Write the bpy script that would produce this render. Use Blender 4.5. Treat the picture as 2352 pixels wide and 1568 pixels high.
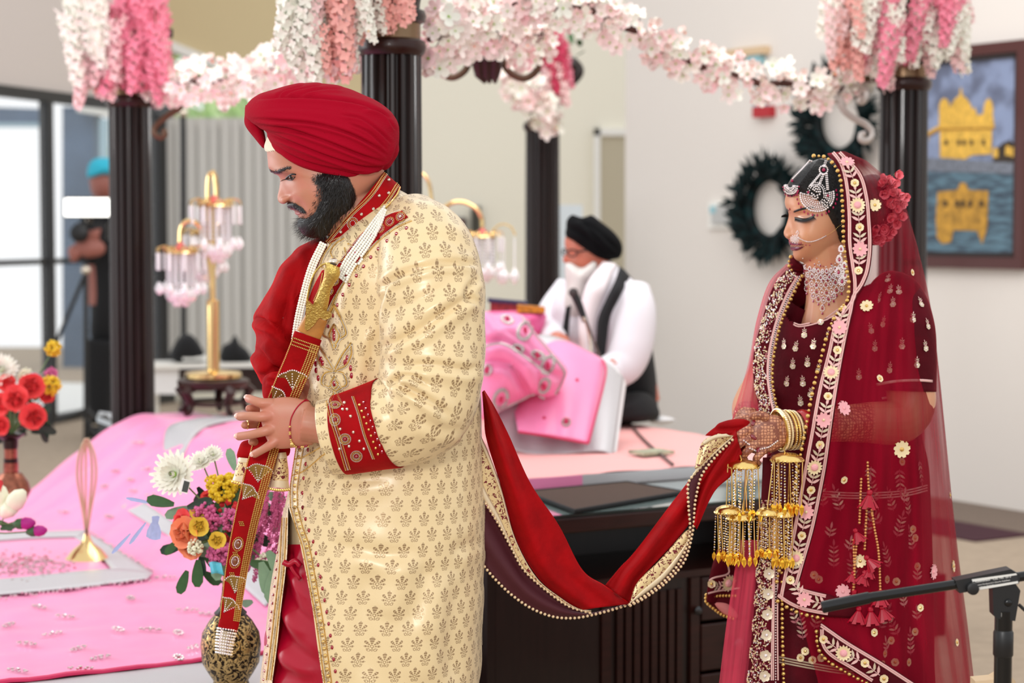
import bpy, bmesh, math, random
import numpy as np
from mathutils import Vector, Matrix
from mathutils.bvhtree import BVHTree

for o in list(bpy.data.objects):
    bpy.data.objects.remove(o, do_unlink=True)
SC = bpy.context.scene
COL = SC.collection
random.seed(7); RNG = np.random.default_rng(11)

# ---------------------------------------------------------------- camera
FPX = 2352*70/36.0
CAMZ = 1.45
PITCH = math.radians(3.3)
cam_d = bpy.data.cameras.new('camera'); cam = bpy.data.objects.new('camera', cam_d); COL.objects.link(cam)
cam.location = (0, 0, CAMZ); cam.rotation_euler = (math.pi/2-PITCH, 0, 0)
cam_d.lens = 70; cam_d.sensor_width = 36; cam_d.clip_end = 200
cam_d.dof.use_dof = True; cam_d.dof.focus_distance = 3.98; cam_d.dof.aperture_fstop = 3.5
SC.camera = cam
# ---------------------------------------------------------------- world, lights, exposure
w = bpy.data.worlds.new('world'); SC.world = w; w.use_nodes = True
w.node_tree.nodes['Background'].inputs[0].default_value = (0.97, 0.985, 1.0, 1)
w.node_tree.nodes['Background'].inputs[1].default_value = 1.12
def area(name, loc, target, size, power, col=(1, 1, 1), sy=None):
    l = bpy.data.lights.new(name, 'AREA'); l.energy = power; l.size = size; l.color = col
    if sy: l.shape = 'RECTANGLE'; l.size_y = sy
    o = bpy.data.objects.new(name, l); COL.objects.link(o); o.location = loc
    o.rotation_euler = (Vector(target)-Vector(loc)).to_track_quat('-Z', 'Y').to_euler()
    return o
area('flash_light', (-0.75, -0.25, 2.35), (0.1, 5, 1.1), 0.55, 72, (1.0, 0.985, 0.965))
area('hall_fill_light', (0.6, 7.2, 4.1), (0.6, 9.5, 0.4), 3.2, 105, (1, 0.98, 0.95))  # added fill above the hall to brighten the back wall, no fixture there
area('left_daylight_fill', (-4.6, 6.0, 2.0), (-0.4, 4.3, 1.2), 2.4, 85, (0.93, 0.97, 1.0), 2.2)  # added panel inside the room, stands in for daylight from unseen left windows
vs = SC.view_settings
vs.view_transform = 'Standard'; vs.look = 'None'; vs.exposure = 0.0; vs.gamma = 1.0
try: vs.use_curve_mapping = False
except Exception: pass

# ---------------------------------------------------------------- geometry helpers
_UP = np.array([0, math.sin(PITCH), math.cos(PITCH)]); _FW = np.array([0, math.cos(PITCH), -math.sin(PITCH)])
CAMP = np.array([0, 0, CAMZ])
def ray(px, py):
    return np.array([(px-1176)/FPX, 0, 0])+_UP*((784-py)/FPX)+_FW
def P(px, py, d):
    r = ray(px, py); return CAMP+r*(d/r[1])
def onz(px, py, z):
    r = ray(px, py); return CAMP+r*((z-CAMZ)/r[2])
def proj(pts):
    q = np.asarray(pts, float)-CAMP
    f = q@_FW
    return np.stack([1176+FPX*q[..., 0]/f, 784-FPX*(q@_UP)/f], -1)
def S(d): return d/FPX            # metres per pixel at depth d
def lin(c):
    return tuple(((x/255)/12.92 if x/255 <= .04045 else ((x/255+.055)/1.055)**2.4) for x in c)
def cr(pts, n, closed=False):
    """resample polyline with Catmull-Rom by arc length"""
    p = np.asarray(pts, float)
    if closed: p = np.vstack([p[-1], p, p[0], p[1]])
    else: p = np.vstack([2*p[0]-p[1], p, 2*p[-1]-p[-2]])
    out = []
    for i in range(1, len(p)-2):
        t = np.linspace(0, 1, 16, endpoint=False)[:, None]
        a, b, c, d = p[i-1], p[i], p[i+1], p[i+2]
        out.append(.5*((2*b)+(c-a)*t+(2*a-5*b+4*c-d)*t**2+(-a+3*b-3*c+d)*t**3))
    out.append(p[-2][None])
    q = np.vstack(out)
    s = np.r_[0, np.cumsum(np.linalg.norm(np.diff(q, axis=0), axis=1))]
    u = np.linspace(0, s[-1], n, endpoint=not closed)
    return np.stack([np.interp(u, s, q[:, k]) for k in range(q.shape[1])], -1)
def plen(p): return float(np.linalg.norm(np.diff(np.asarray(p, float), axis=0), axis=1).sum())
def vnoise(p, seed=0, f=1.0):
    """cheap smooth pseudo noise in [-1,1]"""
    p = np.asarray(p, float)*f; r = np.random.default_rng(seed); s = 0
    for k in range(5):
        a = r.normal(size=3)*(1+.7*k); ph = r.uniform(0, 6.28)
        s = s+np.sin(p@a+ph+1.3*np.sin(p@r.normal(size=3)+r.uniform(0, 6)))/(1+.35*k)
    return s/3.2

class MB:
    def __init__(s): s.v = []; s.f = []; s.uv = []; s.mi = []; s.n = 0; s.cur = 0; s.hasuv = False
    def add(s, v, f, uv=None):
        v = np.asarray(v, float).reshape(-1, 3); b = s.n
        s.v.append(v); s.n += len(v)
        s.f += [tuple(i+b for i in q) for q in f]; s.mi += [s.cur]*len(f)
        if uv is None: uv = np.zeros((len(v), 2))
        else: s.hasuv = True
        s.uv.append(np.asarray(uv, float)); return s
    def box(s, c, d, R=None):
        x, y, z = np.asarray(d)/2
        v = np.array([[i*x, j*y, k*z] for i in (-1, 1) for j in (-1, 1) for k in (-1, 1)])
        if R is not None: v = v@np.asarray(R).T
        return s.add(v+np.asarray(c), [(0, 1, 3, 2), (4, 6, 7, 5), (0, 4, 5, 1), (2, 3, 7, 6), (0, 2, 6, 4), (1, 5, 7, 3)])
    def prism(s, poly, off):
        """closed polygon (3d pts) extruded by vector off"""
        p = np.asarray(poly, float); n = len(p)
        return s.add(np.vstack([p, p+np.asarray(off)]), [tuple(range(n))[::-1], tuple(range(n, 2*n))]+[(i, (i+1) % n, n+(i+1) % n, n+i) for i in range(n)])
    def grid(s, G, close_u=False, close_v=False, uv=None, flip=False):
        G = np.asarray(G, float); a, b = G.shape[:2]; f = []
        for i in range(a if close_u else a-1):
            for j in range(b if close_v else b-1):
                q = (i*b+j, i*b+(j+1) % b, ((i+1) % a)*b+(j+1) % b, ((i+1) % a)*b+j)
                f.append(q[::-1] if flip else q)
        return s.add(G.reshape(-1, 3), f, None if uv is None else np.asarray(uv).reshape(-1, 2))
    def tube(s, pts, r, n=8, caps=True, closed=False, flat=1.0, upv=None, uv=False):
        p = np.asarray(pts, float); m = len(p); r = np.broadcast_to(np.asarray(r, float), (m,))
        t = np.gradient(p, axis=0) if not closed else np.roll(p, -1, 0)-np.roll(p, 1, 0)
        t /= np.linalg.norm(t, axis=1)[:, None]+1e-12
        if upv is None:
            a = np.array([0, 0, 1.]) if abs(t[0][2]) < .9 else np.array([1., 0, 0])
        else: a = np.asarray(upv, float)
        G = []
        L = np.r_[0, np.cumsum(np.linalg.norm(np.diff(p, axis=0), axis=1))]; U = []
        for i in range(m):
            a = a-t[i]*(a@t[i]); a /= np.linalg.norm(a)+1e-12; b = np.cross(t[i], a)
            th = np.arange(n)/n*2*math.pi
            G.append(p[i]+r[i]*(np.cos(th)[:, None]*a*flat+np.sin(th)[:, None]*b))
            U.append(np.stack([np.arange(n)/n, np.full(n, L[i])], -1))
        G = np.array(G); base = s.n
        s.grid(G, close_u=closed, close_v=True, uv=np.array(U) if uv else None, flip=False)
        if caps and not closed:
            s.f += [tuple(base+k for k in range(n)), tuple(base+(m-1)*n+k for k in range(n))[::-1]]; s.mi += [s.cur]*2
        return s
    def lathe(s, prof, n=24, c=(0, 0, 0), flute=0, fd=0.0):
        """prof: list of (r,z)"""
        G = []
        for r, z in prof:
            th = np.arange(n)/n*2*math.pi
            rr = np.full(n, r)
            if flute: rr = r-fd*np.clip(np.cos(th*flute)*1.6, -.2, 1)
            G.append(np.stack([rr*np.cos(th), rr*np.sin(th), np.full(n, z)], -1)+np.asarray(c))
        base = s.n; s.grid(np.array(G), close_v=True)
        m = len(prof)
        s.f += [tuple(base+k for k in range(n))[::-1], tuple(base+(m-1)*n+k for k in range(n))]; s.mi += [s.cur]*2
        return s
    def ball(s, c, r, nu=6, nv=4, sc=(1, 1, 1), R=None):
        v, f = sph(nu, nv); v = v*np.asarray(sc)*r
        if R is not None: v = v@np.asarray(R).T
        return s.add(v+np.asarray(c), f)
    def beads(s, pts, r, nu=6, nv=4):
        v, f = sph(nu, nv); r = np.broadcast_to(np.asarray(r, float), (len(pts),))
        for p, q in zip(pts, r): s.add(v*q+p, f)
        return s
    def mesh(s, name):
        me = bpy.data.meshes.new(name)
        v = np.vstack(s.v) if s.v else np.zeros((0, 3))
        me.from_pydata(v.tolist(), [], s.f)
        if s.hasuv:
            l = me.uv_layers.new(name='UVMap'); uv = np.vstack(s.uv)
            li = np.empty(len(me.loops), dtype=np.int32); me.loops.foreach_get('vertex_index', li)
            l.data.foreach_set('uv', uv[li].ravel())
        if any(s.mi): me.polygons.foreach_set('material_index', s.mi)
        me.update(); return me
    def build(s, name, mats, parent=None, smooth=True, fixn=True):
        me = s.mesh(name)
        for m in (mats if isinstance(mats, (list, tuple)) else [mats]): me.materials.append(m)
        if fixn:
            bm = bmesh.new(); bm.from_mesh(me); bmesh.ops.recalc_face_normals(bm, faces=bm.faces); bm.to_mesh(me); bm.free()
        if smooth:
            me.polygons.foreach_set('use_smooth', [True]*len(me.polygons))
            if smooth != 'all':
                try: me.set_sharp_from_angle(angle=math.radians(38))
                except Exception: pass
        return link(name, me, parent)
_sph = {}
def sph(nu, nv):
    if (nu, nv) not in _sph:
        v = [(0, 0, 1)]; f = []
        for j in range(1, nv):
            a = math.pi*j/nv
            for i in range(nu):
                b = 2*math.pi*i/nu; v.append((math.sin(a)*math.cos(b), math.sin(a)*math.sin(b), math.cos(a)))
        v.append((0, 0, -1)); e = len(v)-1
        for i in range(nu):
            f.append((0, 1+i, 1+(i+1) % nu)); f.append((e, 1+(nv-2)*nu+(i+1) % nu, 1+(nv-2)*nu+i))
            for j in range(nv-2):
                a = 1+j*nu; f.append((a+i, a+nu+i, a+nu+(i+1) % nu, a+(i+1) % nu))
        _sph[(nu, nv)] = (np.array(v, float), f)
    return _sph[(nu, nv)]
def link(name, me, parent=None):
    o = bpy.data.objects.new(name, me); COL.objects.link(o)
    if parent is not None:
        o.parent = parent
        o.matrix_parent_inverse = Matrix.Translation(-wloc(parent))
    return o
def wloc(o):
    l = Vector(o.location); p = o.parent
    return l
def tag(o, label=None, cat=None, group=None, kind=None):
    if label: o['label'] = label
    if cat: o['category'] = cat
    if group: o['group'] = group
    if kind: o['kind'] = kind
    return o
def thing(name, loc, label, cat, group=None):
    o = bpy.data.objects.new(name, None); COL.objects.link(o); o.location = loc; o.empty_display_size = .05
    return tag(o, label, cat, group)
def part(name, me, parent, M=None, mat=None):
    """place shared mesh data as a child, M is a world matrix"""
    o = bpy.data.objects.new(name, me); COL.objects.link(o); o.parent = parent
    o.matrix_parent_inverse = Matrix.Translation(-Vector(parent.location))
    if M is not None: o.matrix_basis = M
    return o
def solid(o, t, off=0):
    m = o.modifiers.new('thick', 'SOLIDIFY'); m.thickness = t; m.offset = off; return o
def subd(o, l=1):
    m = o.modifiers.new('sub', 'SUBSURF'); m.levels = l; m.render_levels = l; return o
def frame(n, up=(0, 0, 1)):
    n = Vector(n).normalized(); u = Vector(up)
    x = u.cross(n)
    if x.length < 1e-4: x = Vector((1, 0, 0)).cross(n)
    x.normalize(); y = n.cross(x)
    return Matrix((x, y, n)).transposed()      # columns x,y,n
def MX(loc, R=None, s=1.0):
    M = Matrix.Translation(Vector(loc))
    if R is not None: M = M @ R.to_4x4()
    return M @ (Matrix.Diagonal((s, s, s, 1)) if not hasattr(s, '__len__') else Matrix.Diagonal((*s, 1)))
def bvh_of(objs):
    dg = bpy.context.evaluated_depsgraph_get(); V = []; F = []; b = 0
    for o in objs:
        e = o.evaluated_get(dg); me = e.to_mesh(); mw = o.matrix_world
        V += [mw @ v.co for v in me.vertices]; F += [tuple(i+b for i in p.vertices) for p in me.polygons]; b = len(V)
        e.to_mesh_clear()
    return BVHTree.FromPolygons(V, F)
def hit(bvh, px, py, lift=0.002):
    r = Vector(ray(px, py)).normalized(); h = bvh.ray_cast(Vector(CAMP), r)
    if h[0] is None: return None
    n = h[1]
    if n.dot(r) > 0: n = -n
    return np.array(h[0]+n*lift), np.array(n)
def hits(bvh, pts, lift=0.002):
    out = [hit(bvh, a, b, lift) for a, b in pts]; return [h for h in out if h is not None]
def seg_dist(Q, poly):
    """distance of 2d points Q to polyline, signed side"""
    poly = np.asarray(poly, float); best = np.full(len(Q), 1e9); side = np.zeros(len(Q)); tt = np.zeros(len(Q))
    m = len(poly)-1
    for i in range(m):
        a, b = poly[i], poly[i+1]; ab = b-a; t = np.clip(((Q-a)@ab)/(ab@ab+1e-9), 0, 1)
        c = a+t[:, None]*ab; d = np.linalg.norm(Q-c, axis=1); k = d < best
        best[k] = d[k]; side[k] = (ab[0]*(Q[k, 1]-a[1])-ab[1]*(Q[k, 0]-a[0]))/(np.linalg.norm(ab)+1e-9)
        tt[k] = (i+t[k])/m
    return best, side, tt
def crease(V, N, lines, front=None):
    """displace verts along normals: lines = [(polyline_px, width_px, depth_m, bulge_m)]"""
    Q = proj(V); D = np.zeros(len(V))
    for poly, wd, dep, bul in lines:
        d, s, t = seg_dist(Q, cr(poly, 24)); fade = np.clip(np.minimum(t, 1-t)*6, 0, 1)**.6 if len(poly) > 1 else 1
        D += fade*(-dep*np.exp(-(d/wd)**2)+bul*np.exp(-((d-2.2*wd)/(1.6*wd))**2)*(s > 0)+.5*bul*np.exp(-((d-2.4*wd)/(1.8*wd))**2)*(s <= 0))
    if front is not None: D *= front
    return V+N*D[:, None]
def gnormals(G, close_u=False, close_v=False):
    du = (np.roll(G, -1, 0)-np.roll(G, 1, 0)) if close_u else np.gradient(G, axis=0)
    dv = (np.roll(G, -1, 1)-np.roll(G, 1, 1)) if close_v else np.gradient(G, axis=1)
    n = np.cross(du, dv); n /= np.linalg.norm(n, axis=-1)[..., None]+1e-12; return n

# ---------------------------------------------------------------- materials
def newmat(name):
    m = bpy.data.materials.new(name); m.use_nodes = True; return m, m.node_tree, m.node_tree.nodes['Principled BSDF']
def mat(name, col, rough=.6, metal=0, sheen=0, spec=None, coat=0, var=0, vscale=30, bump=0, bscale=120, sss=0, alpha=1, trans=0, emit=0, aniso=0, sheencol=None, ior=None, coord='Object', stretch=None):
    m, nt, b = newmat(name); c = (*lin(col), 1)
    b.inputs['Base Color'].default_value = c; b.inputs['Roughness'].default_value = rough; b.inputs['Metallic'].default_value = metal
    if spec is not None: b.inputs['Specular IOR Level'].default_value = spec
    if sheen: b.inputs['Sheen Weight'].default_value = sheen; b.inputs['Sheen Roughness'].default_value = .35
    if sheencol: b.inputs['Sheen Tint'].default_value = (*lin(sheencol), 1)
    if coat: b.inputs['Coat Weight'].default_value = coat; b.inputs['Coat Roughness'].default_value = .08
    if sss: b.inputs['Subsurface Weight'].default_value = sss; b.inputs['Subsurface Radius'].default_value = (.012, .005, .003); b.inputs['Subsurface Scale'].default_value = 1
    if trans: b.inputs['Transmission Weight'].default_value = trans
    if ior: b.inputs['IOR'].default_value = ior
    if alpha < 1: b.inputs['Alpha'].default_value = alpha
    if emit: b.inputs['Emission Color'].default_value = c; b.inputs['Emission Strength'].default_value = emit
    L = nt.links; N = nt.nodes
    if var or bump:
        tc = N.new('ShaderNodeTexCoord'); src = tc.outputs[coord]
        if stretch:
            mp = N.new('ShaderNodeMapping'); mp.inputs['Scale'].default_value = stretch; L.new(src, mp.inputs[0]); src = mp.outputs[0]
    if var:
        n = N.new('ShaderNodeTexNoise'); n.inputs['Scale'].default_value = vscale; n.inputs['Detail'].default_value = 4
        L.new(src, n.inputs['Vector']); r = N.new('ShaderNodeMixRGB'); r.blend_type = 'MULTIPLY'
        mr = N.new('ShaderNodeMapRange'); mr.inputs[1].default_value = .3; mr.inputs[2].default_value = .7; mr.inputs[3].default_value = 1-var; mr.inputs[4].default_value = 1+var*.4
        L.new(n.outputs[0], mr.inputs[0]); r.inputs[0].default_value = 1; r.inputs[1].default_value = c; L.new(mr.outputs[0], r.inputs[2]); L.new(r.outputs[0], b.inputs['Base Color'])
    if bump:
        n2 = N.new('ShaderNodeTexNoise'); n2.inputs['Scale'].default_value = bscale; n2.inputs['Detail'].default_value = 3
        L.new(src, n2.inputs['Vector']); bp = N.new('ShaderNodeBump'); bp.inputs['Strength'].default_value = bump; bp.inputs['Distance'].default_value = .004
        L.new(n2.outputs[0], bp.inputs['Height']); L.new(bp.outputs[0], b.inputs['Normal'])
    return m
class NG:
    """tiny node-math builder"""
    def __init__(s, nt): s.nt = nt
    def _in(s, sock, v):
        if hasattr(v, 'is_output') or isinstance(v, bpy.types.NodeSocket): s.nt.links.new(v, sock)
        else: sock.default_value = v
    def m(s, op, a, b=0.0, c=0.0, clamp=False):
        n = s.nt.nodes.new('ShaderNodeMath'); n.operation = op; n.use_clamp = clamp
        s._in(n.inputs[0], a); s._in(n.inputs[1], b)
        if op in ('MULTIPLY_ADD', 'SMOOTH_MIN', 'COMPARE', 'WRAP', 'SMOOTH_MAX'): s._in(n.inputs[2], c)
        return n.outputs[0]
    def step(s, x, lo, hi):
        n = s.nt.nodes.new('ShaderNodeMapRange'); n.interpolation_type = 'SMOOTHSTEP'
        s._in(n.inputs[0], x); n.inputs[1].default_value = lo; n.inputs[2].default_value = hi; return n.outputs[0]
    def mix(s, f, a, b):
        n = s.nt.nodes.new('ShaderNodeMixRGB'); s._in(n.inputs[0], f)
        for k, v in ((1, a), (2, b)):
            if isinstance(v, tuple): n.inputs[k].default_value = (*v[:3], 1)
            else: s.nt.links.new(v, n.inputs[k])
        return n.outputs[0]
def uvxy(nt, attr='UV'):
    tc = nt.nodes.new('ShaderNodeTexCoord'); sx = nt.nodes.new('ShaderNodeSeparateXYZ'); nt.links.new(tc.outputs[attr], sx.inputs[0]); return sx.outputs[0], sx.outputs[1], sx.outputs[2], tc

M = {}
M['wall_right'] = mat('wall_beige_paint', (226, 219, 212), .9, bump=.05, bscale=300)
M['wall_left'] = mat('wall_pink_beige_paint', (216, 205, 198), .9)
M['wall_back'] = mat('wall_cream_paint', (236, 231, 214), .9, bump=.04, bscale=200)
M['tan'] = mat('tan_wall', (206, 188, 148), .9)  # darker tone for the upper left part of the back wall
M['white'] = mat('white_paint', (236, 234, 228), .6)
M['carpet'] = mat('beige_carpet', (172, 154, 134), .95, var=.12, vscale=14, bump=.4, bscale=500)
M['carpet_dark'] = mat('brown_carpet', (120, 104, 92), .95, var=.15, vscale=60, bump=.4, bscale=500)
M['maroon_carpet'] = mat('maroon_mat', (62, 18, 34), .95, var=.2, vscale=80, bump=.3, bscale=500)
M['black_frame'] = mat('black_window_frame', (38, 38, 40), .45)
M['wood'] = mat('dark_walnut_gloss', (30, 15, 12), .34, coat=.2, spec=.35, var=.35, vscale=9, stretch=(6, 6, .7))
M['wood_red'] = mat('dark_mahogany', (46, 17, 11), .38, coat=.12, spec=.3, var=.35, vscale=12, stretch=(1, 1, 8))
M['bronze'] = mat('bronze_band', (128, 104, 80), .35, metal=.85)
M['brass'] = mat('polished_brass', (226, 194, 136), .16, metal=1)
M['gold'] = mat('gold', (240, 206, 128), .22, metal=1)
M['goldbead'] = mat('gold_bead', (226, 186, 110), .25, metal=.9)
M['silver'] = mat('silver_bead', (226, 214, 196), .2, metal=.85)
M['pearl'] = mat('pearl', (244, 240, 226), .22, coat=.6)
M['black'] = mat('black_plastic', (16, 16, 18), .4)
M['blackcloth'] = mat('black_cloth', (14, 14, 17), .85, sheen=.1)
M['crystal'] = mat('crystal', (252, 250, 252), .03, trans=.45, spec=.9, ior=1.6)
M['ruby'] = mat('red_stone', (150, 8, 34), .12, coat=.6)
# ================================================================ ROOM
def struct(o, label=None): o['kind'] = 'structure'; return o
def slab(name, a, b, z0, z1, t, m, side=1, kind=True, parent=None):
    a = np.array([*a, 0.]); b = np.array([*b, 0.]); d = (b-a)/np.linalg.norm(b-a); n = np.array([d[1], -d[0], 0])*side
    q = [a+[0, 0, z0], b+[0, 0, z0], b+[0, 0, z1], a+[0, 0, z1]]
    o = MB().prism(q, n*t).build(name, m, parent, smooth=False)
    if kind: struct(o)
    return o
# floor: beige carpet, brown border and maroon runner on the right
fl = MB(); fl.box((0, 9, -.05), (16, 30, .1)); struct(fl.build('floor', M['carpet'], smooth=False))
RW0 = np.array([.736, 13.0]); RW1 = np.array([2.587, 10.06]); RD = (RW1-RW0)/np.linalg.norm(RW1-RW0); RN = np.array([RD[1], -RD[0]])  # RN points into the room (left)
if RN[0] > 0: RN = -RN
REND = RW0+RD*9.0
def rw(px, py, off=0.0):
    """point of the right wall seen at a pixel"""
    k = (px-1176)/FPX; r = ray(px, py)
    p0 = RW0+RN*off
    # solve p0 + RD*s on ray
    A = np.array([[RD[0], -r[0]], [RD[1], -r[1]]]); s, t = np.linalg.solve(A, -p0)
    return np.array([*(p0+RD*s), CAMZ+r[2]*t])
slab('wall_right', RW0, REND, 0, 4.2, .15, M['wall_right'], side=-1 if np.cross(RD, RN) < 0 else 1)
w0 = bpy.data.objects['wall_right']
# make sure the thickness lies outside the room
o = w0
slab('wall_left', (-4.7, 10.4), (-2.83, 16.5), 2.43, 4.2, .15, M['wall_left'], side=-1)
# brown carpet strip and maroon runner along the right wall
e1 = onz(2196, 1147, 0)[:2]; 
b0 = RW0+RN*.02+RD*.6; b1 = REND+RN*.02
def strip_floor(name, off0, off1, m, s0, s1, z, label=None, cat=None):
    q = [[*(RW0+RN*off0+RD*s0), z], [*(RW0+RN*off0+RD*s1), z], [*(RW0+RN*off1+RD*s1), z], [*(RW0+RN*off1+RD*s0), z]]
    return MB().prism(q, (0, 0, .006)).build(name, m, None, smooth=False)
struct(strip_floor('floor_border', .0, .52, M['carpet_dark'], .5, 8.5, 0.001))
tag(strip_floor('floor_runner', .53, .90, M['maroon_carpet'], .5, 4.05, 0.001), 'dark maroon carpet runner on the floor along the right wall', 'runner')
# back wall with a triangular clerestory opening
BY = 16.5
def bw(px, py): return P(px, py, BY)
def bpoly(name, pts, m, t=.12, parent=None):
    return MB().prism([bw(*p) for p in pts], (0, t, 0)).build(name, m, parent, smooth=False)
zc = 272
o = bpoly('wall_back', [(385, 1100), (385, zc), (812, zc), (1460, zc), (1460, 1100)], M['wall_back']); struct(o)
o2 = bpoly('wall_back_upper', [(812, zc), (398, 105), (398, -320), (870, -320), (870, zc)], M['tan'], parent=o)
bpoly('wall_back_right', [(870, zc), (870, -320), (1460, -320), (1460, zc)], M['wall_back'], parent=o)
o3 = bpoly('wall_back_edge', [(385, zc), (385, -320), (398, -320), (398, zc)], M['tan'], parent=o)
# bright trim along the sloping head of the clerestory
tr = MB().prism([bw(396, 95), bw(396, 118), bw(812, 284), bw(830, 272)], (0, -.05, 0)).build('trim_1', M['white'], None, smooth=False); struct(tr)
wn = MB().prism([bw(397, 116), bw(397, 122), bw(800, 284), bw(806, 280)], (0, -.02, 0)).build('window_2', M['black_frame'], None, smooth=False); struct(wn)
M['glass'] = mat('window_glass', (245, 252, 255), .02, alpha=.12, spec=.5)
gl = MB().add([bw(398, 118), bw(398, 270), bw(800, 270)], [(0, 1, 2)]).build('pane', M['glass'], wn, smooth=False)
# doorway in the back wall
M['door_tan'] = mat('door_tan', (186, 176, 152), .6)
d1 = MB(); f_ = lambda a, b, c, d, t: MB().prism([bw(a, b), bw(c, b), bw(c, d), bw(a, d)], (0, -t, 0))
do = f_(1376, 305, 1440, 1000, .03).build('door_1', M['door_tan'], None, smooth=False); struct(do)
f_(1364, 296, 1378, 1000, .06).build('door_frame', M['white'], do, smooth=False)
f_(1364, 296, 1440, 312, .06).build('door_head', M['white'], do, smooth=False)
# vertical blinds
M['blind'] = mat('grey_blind', (206, 203, 197), .7)
M['rail'] = mat('blind_rail', (214, 210, 200), .6)
bl = thing('vertical_blinds', bw(620, 850)-np.array([0, .12, 0]), 'pale grey vertical blinds hanging behind the crystal lamp', 'blinds')
x = 402
slat = MB().prism([(-.05, 0, 0), (0, -.018, 0), (.05, 0, 0), (.05, .004, 0), (0, -.014, 0), (-.05, .004, 0)], (0, 0, 2.04)).mesh('slat'); slat.materials.append(M['blind'])
i = 0
while x < 860:
    b = bw(x, 846); part('slat', slat, bl, Matrix.Translation((b[0], BY-.1-.008*(i % 2), .30)) @ Matrix.Rotation(.35+.05*math.sin(i*2.1), 4, 'Z')); x += 25.5; i += 1
f_(398, 272, 870, 292, .1).build('head_rail', M['rail'], bl, smooth=False)
# left glazed wall
LA = np.array([-3.6, 14.0]); LD = np.array([.46, 1.5])/math.hypot(.46, 1.5)
def lw(s, z, off=0): return np.array([*(LA+LD*s+np.array([LD[1], -LD[0]])*off), z])
def lbar(name, s0, s1, z0, z1, parent=None, t=.08):
    return MB().prism([lw(s0, z0, -t/2), lw(s1, z0, -t/2), lw(s1, z1, -t/2), lw(s0, z1, -t/2)], np.array([LD[1], -LD[0], 0])*t).build(name, M['black_frame'], parent, smooth=False)
win = lbar('window_1', -3.0, 2.62, 2.36, 2.44); struct(win)
lbar('sill', -3.0, 2.62, 0, .06, win)
for s in (-2.2, -.85, .66, 2.52): lbar('mullion', s-.035 if s < 2 else s-.16, s+.035 if s < 2 else s+.12, .06, 2.36, win)
lbar('transom', -3, 2.36, 1.175, 1.215, win, .05)
for s0, s1 in ((-2.16, -.89), (-.81, .62), (.70, 2.35)):
    for z0, z1 in ((.07, 1.17), (1.22, 2.355)):
        MB().add([lw(s0, z0), lw(s1, z0), lw(s1, z1), lw(s0, z1)], [(0, 1, 2, 3)]).build('pane', M['glass'], win, smooth=False)
# outdoors: patio, blue-grey pillars, pale beam, foliage
M['patio'] = mat('pale_patio', (235, 235, 232), .9)
pt = MB().prism([lw(-6, .002, -.2), lw(4, .002, -.2), lw(4, .002, -9), lw(-6, .002, -9)], (0, 0, .01)).build('floor_patio', M['patio'], None, smooth=False); struct(pt)
M['bluegrey'] = mat('blue_grey_stucco', (96, 116, 142), .8, var=.35, vscale=2)
M['bluepale'] = mat('pale_blue_metal', (168, 196, 210), .5)
pil = thing('porch_pillar', P(190, 905, 20.5), 'blurred blue-grey porch pillar outside the glass behind the man in turquoise', 'pillar')
MB().prism([P(143, 930, 20.5), P(216, 930, 20.5), P(216, 245, 20.5), P(143, 245, 20.5)], (0, .4, 0)).build('shaft', M['bluegrey'], pil, smooth=False)
MB().prism([P(176, 245, 20.3), P(262, 245, 20.3), P(262, 268, 20.3), P(176, 256, 20.3)], (0, .6, 0)).build('cap', M['white'], pil, smooth=False)
bm_ = thing('porch_beam', P(50, 280, 21), 'blue-grey beam of the porch crossing the top of the left window', 'beam')
MB().prism([P(-160, 282, 21), P(104, 282, 21), P(104, 250, 21), P(-160, 240, 21)], (0, .3, 0)).build('board', M['bluegrey'], bm_, smooth=False)
MB().prism([P(-160, 290, 20.98), P(104, 290, 20.98), P(104, 282, 20.98), P(-160, 282, 20.98)], (0, .3, 0)).build('lip', M['bluepale'], bm_, smooth=False)
pl2 = tag(MB().prism([P(228, 930, 20.1), P(246, 930, 20.1), P(246, 272, 20.1), P(228, 272, 20.1)], (0, .1, 0)).build('downpipe', M['bluepale'], None, smooth=False), 'pale grey downpipe beside the porch pillar outside', 'pipe')
# tree outside the clerestory
M['leaf_out'] = mat('sunlit_leaf', (206, 238, 160), .7, var=.3, vscale=1.5)
tree = thing('garden_tree', (-3.2, 24, 0), 'sunlit pale green tree seen through the sloping high window', 'tree')
lf = MB()
for k in range(520):
    c = np.array([-3.2+.62*RNG.normal(), 24+RNG.normal()*.8, 2.9+.5*RNG.normal()]); a, b = RNG.normal(size=3)*.14, RNG.normal(size=3)*.14
    lf.add([c, c+a, c+a+b, c+b], [(0, 1, 2, 3)])
tag(lf.build('foliage', M['leaf_out'], tree, smooth=False, fixn=False), kind='stuff')
MB().tube([(-3.2, 24, 0), (-3.15, 24, 1.5), (-3.25, 24, 2.6)], [.14, .1, .06]).build('trunk', M['wood'], tree)
# wall fittings on the right wall
def rplate(name, px0, py0, px1, py1, t, m, parent=None, off=0.0):
    a = rw(px0, py0, off); b = rw(px1, py0, off); c = rw(px1, py1, off); d = rw(px0, py1, off)
    b[2] = a[2]; c[2] = d[2]
    return MB().prism([a, b, c, d], [*(RN*t), 0]).build(name, m, parent, smooth=False)
sw = thing('thermostat', rw(1661, 525), 'white wall thermostat cover left of the green feather wreath', 'thermostat')
rplate('frame', 1632, 463, 1693, 525, .02, M['white'], sw)
M['grey'] = mat('grey_plastic', (190, 190, 188), .5); M['teal'] = mat('teal_screen', (150, 196, 205), .3)
rplate('cover', 1644, 474, 1686, 514, .035, M['grey'], sw)
rplate('display', 1641, 474, 1654, 490, .037, M['teal'], sw)
al = thing('fire_alarm', rw(1762, 270), 'small red fire alarm on the wall below the blossom garland', 'fire alarm')
M['alarm'] = mat('alarm_red', (178, 34, 44), .5)
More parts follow.
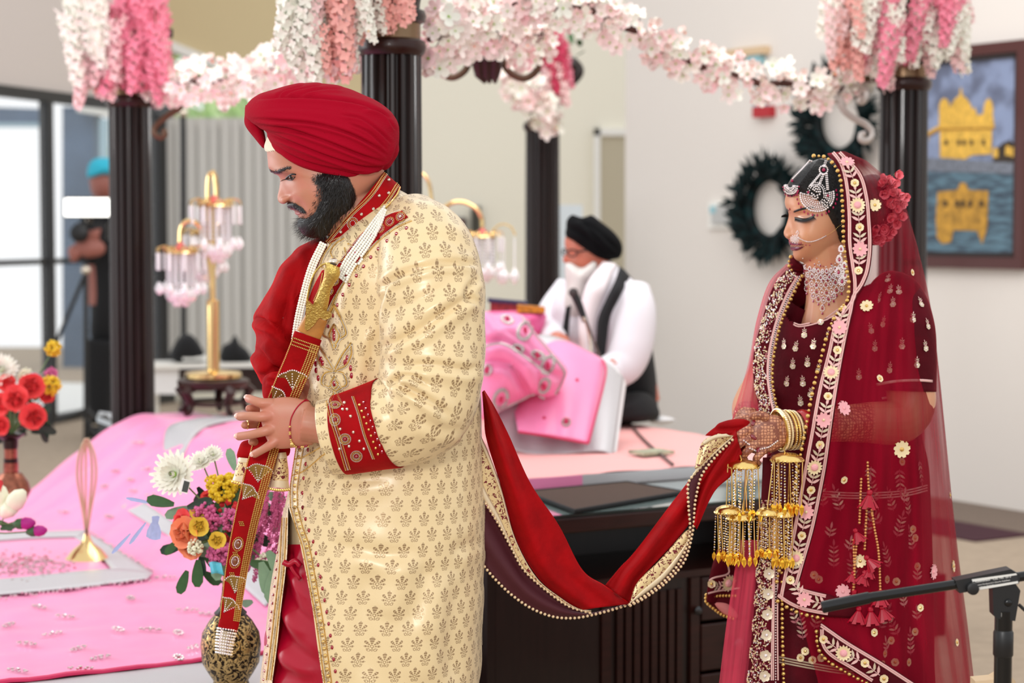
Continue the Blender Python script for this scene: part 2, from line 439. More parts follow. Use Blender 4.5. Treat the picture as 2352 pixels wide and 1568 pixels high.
rplate('body', 1743, 246, 1782, 271, .05, M['alarm'], al); rplate('lens', 1738, 236, 1766, 245, .03, M['teal'], al)
sg = thing('wall_lamp', rw(1730, 140), 'pale wooden emergency light box high on the wall behind the garland', 'light box')
M['pine'] = mat('pale_pine', (214, 186, 150), .6)
rplate('case', 1683, 116, 1770, 134, .06, M['pine'], sg); rplate('lamp', 1730, 130, 1758, 150, .05, M['teal'], sg)
# framed painting: a golden domed pavilion above water
pa = thing('framed_painting', rw(2230, 612), 'large framed painting of a golden domed temple reflected in water', 'painting')
M['frame_red'] = mat('mahogany_frame', (74, 24, 20), .35, coat=.3); M['frame_dark'] = mat('dark_inner_frame', (34, 20, 18), .4)
PA0 = rw(2085, 380)[:2]; PA1 = rw(2364, 380)[:2]; PZ0, PZ1 = 1.235, 2.385
PL = np.linalg.norm(PA1-PA0); PD = (PA1-PA0)/PL
def pp(u, v, off): return np.array([*(PA0+PD*u*PL+RN*off), PZ0+(PZ1-PZ0)*v])
def prect(name, u0, v0, u1, v1, o0, t, m, parent):
    return MB().prism([pp(u0, v0, o0), pp(u1, v0, o0), pp(u1, v1, o0), pp(u0, v1, o0)], [*(RN*t), 0]).build(name, m, parent, smooth=False)
fw = .055; fh = .05
for q in ((0, 0, 1, fh), (0, 1-fh, 1, 1), (0, fh, fw, 1-fh), (1-fw, fh, 1, 1-fh)): prect('frame_rail', *q, .0, .05, M['frame_red'], pa)
for q in ((fw, fh, 1-fw, fh+.022), (fw, 1-fh-.022, 1-fw, 1-fh), (fw, fh, fw+.03, 1-fh), (1-fw-.03, fh, 1-fw, 1-fh)): prect('inner_rail', *q, .0, .035, M['frame_dark'], pa)
def skymat():
    m, nt, b = newmat('painted_sky_water'); g = NG(nt); x, y, z, tc = uvxy(nt, 'Object')
    n = nt.nodes.new('ShaderNodeTexNoise'); n.inputs['Scale'].default_value = 7; n.inputs['Detail'].default_value = 5; nt.links.new(tc.outputs['Object'], n.inputs[0])
    sky = g.mix(g.step(n.outputs[0], .38, .62), lin((96, 104, 128)), lin((138, 152, 184)))
    mp = nt.nodes.new('ShaderNodeMapping'); mp.inputs['Scale'].default_value = (2, 2, 12); nt.links.new(tc.outputs['Object'], mp.inputs[0])
    n2 = nt.nodes.new('ShaderNodeTexNoise'); n2.inputs['Scale'].default_value = 4; n2.inputs['Detail'].default_value = 4; nt.links.new(mp.outputs[0], n2.inputs[0])
    wat = g.mix(g.step(n2.outputs[0], .35, .65), lin((52, 68, 84)), lin((92, 124, 140)))
    zz = g.m('SUBTRACT', z, PZ0-rw(2230, 612)[2]+.44*(PZ1-PZ0))
    nt.links.new(g.mix(g.step(zz, -.01, .01), wat, sky), b.inputs['Base Color']); b.inputs['Roughness'].default_value = .35; return m
cv = prect('canvas', fw, fh, 1-fw, 1-fh, .004, .012, skymat(), pa)
cv.data.transform(Matrix.Translation(-Vector(pa.location))); cv.matrix_parent_inverse = Matrix.Identity(4)
M['pgold'] = mat('painted_gold', (232, 184, 74), .5, var=.35, vscale=40); M['pgold2'] = mat('painted_gold_reflection', (196, 146, 52), .5, var=.5, vscale=30)
M['pdark'] = mat('painted_dark', (52, 40, 30), .6); M['pgrey'] = mat('painted_walkway', (120, 126, 138), .6, var=.4, vscale=50)
def pxuv(px, py):
    h = rw(px, py); return float(np.dot(h[:2]-PA0, PD)/PL), float((h[2]-PZ0)/(PZ1-PZ0))
def ppoly(name, pts, off, m, t=.003):
    return MB().prism([pp(*pxuv(*p), off) for p in pts], [*(RN*t), 0]).build(name, m, pa, smooth=False)
ppoly('painted_walkway', [(2128, 392), (2128, 362), (2345, 374), (2345, 400)], .0165, M['pgrey'])
ppoly('painted_tree', [(2286, 372), (2290, 345), (2310, 328), (2325, 322), (2343, 335), (2345, 374)], .0165, M['pdark'])
ppoly('painted_pavilion', [(2165, 362), (2165, 295), (2140, 310), (2128, 360), (2126, 310), (2163, 288), (2163, 252), (2164, 240), (2168, 230), (2175, 225), (2182, 230), (2186, 240), (2187, 254), (2188, 246), (2193, 236), (2201, 226), (2209, 220), (2211, 208), (2213, 200), (2215, 208), (2217, 220), (2225, 226), (2233, 236), (2238, 248), (2240, 256), (2244, 246), (2248, 256), (2249, 264), (2264, 262), (2266, 248), (2268, 236), (2277, 225), (2285, 236), (2287, 250), (2286, 262), (2290, 292), (2284, 296), (2284, 354), (2240, 356), (2222, 366)], .017, M['pgold'])
ppoly('painted_cornice', [(2128, 313), (2163, 294), (2291, 292), (2291, 297), (2163, 300), (2128, 320)], .0205, M['pdark'] and mat('painted_gold_shade', (176, 128, 40), .5))
for x0 in (2180, 2208, 2221, 2238, 2266): ppoly('painted_window', [(x0-3, 333), (x0-3, 324), (x0, 320), (x0+4, 324), (x0+4, 333)], .0205, M['pdark'])
ppoly('painted_reflection', [(2158, 545), (2156, 500), (2160, 440), (2205, 436), (2212, 420), (2224, 420), (2230, 436), (2276, 438), (2274, 520), (2262, 560), (2250, 530), (2196, 528), (2190, 556), (2170, 560)], .017, M['pgold2'])
for x0 in (2178, 2205, 2218, 2236, 2262): ppoly('painted_window', [(x0-4, 475), (x0-4, 460), (x0+4, 460), (x0+4, 475)], .0205, M['pdark'])
for x0, y0 in ((2293, 350), (2322, 345), (2335, 348)): ppoly('painted_lamp', [(x0-6, y0+12), (x0-5, y0-8), (x0, y0-12), (x0+6, y0-6), (x0+6, y0+12)], .0185, M['pgold'])
# feather wreaths
def fmat():
    m, nt, b = newmat('dark_green_feather'); g = NG(nt); x, y, z, tc = uvxy(nt, 'Object')
    n = nt.nodes.new('ShaderNodeTexNoise'); n.inputs['Scale'].default_value = 14; nt.links.new(tc.outputs['Object'], n.inputs[0])
    nt.links.new(g.mix(g.step(n.outputs[0], .42, .66), lin((5, 12, 13)), lin((6, 36, 38))), b.inputs['Base Color']); b.inputs['Roughness'].default_value = .6; b.inputs['Specular IOR Level'].default_value = .15; return m
M['feather'] = fmat()
feath = MB().add([(0, 0, 0), (-.012, .05, .004), (-.016, .11, 0), (0, .16, -.012), (.016, .11, 0), (.012, .05, .004)], [(0, 1, 5), (1, 2, 4, 5), (2, 3, 4)]).mesh('feather'); feath.materials.append(M['feather'])
def wreath(px, py, R, label):
    c = rw(px, py, .06); t = thing('feather_wreath', c, label, 'wreath', 'dark green feather wreaths')
    B = Matrix(((RD[0], 0, RN[0]), (RD[1], 0, RN[1]), (0, 1, 0))); r = random.Random(int(px))
    ringp = [Vector(c)+B@Vector((R*.66*math.cos(a), R*.66*math.sin(a), 0)) for a in np.linspace(0, 2*math.pi, 28, endpoint=False)]
    MB().tube([tuple(v) for v in ringp], .035, 8, closed=True).build('ring', M['feather'], t)
    for k in range(300):
        a = r.uniform(0, 2*math.pi); rad = R*(.58+.2*r.random()); dirn = a-1.05+r.uniform(-.55, .55) if r.random() < .7 else a+r.uniform(-.5, .5)
        pos = Vector(c)+B@Vector((rad*math.cos(a), rad*math.sin(a), r.uniform(-.01, .05)))
        y = B@Vector((math.cos(dirn), math.sin(dirn), r.uniform(.05, .5))).normalized(); n = (B@Vector((r.uniform(-.5, .5), r.uniform(-.5, .5), 1))).normalized(); xx = y.cross(n).normalized(); n = xx.cross(y)
        part('feather', feath, t, MX(pos, Matrix((xx, y, n)).transposed(), r.uniform(.75, 1.2)*R/.31))
wreath(1768, 478, .29, 'dark green feather wreath on the wall beside the thermostat, left of the bride')
wreath(1930, 272, .30, 'dark green feather wreath on the wall partly behind the silver scroll bracket')
# ================================================================ DAIS, SHEETS, DESK
U2 = np.array([.866, .5]); V2 = np.array([-.5, .866]); C0 = np.array([-.2, 5.75]); ZU, ZL = .70, .38
def D2(u, v): return C0+U2*u+V2*v
def uvof(p): q = np.asarray(p)[:2]-C0; return float(q@U2), float(q@V2)
def dbox(name, u0, u1, v0, v1, z0, z1, m, parent=None, bev=0):
    q = [[*D2(u0, v0), z0], [*D2(u1, v0), z0], [*D2(u1, v1), z0], [*D2(u0, v1), z0]]
    o = MB().prism(q, (0, 0, z1-z0)).build(name, m, parent, smooth=False)
    if bev:
        md = o.modifiers.new('bev', 'BEVEL'); md.width = bev; md.segments = 2
    return o
M['pink'] = mat('pink_satin', (248, 142, 188), .38, sheen=.2, var=.06, vscale=5, bump=.25, bscale=14, coord='Object')
M['pinkpale'] = mat('pale_pink_sheet', (240, 176, 172), .7, bump=.3, bscale=18)
M['pinkdeep'] = mat('deep_pink_piping', (206, 40, 92), .5)
M['silvercloth'] = mat('silver_grey_lame', (196, 194, 196), .42, metal=.25, bump=.3, bscale=400)
M['linen'] = mat('white_skirt', (232, 230, 230), .8)
tag(dbox('upper_dais', 0.02, 1.46, 0, 2.44, .0, ZU-.006, M['linen']), 'raised white upper dais under the pale pink sheet behind the desk', 'dais')
tag(dbox('lower_dais', -3.3, -.46, -1.05, 2.5, .0, ZL-.006, M['linen']), 'low white platform under the bright pink satin sheet', 'platform')
def shz(u, v):
    u = np.asarray(u, float); v = np.asarray(v, float)
    t = np.clip((u+.62)/.60, 0, 1); base = ZL+(ZU-ZL)*(t*t*(3-2*t))**.9
    p = np.stack([u*3.1, v*3.1, 0*u], -1)
    wr = .006*vnoise(p, 3, 2.2)+.004*np.sin(u*23+3*np.sin(v*2.2+1))+.012*np.sin((v*1.5+u*.5)*7)*t*(1-t)*4
    return base+.008+np.abs(wr)*.9
def P2Z(px, py):
    """pixel to point on the pink sheet"""
    z = ZL
    for _ in range(14):
        p = onz(px, py, z); u, v = uvof(p); t = min(max((u+.62)/.60, 0), 1); z = .5*z+.5*(ZL+(ZU-ZL)*(t*t*(3-2*t))**.9+.012)
    return onz(px, py, z)
us = np.r_[np.linspace(-3.25, -.7, 70), np.linspace(-.68, .18, 44)]; vs_ = np.linspace(-.52, 2.46, 110)
Ug, Vg = np.meshgrid(us, vs_, indexing='ij'); vm = -.52+.66*np.clip((Ug+.62)/.2, 0, 1); Vg = vm+(Vg+.52)/2.98*(2.46-vm); Z = shz(Ug, Vg)
# rear edge of the sheet runs loosely and hangs down a little
edge = 2.46; 
G = np.stack([C0[0]+U2[0]*Ug+V2[0]*Vg, C0[1]+U2[1]*Ug+V2[1]*Vg, Z], -1)
sheet = tag(MB().grid(G).build('pink_sheet', M['pink'], None, 'all'), 'bright pink satin sheet spread over the low platform left of the groom', 'sheet')
# crimson edge piping and silver border toward the camera
vb = np.linspace(-3.25, -.62, 60)
pts = [[*D2(u, -.525), float(shz(u, -.525))+.002] for u in vb]
MB().tube(pts, .006, 6).build('edge_piping', M['pinkdeep'], sheet)
us2 = np.linspace(-3.25, -.48, 60); vs2 = np.linspace(-1.04, -.53, 12); Ug, Vg = np.meshgrid(us2, vs2, indexing='ij')
Z = ZL+.006+.003*np.abs(vnoise(np.stack([Ug*4, Vg*4, 0*Ug], -1), 5, 2)); G = np.stack([C0[0]+U2[0]*Ug+V2[0]*Vg, C0[1]+U2[1]*Ug+V2[1]*Vg, Z], -1)
MB().grid(G).build('silver_border', M['silvercloth'], sheet)
def band_on_sheet(name, left, right, m, n=40, k=5, lift=.004, parent=None):
    a = cr(left, n); b = cr(right, n); G = []
    for i in range(n):
        row = []
        for j in range(k):
            q = a[i]+(b[i]-a[i])*j/(k-1); p = P2Z(*q); p[2] += lift; row.append(p)
        G.append(row)
    o = MB().grid(np.array(G)).build(name, m, parent); solid(o, .002, 1); return o
band_on_sheet('silver_band', [(455, 962), (385, 985), (376, 1062), (376, 1075)], [(600, 958), (470, 985), (420, 1050), (418, 1075)], M['silvercloth'], parent=sheet)
band_on_sheet('silver_band', [(330, 1155), (420, 1215), (520, 1265), (640, 1350)], [(278, 1166), (400, 1240), (500, 1300), (610, 1395)], M['silvercloth'], parent=sheet)
band_on_sheet('silver_band', [(390, 1075), (360, 1110), (330, 1155)], [(346, 1110), (320, 1140), (278, 1166)], M['silvercloth'], parent=sheet)
# square prayer cloth with silver border and sequins, bottom left
rum = thing('embroidered_square_cloth', P2Z(120, 1300), 'small pink cloth square with silver border and sequin centre on the pink sheet', 'cloth')
band_on_sheet('field', [(-80, 1250), (60, 1240), (180, 1236)], [(-120, 1352), (60, 1336), (262, 1326)], M['pink'], 30, 10, .004, rum)
band_on_sheet('silver_border', [(-80, 1238), (60, 1228), (200, 1222)], [(-80, 1254), (60, 1242), (180, 1238)], M['silvercloth'], 30, 4, .008, rum)
band_on_sheet('silver_border', [(190, 1222), (260, 1262), (352, 1322)], [(168, 1236), (226, 1276), (262, 1320)], M['silvercloth'], 30, 5, .008, rum)
band_on_sheet('silver_border', [(-120, 1346), (60, 1330), (250, 1312), (352, 1320)], [(-120, 1382), (60, 1366), (200, 1352), (340, 1334)], M['silvercloth'], 30, 5, .007, rum)
M['sequin'] = mat('silver_sequin', (214, 206, 204), .15, metal=.9); M['sequin2'] = mat('rose_sequin', (196, 120, 130), .2, metal=.6)
b1, b2 = MB(), MB()
for k in range(330):
    x, y = RNG.normal(45, 60), RNG.normal(1303, 14)
    if x > -40 and x < 190: (b1 if k % 4 else b2).ball(P2Z(x, y)+[0, 0, .008], RNG.uniform(.003, .008), 5, 3, (1, 1, .5))
tag(b1.build('sequin_work', M['sequin'], rum), kind='stuff'); tag(b2.build('red_sequin_work', M['sequin2'], rum), kind='stuff')
b1 = MB()
for px0, py0, px1, py1, n in ((205, 1226, 350, 1318, 34), (-60, 1384, 345, 1338, 46)):
    for t in np.linspace(0, 1, n): b1.ball(P2Z(px0+(px1-px0)*t+RNG.normal()*2, py0+(py1-py0)*t+RNG.normal()*2)+[0, 0, .008], .0045, 5, 3)
tag(b1.build('border_beads', M['sequin'], rum), kind='stuff')
# small embroidered buds scattered over the sheet
motif = MB()
for k in range(9):
    a = k*2*math.pi/9; motif.ball((.018*math.cos(a)*1.6, .010*math.sin(a), .003), .0052, 5, 3, (1, 1, .6))
motif.ball((0, 0, .004), .006, 5, 3)
mm = motif.mesh('sequin_motif'); mm.materials.append(M['sequin'])
for px, py in ((230, 1515), (62, 1483), (345, 1450), (180, 1494), (272, 1560-110), (430, 1405), (410, 1468-10), (90, 1398), (300, 1378), (410, 1245), (355, 1140), (340, 1080), (325, 1020), (268, 1085), (300, 1105), (240, 1050+70), (310, 1132), (150, 1180), (250, 1190), (480, 1415), (185, 1540), (540-220, 1020), (60, 1200), (120, 1460), (20, 1440), (40, 1545), (560-150, 1545-30), (450, 1500-10), (150, 1350+70), (380, 1330)):
    p = P2Z(px, py); part('sequin_motif', mm, sheet, MX(p+np.array([0, 0, .004]), Matrix.Rotation(.3+px, 3, 'Z')*1.0, 1.0))
# pale pink sheet on the upper dais with silver and pink border at its front
us = np.linspace(0.24, 1.44, 60); vs_ = np.linspace(-.02, 2.4, 50); Ug, Vg = np.meshgrid(us, vs_, indexing='ij')
Z = ZU+.004+.006*np.abs(vnoise(np.stack([Ug*3, Vg*3, 0*Ug], -1), 8, 2.5)); G = np.stack([C0[0]+U2[0]*Ug+V2[0]*Vg, C0[1]+U2[1]*Ug+V2[1]*Vg, Z], -1)
sh2 = tag(MB().grid(G).build('pale_pink_sheet', M['pinkpale'], None, 'all'), 'pale salmon pink sheet covering the dais where the bearded man sits', 'sheet')
def edge_band(name, u0, u1, z0, z1, m):
    q = [[*D2(u0, -.022), z0], [*D2(u1, -.022), z0], [*D2(u1, -.022), z1], [*D2(u0, -.022), z1]]
    return MB().prism(q, [*(-V2*.006), 0]).build(name, m, sh2, smooth=False)
edge_band('silver_edge', .46, .92, ZU-.03, ZU+.004, M['silvercloth']); edge_band('pink_edge', .24, .46, ZU-.035, ZU+.004, M['pink'])
# small folded papers on the sheet
M['paper'] = mat('printed_card', (176, 178, 150), .7, var=.5, vscale=25)
tag(dbox('prayer_card', .86, .98, .24, .33, ZU+.012, ZU+.022, M['paper']), 'small folded printed card on the pale pink sheet by the red scarf', 'card')
# desk
DZ = .66; dv0, dv1 = -.475, -.06; du0, du1 = -.12, 1.12
desk = thing('wooden_desk', [*D2(.5, -.27), 0], 'dark wooden glass-topped desk with open shelf, slatted door and drawers', 'desk')
W = M['wood_red']; WD = M['wood']
dbox('table_top', du0-.02, du1+.02, dv0-.02, dv1, DZ-.045, DZ, W, desk, .006)
M['glasstop'] = mat('desk_glass', (150, 168, 165), .03, spec=.9, coat=1)
M['glassedge'] = mat('glass_edge_green', (12, 40, 40), .1, coat=.6)
gt = dbox('glass_top', du0-.02, du1+.02, dv0-.015, dv1, DZ+.001, DZ+.008, M['glasstop'], desk)
dbox('glass_edge', du0-.02, du1+.02, dv0-.019, dv0-.0152, DZ+.0005, DZ+.008, M['glassedge'], desk)
uA, uB, uC = .0, .40, .62
dbox('side_panel', du0, du0+.025, dv0, dv1-.01, 0, DZ-.046, WD, desk); dbox('side_panel', du1-.025, du1, dv0, dv1-.01, 0, DZ-.046, WD, desk)
dbox('back_panel', du0+.026, du1-.026, dv1-.03, dv1-.015, 0.03, DZ-.05, WD, desk)
dbox('shelf', du0+.026, du1-.026, dv0+.005, dv1-.031, .455, .475, W, desk)
dbox('front_stile', du0+.026, du0+.08, dv0, dv0+.02, .03, DZ-.047, WD, desk)
dbox('front_stile', .245, .275, dv0, dv0+.02, .03, .454, W, desk); dbox('front_stile', .545, .575, dv0, dv0+.02, .03, .454, W, desk)
dbox('bottom_rail', du0+.026, du1-.026, dv0, dv0+.02, 0.0, .03, W, desk)
door = dbox('slatted_door', .275, .545, dv0+.012, dv0+.02, .03, .454, WD, desk)
for k in range(8): dbox('slat', .297+k*.029, .316+k*.029, dv0+.003, dv0+.0118, .075, .425, W, door)
dbox('door_rail', .277, .543, dv0+.002, dv0+.0118, .032, .07, W, door)
dbox('door_panel', du0+.081, .244, dv0+.008, dv0+.02, .03, .454, WD, desk)
def knob(c, r, parent):
    p = D2(*c[:2]); mb = MB()
    mb.lathe([(r*.5, 0), (r*.5, r*.5), (r, r*.8), (r*1.05, r*1.2), (r*.7, r*1.6), (.001, r*1.7)], 16)
    o = mb.build('knob', mat('pewter_knob', (70, 70, 72), .25, metal=.9), parent)
    o.data.transform(Matrix.Translation((*p, c[2])) @ Matrix(((-V2[0]*0+U2[0], 0, -V2[0], 0), (U2[1], 0, -V2[1], 0), (0, 1, 0, 0), (0, 0, 0, 1)))); return o
knob((.562, dv0, .36), .012, door)
for k, (z0, z1) in enumerate(((.325, .45), (.18, .315), (.035, .17))):
    dr = dbox('drawer', .582, .83, dv0+.002, dv0+.02, z0, z1, W, desk, .004); knob((.70, dv0+.002, (z0+z1)/2), .02, dr)
for k, (z0, z1) in enumerate(((.325, .45), (.18, .315), (.035, .17))):
    dr = dbox('drawer', .84, 1.09, dv0+.002, dv0+.02, z0, z1, W, desk, .004)
# woven mat on desk with black binding
M['mat'] = mat('brown_woven_mat', (72, 50, 36), .8, bump=.6, bscale=700)
q = [onz(a, b, DZ+.02) for a, b in ((1205, 1128), (1440, 1106), (1570, 1128), (1320, 1171))]
dm = thing('desk_mat', np.mean(q, 0), 'brown woven mat with black edging lying on the glass desk top', 'mat')
MB().prism(q, (0, 0, -.008)).build('weave', M['mat'], dm, smooth=False)
loop = np.vstack([np.linspace(q[i], q[(i+1) % 4], 8, endpoint=False) for i in range(4)])
MB().tube(loop-[0, 0, .003], .006, 8, closed=True).build('binding', M['blackcloth'], dm)
# ================================================================ CANOPY COLUMNS
CP = {'N': (P(900, 500, 5.6)[0], 5.6), 'L': (P(301, 500, 8.0)[0], 8.0), 'R': (P(2073, 500, 7.05)[0], 7.05), 'F': (P(1246, 500, 10.0)[0], 10.0)}
CR = .0845
def column_meshes():
    m = {}
    b = MB(); b.lathe([(CR, .30), (CR, 1.0), (CR*.985, 1.6), (CR*.97, 1.93)], 128, flute=18, fd=.011); m['shaft'] = (b, M['wood'])
    b = MB(); b.lathe([(CR*1.02, 1.925), (CR*1.12, 1.935), (CR*1.16, 1.95), (CR*1.12, 1.965), (CR*.98, 1.972)], 40); m['lower_ring'] = (b, M['wood_red'])
    b = MB(); b.lathe([(CR*.97, 1.97), (CR*.97, 2.015)], 40); m['neck_band'] = (b, M['bronze'])
    b = MB(); b.lathe([(CR*.98, 2.014), (CR*1.12, 2.02), (CR*1.17, 2.035), (CR*1.12, 2.05), (CR*.95, 2.055)], 40); m['upper_ring'] = (b, M['wood'])
    b = MB(); b.lathe([(CR*.85, 2.05), (CR*.9, 2.10), (CR*1.15, 2.17), (CR*1.5, 2.20)], 32); b.box((0, 0, 2.215), (.27, .27, .035)); m['capital'] = (b, M['wood'])
    b = MB(); b.lathe([(CR*1.3, .22), (CR*1.36, .235), (CR*1.3, .25), (CR*1.12, .255), (CR*1.2, .275), (CR*1.12, .29), (CR*1.02, .31)], 40); m['base_moulding'] = (b, M['wood'])
    b = MB(); b.box((0, 0, .11), (.235, .235, .22)); m['plinth'] = (b, M['wood_red'])
    return m
leafm = MB(); leafm.grid(np.array([[(x*(1-.55*t*t), -.006*math.cos(x*90)-.035*t*t*1.3-.006, .10*t-.03*max(0, t-.8)*3) for x in np.linspace(-.016, .016, 5)] for t in np.linspace(0, 1, 7)]))
leafm = leafm.mesh('acanthus_leaf'); leafm.materials.append(M['wood'])
CM = {}
for k, (b, mm_) in column_meshes().items():
    me = b.mesh(k); me.materials.append(mm_)
    bm = bmesh.new(); bm.from_mesh(me); bmesh.ops.recalc_face_normals(bm, faces=bm.faces); bm.to_mesh(me); bm.free()
    if k != 'plinth': me.polygons.foreach_set('use_smooth', [True]*len(me.polygons)); me.set_sharp_from_angle(angle=math.radians(35))
    CM[k] = me
clab = {'N': 'fluted dark wooden column right behind the groom', 'L': 'fluted dark wooden column at left in front of the glass doors', 'R': 'fluted dark wooden column behind the bride beside the painting', 'F': 'farthest fluted dark wooden column behind the black-turbaned man'}
for k, (x, y) in CP.items():
    lift = 0.0
    t = thing('fluted_column', (x, y, lift), clab[k], 'column', 'canopy columns')
    for nm, me in CM.items():
        if lift and nm in ('shaft',): T = Matrix.Translation((x, y, lift)) @ Matrix.Diagonal((1, 1, (1.93-lift)/1.93, 1))
        elif lift and nm in ('plinth', 'base_moulding'): T = Matrix.Translation((x, y, lift))
        else: T = Matrix.Translation((x, y, 0))
        if lift and nm == 'shaft': T = Matrix.Translation((x, y, lift+.29)) @ Matrix.Diagonal((1, 1, (1.93-lift-.29)/1.63, 1)) @ Matrix.Translation((0, 0, -.30))
        part(nm, me, t, T @ Matrix.Rotation(.52 if nm in ('plinth', 'capital') else .1, 4, 'Z'))
    if k != 'F':
        for q in range(12):
            part('acanthus_leaf', leafm, t, Matrix.Translation((x, y, 2.055+.03*(q % 2))) @ Matrix.Rotation(q*math.pi/6, 4, 'Z') @ Matrix.Translation((0, -CR*.88, 0)))
# ================================================================ FLOWERS
def petal(L, Wd, cup=.3, curl=0., n=4, k=5, notch=0, base=.15):
    G = []
    for t in np.linspace(0, 1, k):
        w_ = Wd*(base+(1-base)*math.sin(math.pi*min(1, t*.62+.08))**1.0)*(1 if t < .85 else 1-.5*(t-.85)/.15)
        row = []
        for s_ in np.linspace(-1, 1, n):
            y = L*t*(1-notch*(abs(s_) < .4)*(t > .9)); row.append((s_*w_, y, cup*L*t*t*.6+curl*L*t**3+.25*cup*Wd*s_*s_))
        G.append(row)
    return np.array(G)
def rot(a, ax):
    return np.array(Matrix.Rotation(a, 3, ax))
def flower_mesh(name, mats, layers, centre=None, sepal=None):
    """layers: (count,L,W,cup,tilt,curl,phase,mat index)"""
    b = MB()
    for cnt, L, Wd, cup, tilt, curl, ph, mi in layers:
        b.cur = mi
        for i in range(cnt):
            R = rot(2*math.pi*i/cnt+ph, 'Z')@rot(tilt+RNG.normal()*.06, 'X'); b.grid(petal(L*(1+.06*RNG.normal()), Wd, cup, curl)@R.T)
    if centre: b.cur = centre[1]; b.ball((0, 0, centre[2]), centre[0], 6, 4)
    if sepal: b.cur = sepal[1]; b.ball((0, 0, -sepal[0]*.6), sepal[0], 6, 4, (1, 1, 1.4))
    me = b.mesh(name)
    for m_ in mats: me.materials.append(m_)
    me.polygons.foreach_set('use_smooth', [True]*len(me.polygons)); return me
def petalmat(name, c, tr=.25, rough=.6, var=.1):
    m = mat(name, c, rough, var=var, vscale=60); m.node_tree.nodes['Principled BSDF'].inputs['Subsurface Weight'].default_value = .15
    m.node_tree.nodes['Principled BSDF'].inputs['Subsurface Radius'].default_value = (.01, .008, .008); return m
for k, c in dict(pw=(248, 232, 226), pp=(246, 212, 210), pwh=(248, 246, 234), prose=(240, 142, 164), psalmon=(248, 184, 174), phot=(206, 60, 96), pred=(206, 40, 48), pcoral=(238, 84, 84), ppeach=(246, 150, 110), pyel=(240, 208, 84), pgoldy=(226, 190, 30), pmag=(172, 20, 128), pheather=(206, 96, 146), pblue=(176, 186, 232), pcream=(236, 234, 206)).items(): M[k] = petalmat(k, c)
M['leaf'] = mat('leaf_green', (52, 92, 48), .5, var=.3, vscale=30); M['leafpale'] = mat('eucalyptus', (128, 160, 130), .6, var=.2, vscale=30); M['leafdark'] = mat('dark_leaf', (28, 56, 38), .5, var=.3, vscale=30)
M['lime'] = mat('lime_centre', (150, 190, 60), .6); M['twig'] = mat('brown_twig', (74, 36, 26), .6, var=.3, vscale=40); M['stemg'] = mat('green_stem', (92, 122, 70), .6)
bl_a = flower_mesh('blossom', [M['pw'], M['lime']], [(5, .023, .0078, .25, .15, 0, 0, 0)], (.0028, 1, .002))
bl_b = flower_mesh('blossom', [M['pp'], M['lime']], [(5, .022, .0076, .3, .3, 0, .3, 0)], (.0026, 1, .002))
bl_c = flower_mesh('blossom', [M['pwh'], M['lime']], [(4, .025, .0098, .25, .2, 0, 0, 0)], (.0028, 1, .002))
bl_d = flower_mesh('blossom', [M['pw'], M['ppeach']], [(5, .021, .0078, .5, .75, 0, 0, 0)], None, (.004, 1))
def look_mat(pos, n, roll, s):
    R = frame(n); return MX(pos, R @ Matrix.Rotation(roll, 3, 'Z'), s)
def garland(label, path, wid, n, seed, big=1.0, branch=True, mixw=(4, 2, 3, 2), r=.012):
    """path: (px,py,depth) ; wid px spread"""
    r_ = random.Random(seed); q = cr(path, 60); c = P(*q[30][:2], q[30][2]); t = thing('blossom_garland', c, label, 'garland', 'blossom garlands of the canopy')
    if branch:
        pts = [P(a, b, d) for a, b, d in q[::3]]; MB().tube(np.array(pts)+RNG.normal(size=(20, 3))*.006, r, 7).build('branch', M['twig'], t)
    tw = MB(); bl = [bl_a]*mixw[0]+[bl_b]*mixw[1]+[bl_c]*mixw[2]+[bl_d]*mixw[3]
    for k in range(n):
        a, b, d = q[int(r_.random()*59.9)]; wdt = np.interp(a, [p[0] for p in sorted(wid)], [p[1] for p in sorted(wid)])
        ang = r_.uniform(0, 6.283); rr = math.sqrt(r_.random())
        x, y = a+wdt*.55*rr*math.cos(ang), b+wdt*rr*math.sin(ang); dd = d+r_.uniform(-1, .6)*wdt*S(d)*.8
        pos = P(x, y, dd); c0 = P(a, b, d)
        nrm = Vector(pos-c0).normalized()*.7+Vector((r_.uniform(-.6, .6), -1.0, r_.uniform(-.4, .5)))
        part('blossom', r_.choice(bl), t, look_mat(pos, nrm, r_.uniform(0, 6), r_.uniform(.8, 1.25)*big))
        if k % 4 == 0: tw.tube([c0, (c0+pos)/2+[0, 0, -.01], pos], .0016, 4)
    tw.build('twig_spray', M['twig'], t); return t
garland('pink and white blossom garland running from the left column to the groom column', [(345, 205, 8.0), (430, 188, 7.6), (520, 185, 7.2), (600, 165, 6.8), (700, 130, 6.3), (835, 85, 5.75)], [(345, 42), (430, 48), (560, 55), (700, 58), (835, 70)], 270, 1, 1.3)
garland('thick pale pink blossom bunch right of the groom column, over the iron scrolls', [(990, 90, 5.75), (1060, 62, 6.0), (1130, 60, 6.3), (1200, 85, 6.6), (1255, 75, 6.9)], [(980, 85), (1100, 66), (1260, 62)], 270, 2, 1.2, r=.008)
garland('long blossom garland sloping down to the column behind the bride', [(1180, 10, 6.0), (1300, 15, 6.2), (1400, 45, 6.35), (1500, 92, 6.5), (1640, 160, 6.7), (1780, 192, 6.85), (1905, 196, 7.0), (2000, 188, 7.05)], [(1180, 40), (1350, 55), (1450, 60), (1650, 52), (1900, 55), (2000, 6)], 295, 3, 1.18)
garland('blossom spray hanging on the farthest column', [(1170, 165, 9.2), (1210, 205, 9.4), (1245, 245, 9.6), (1268, 278, 9.8)], [(1150, 60), (1240, 52), (1290, 34)], 130, 4, 1.5, branch=False)
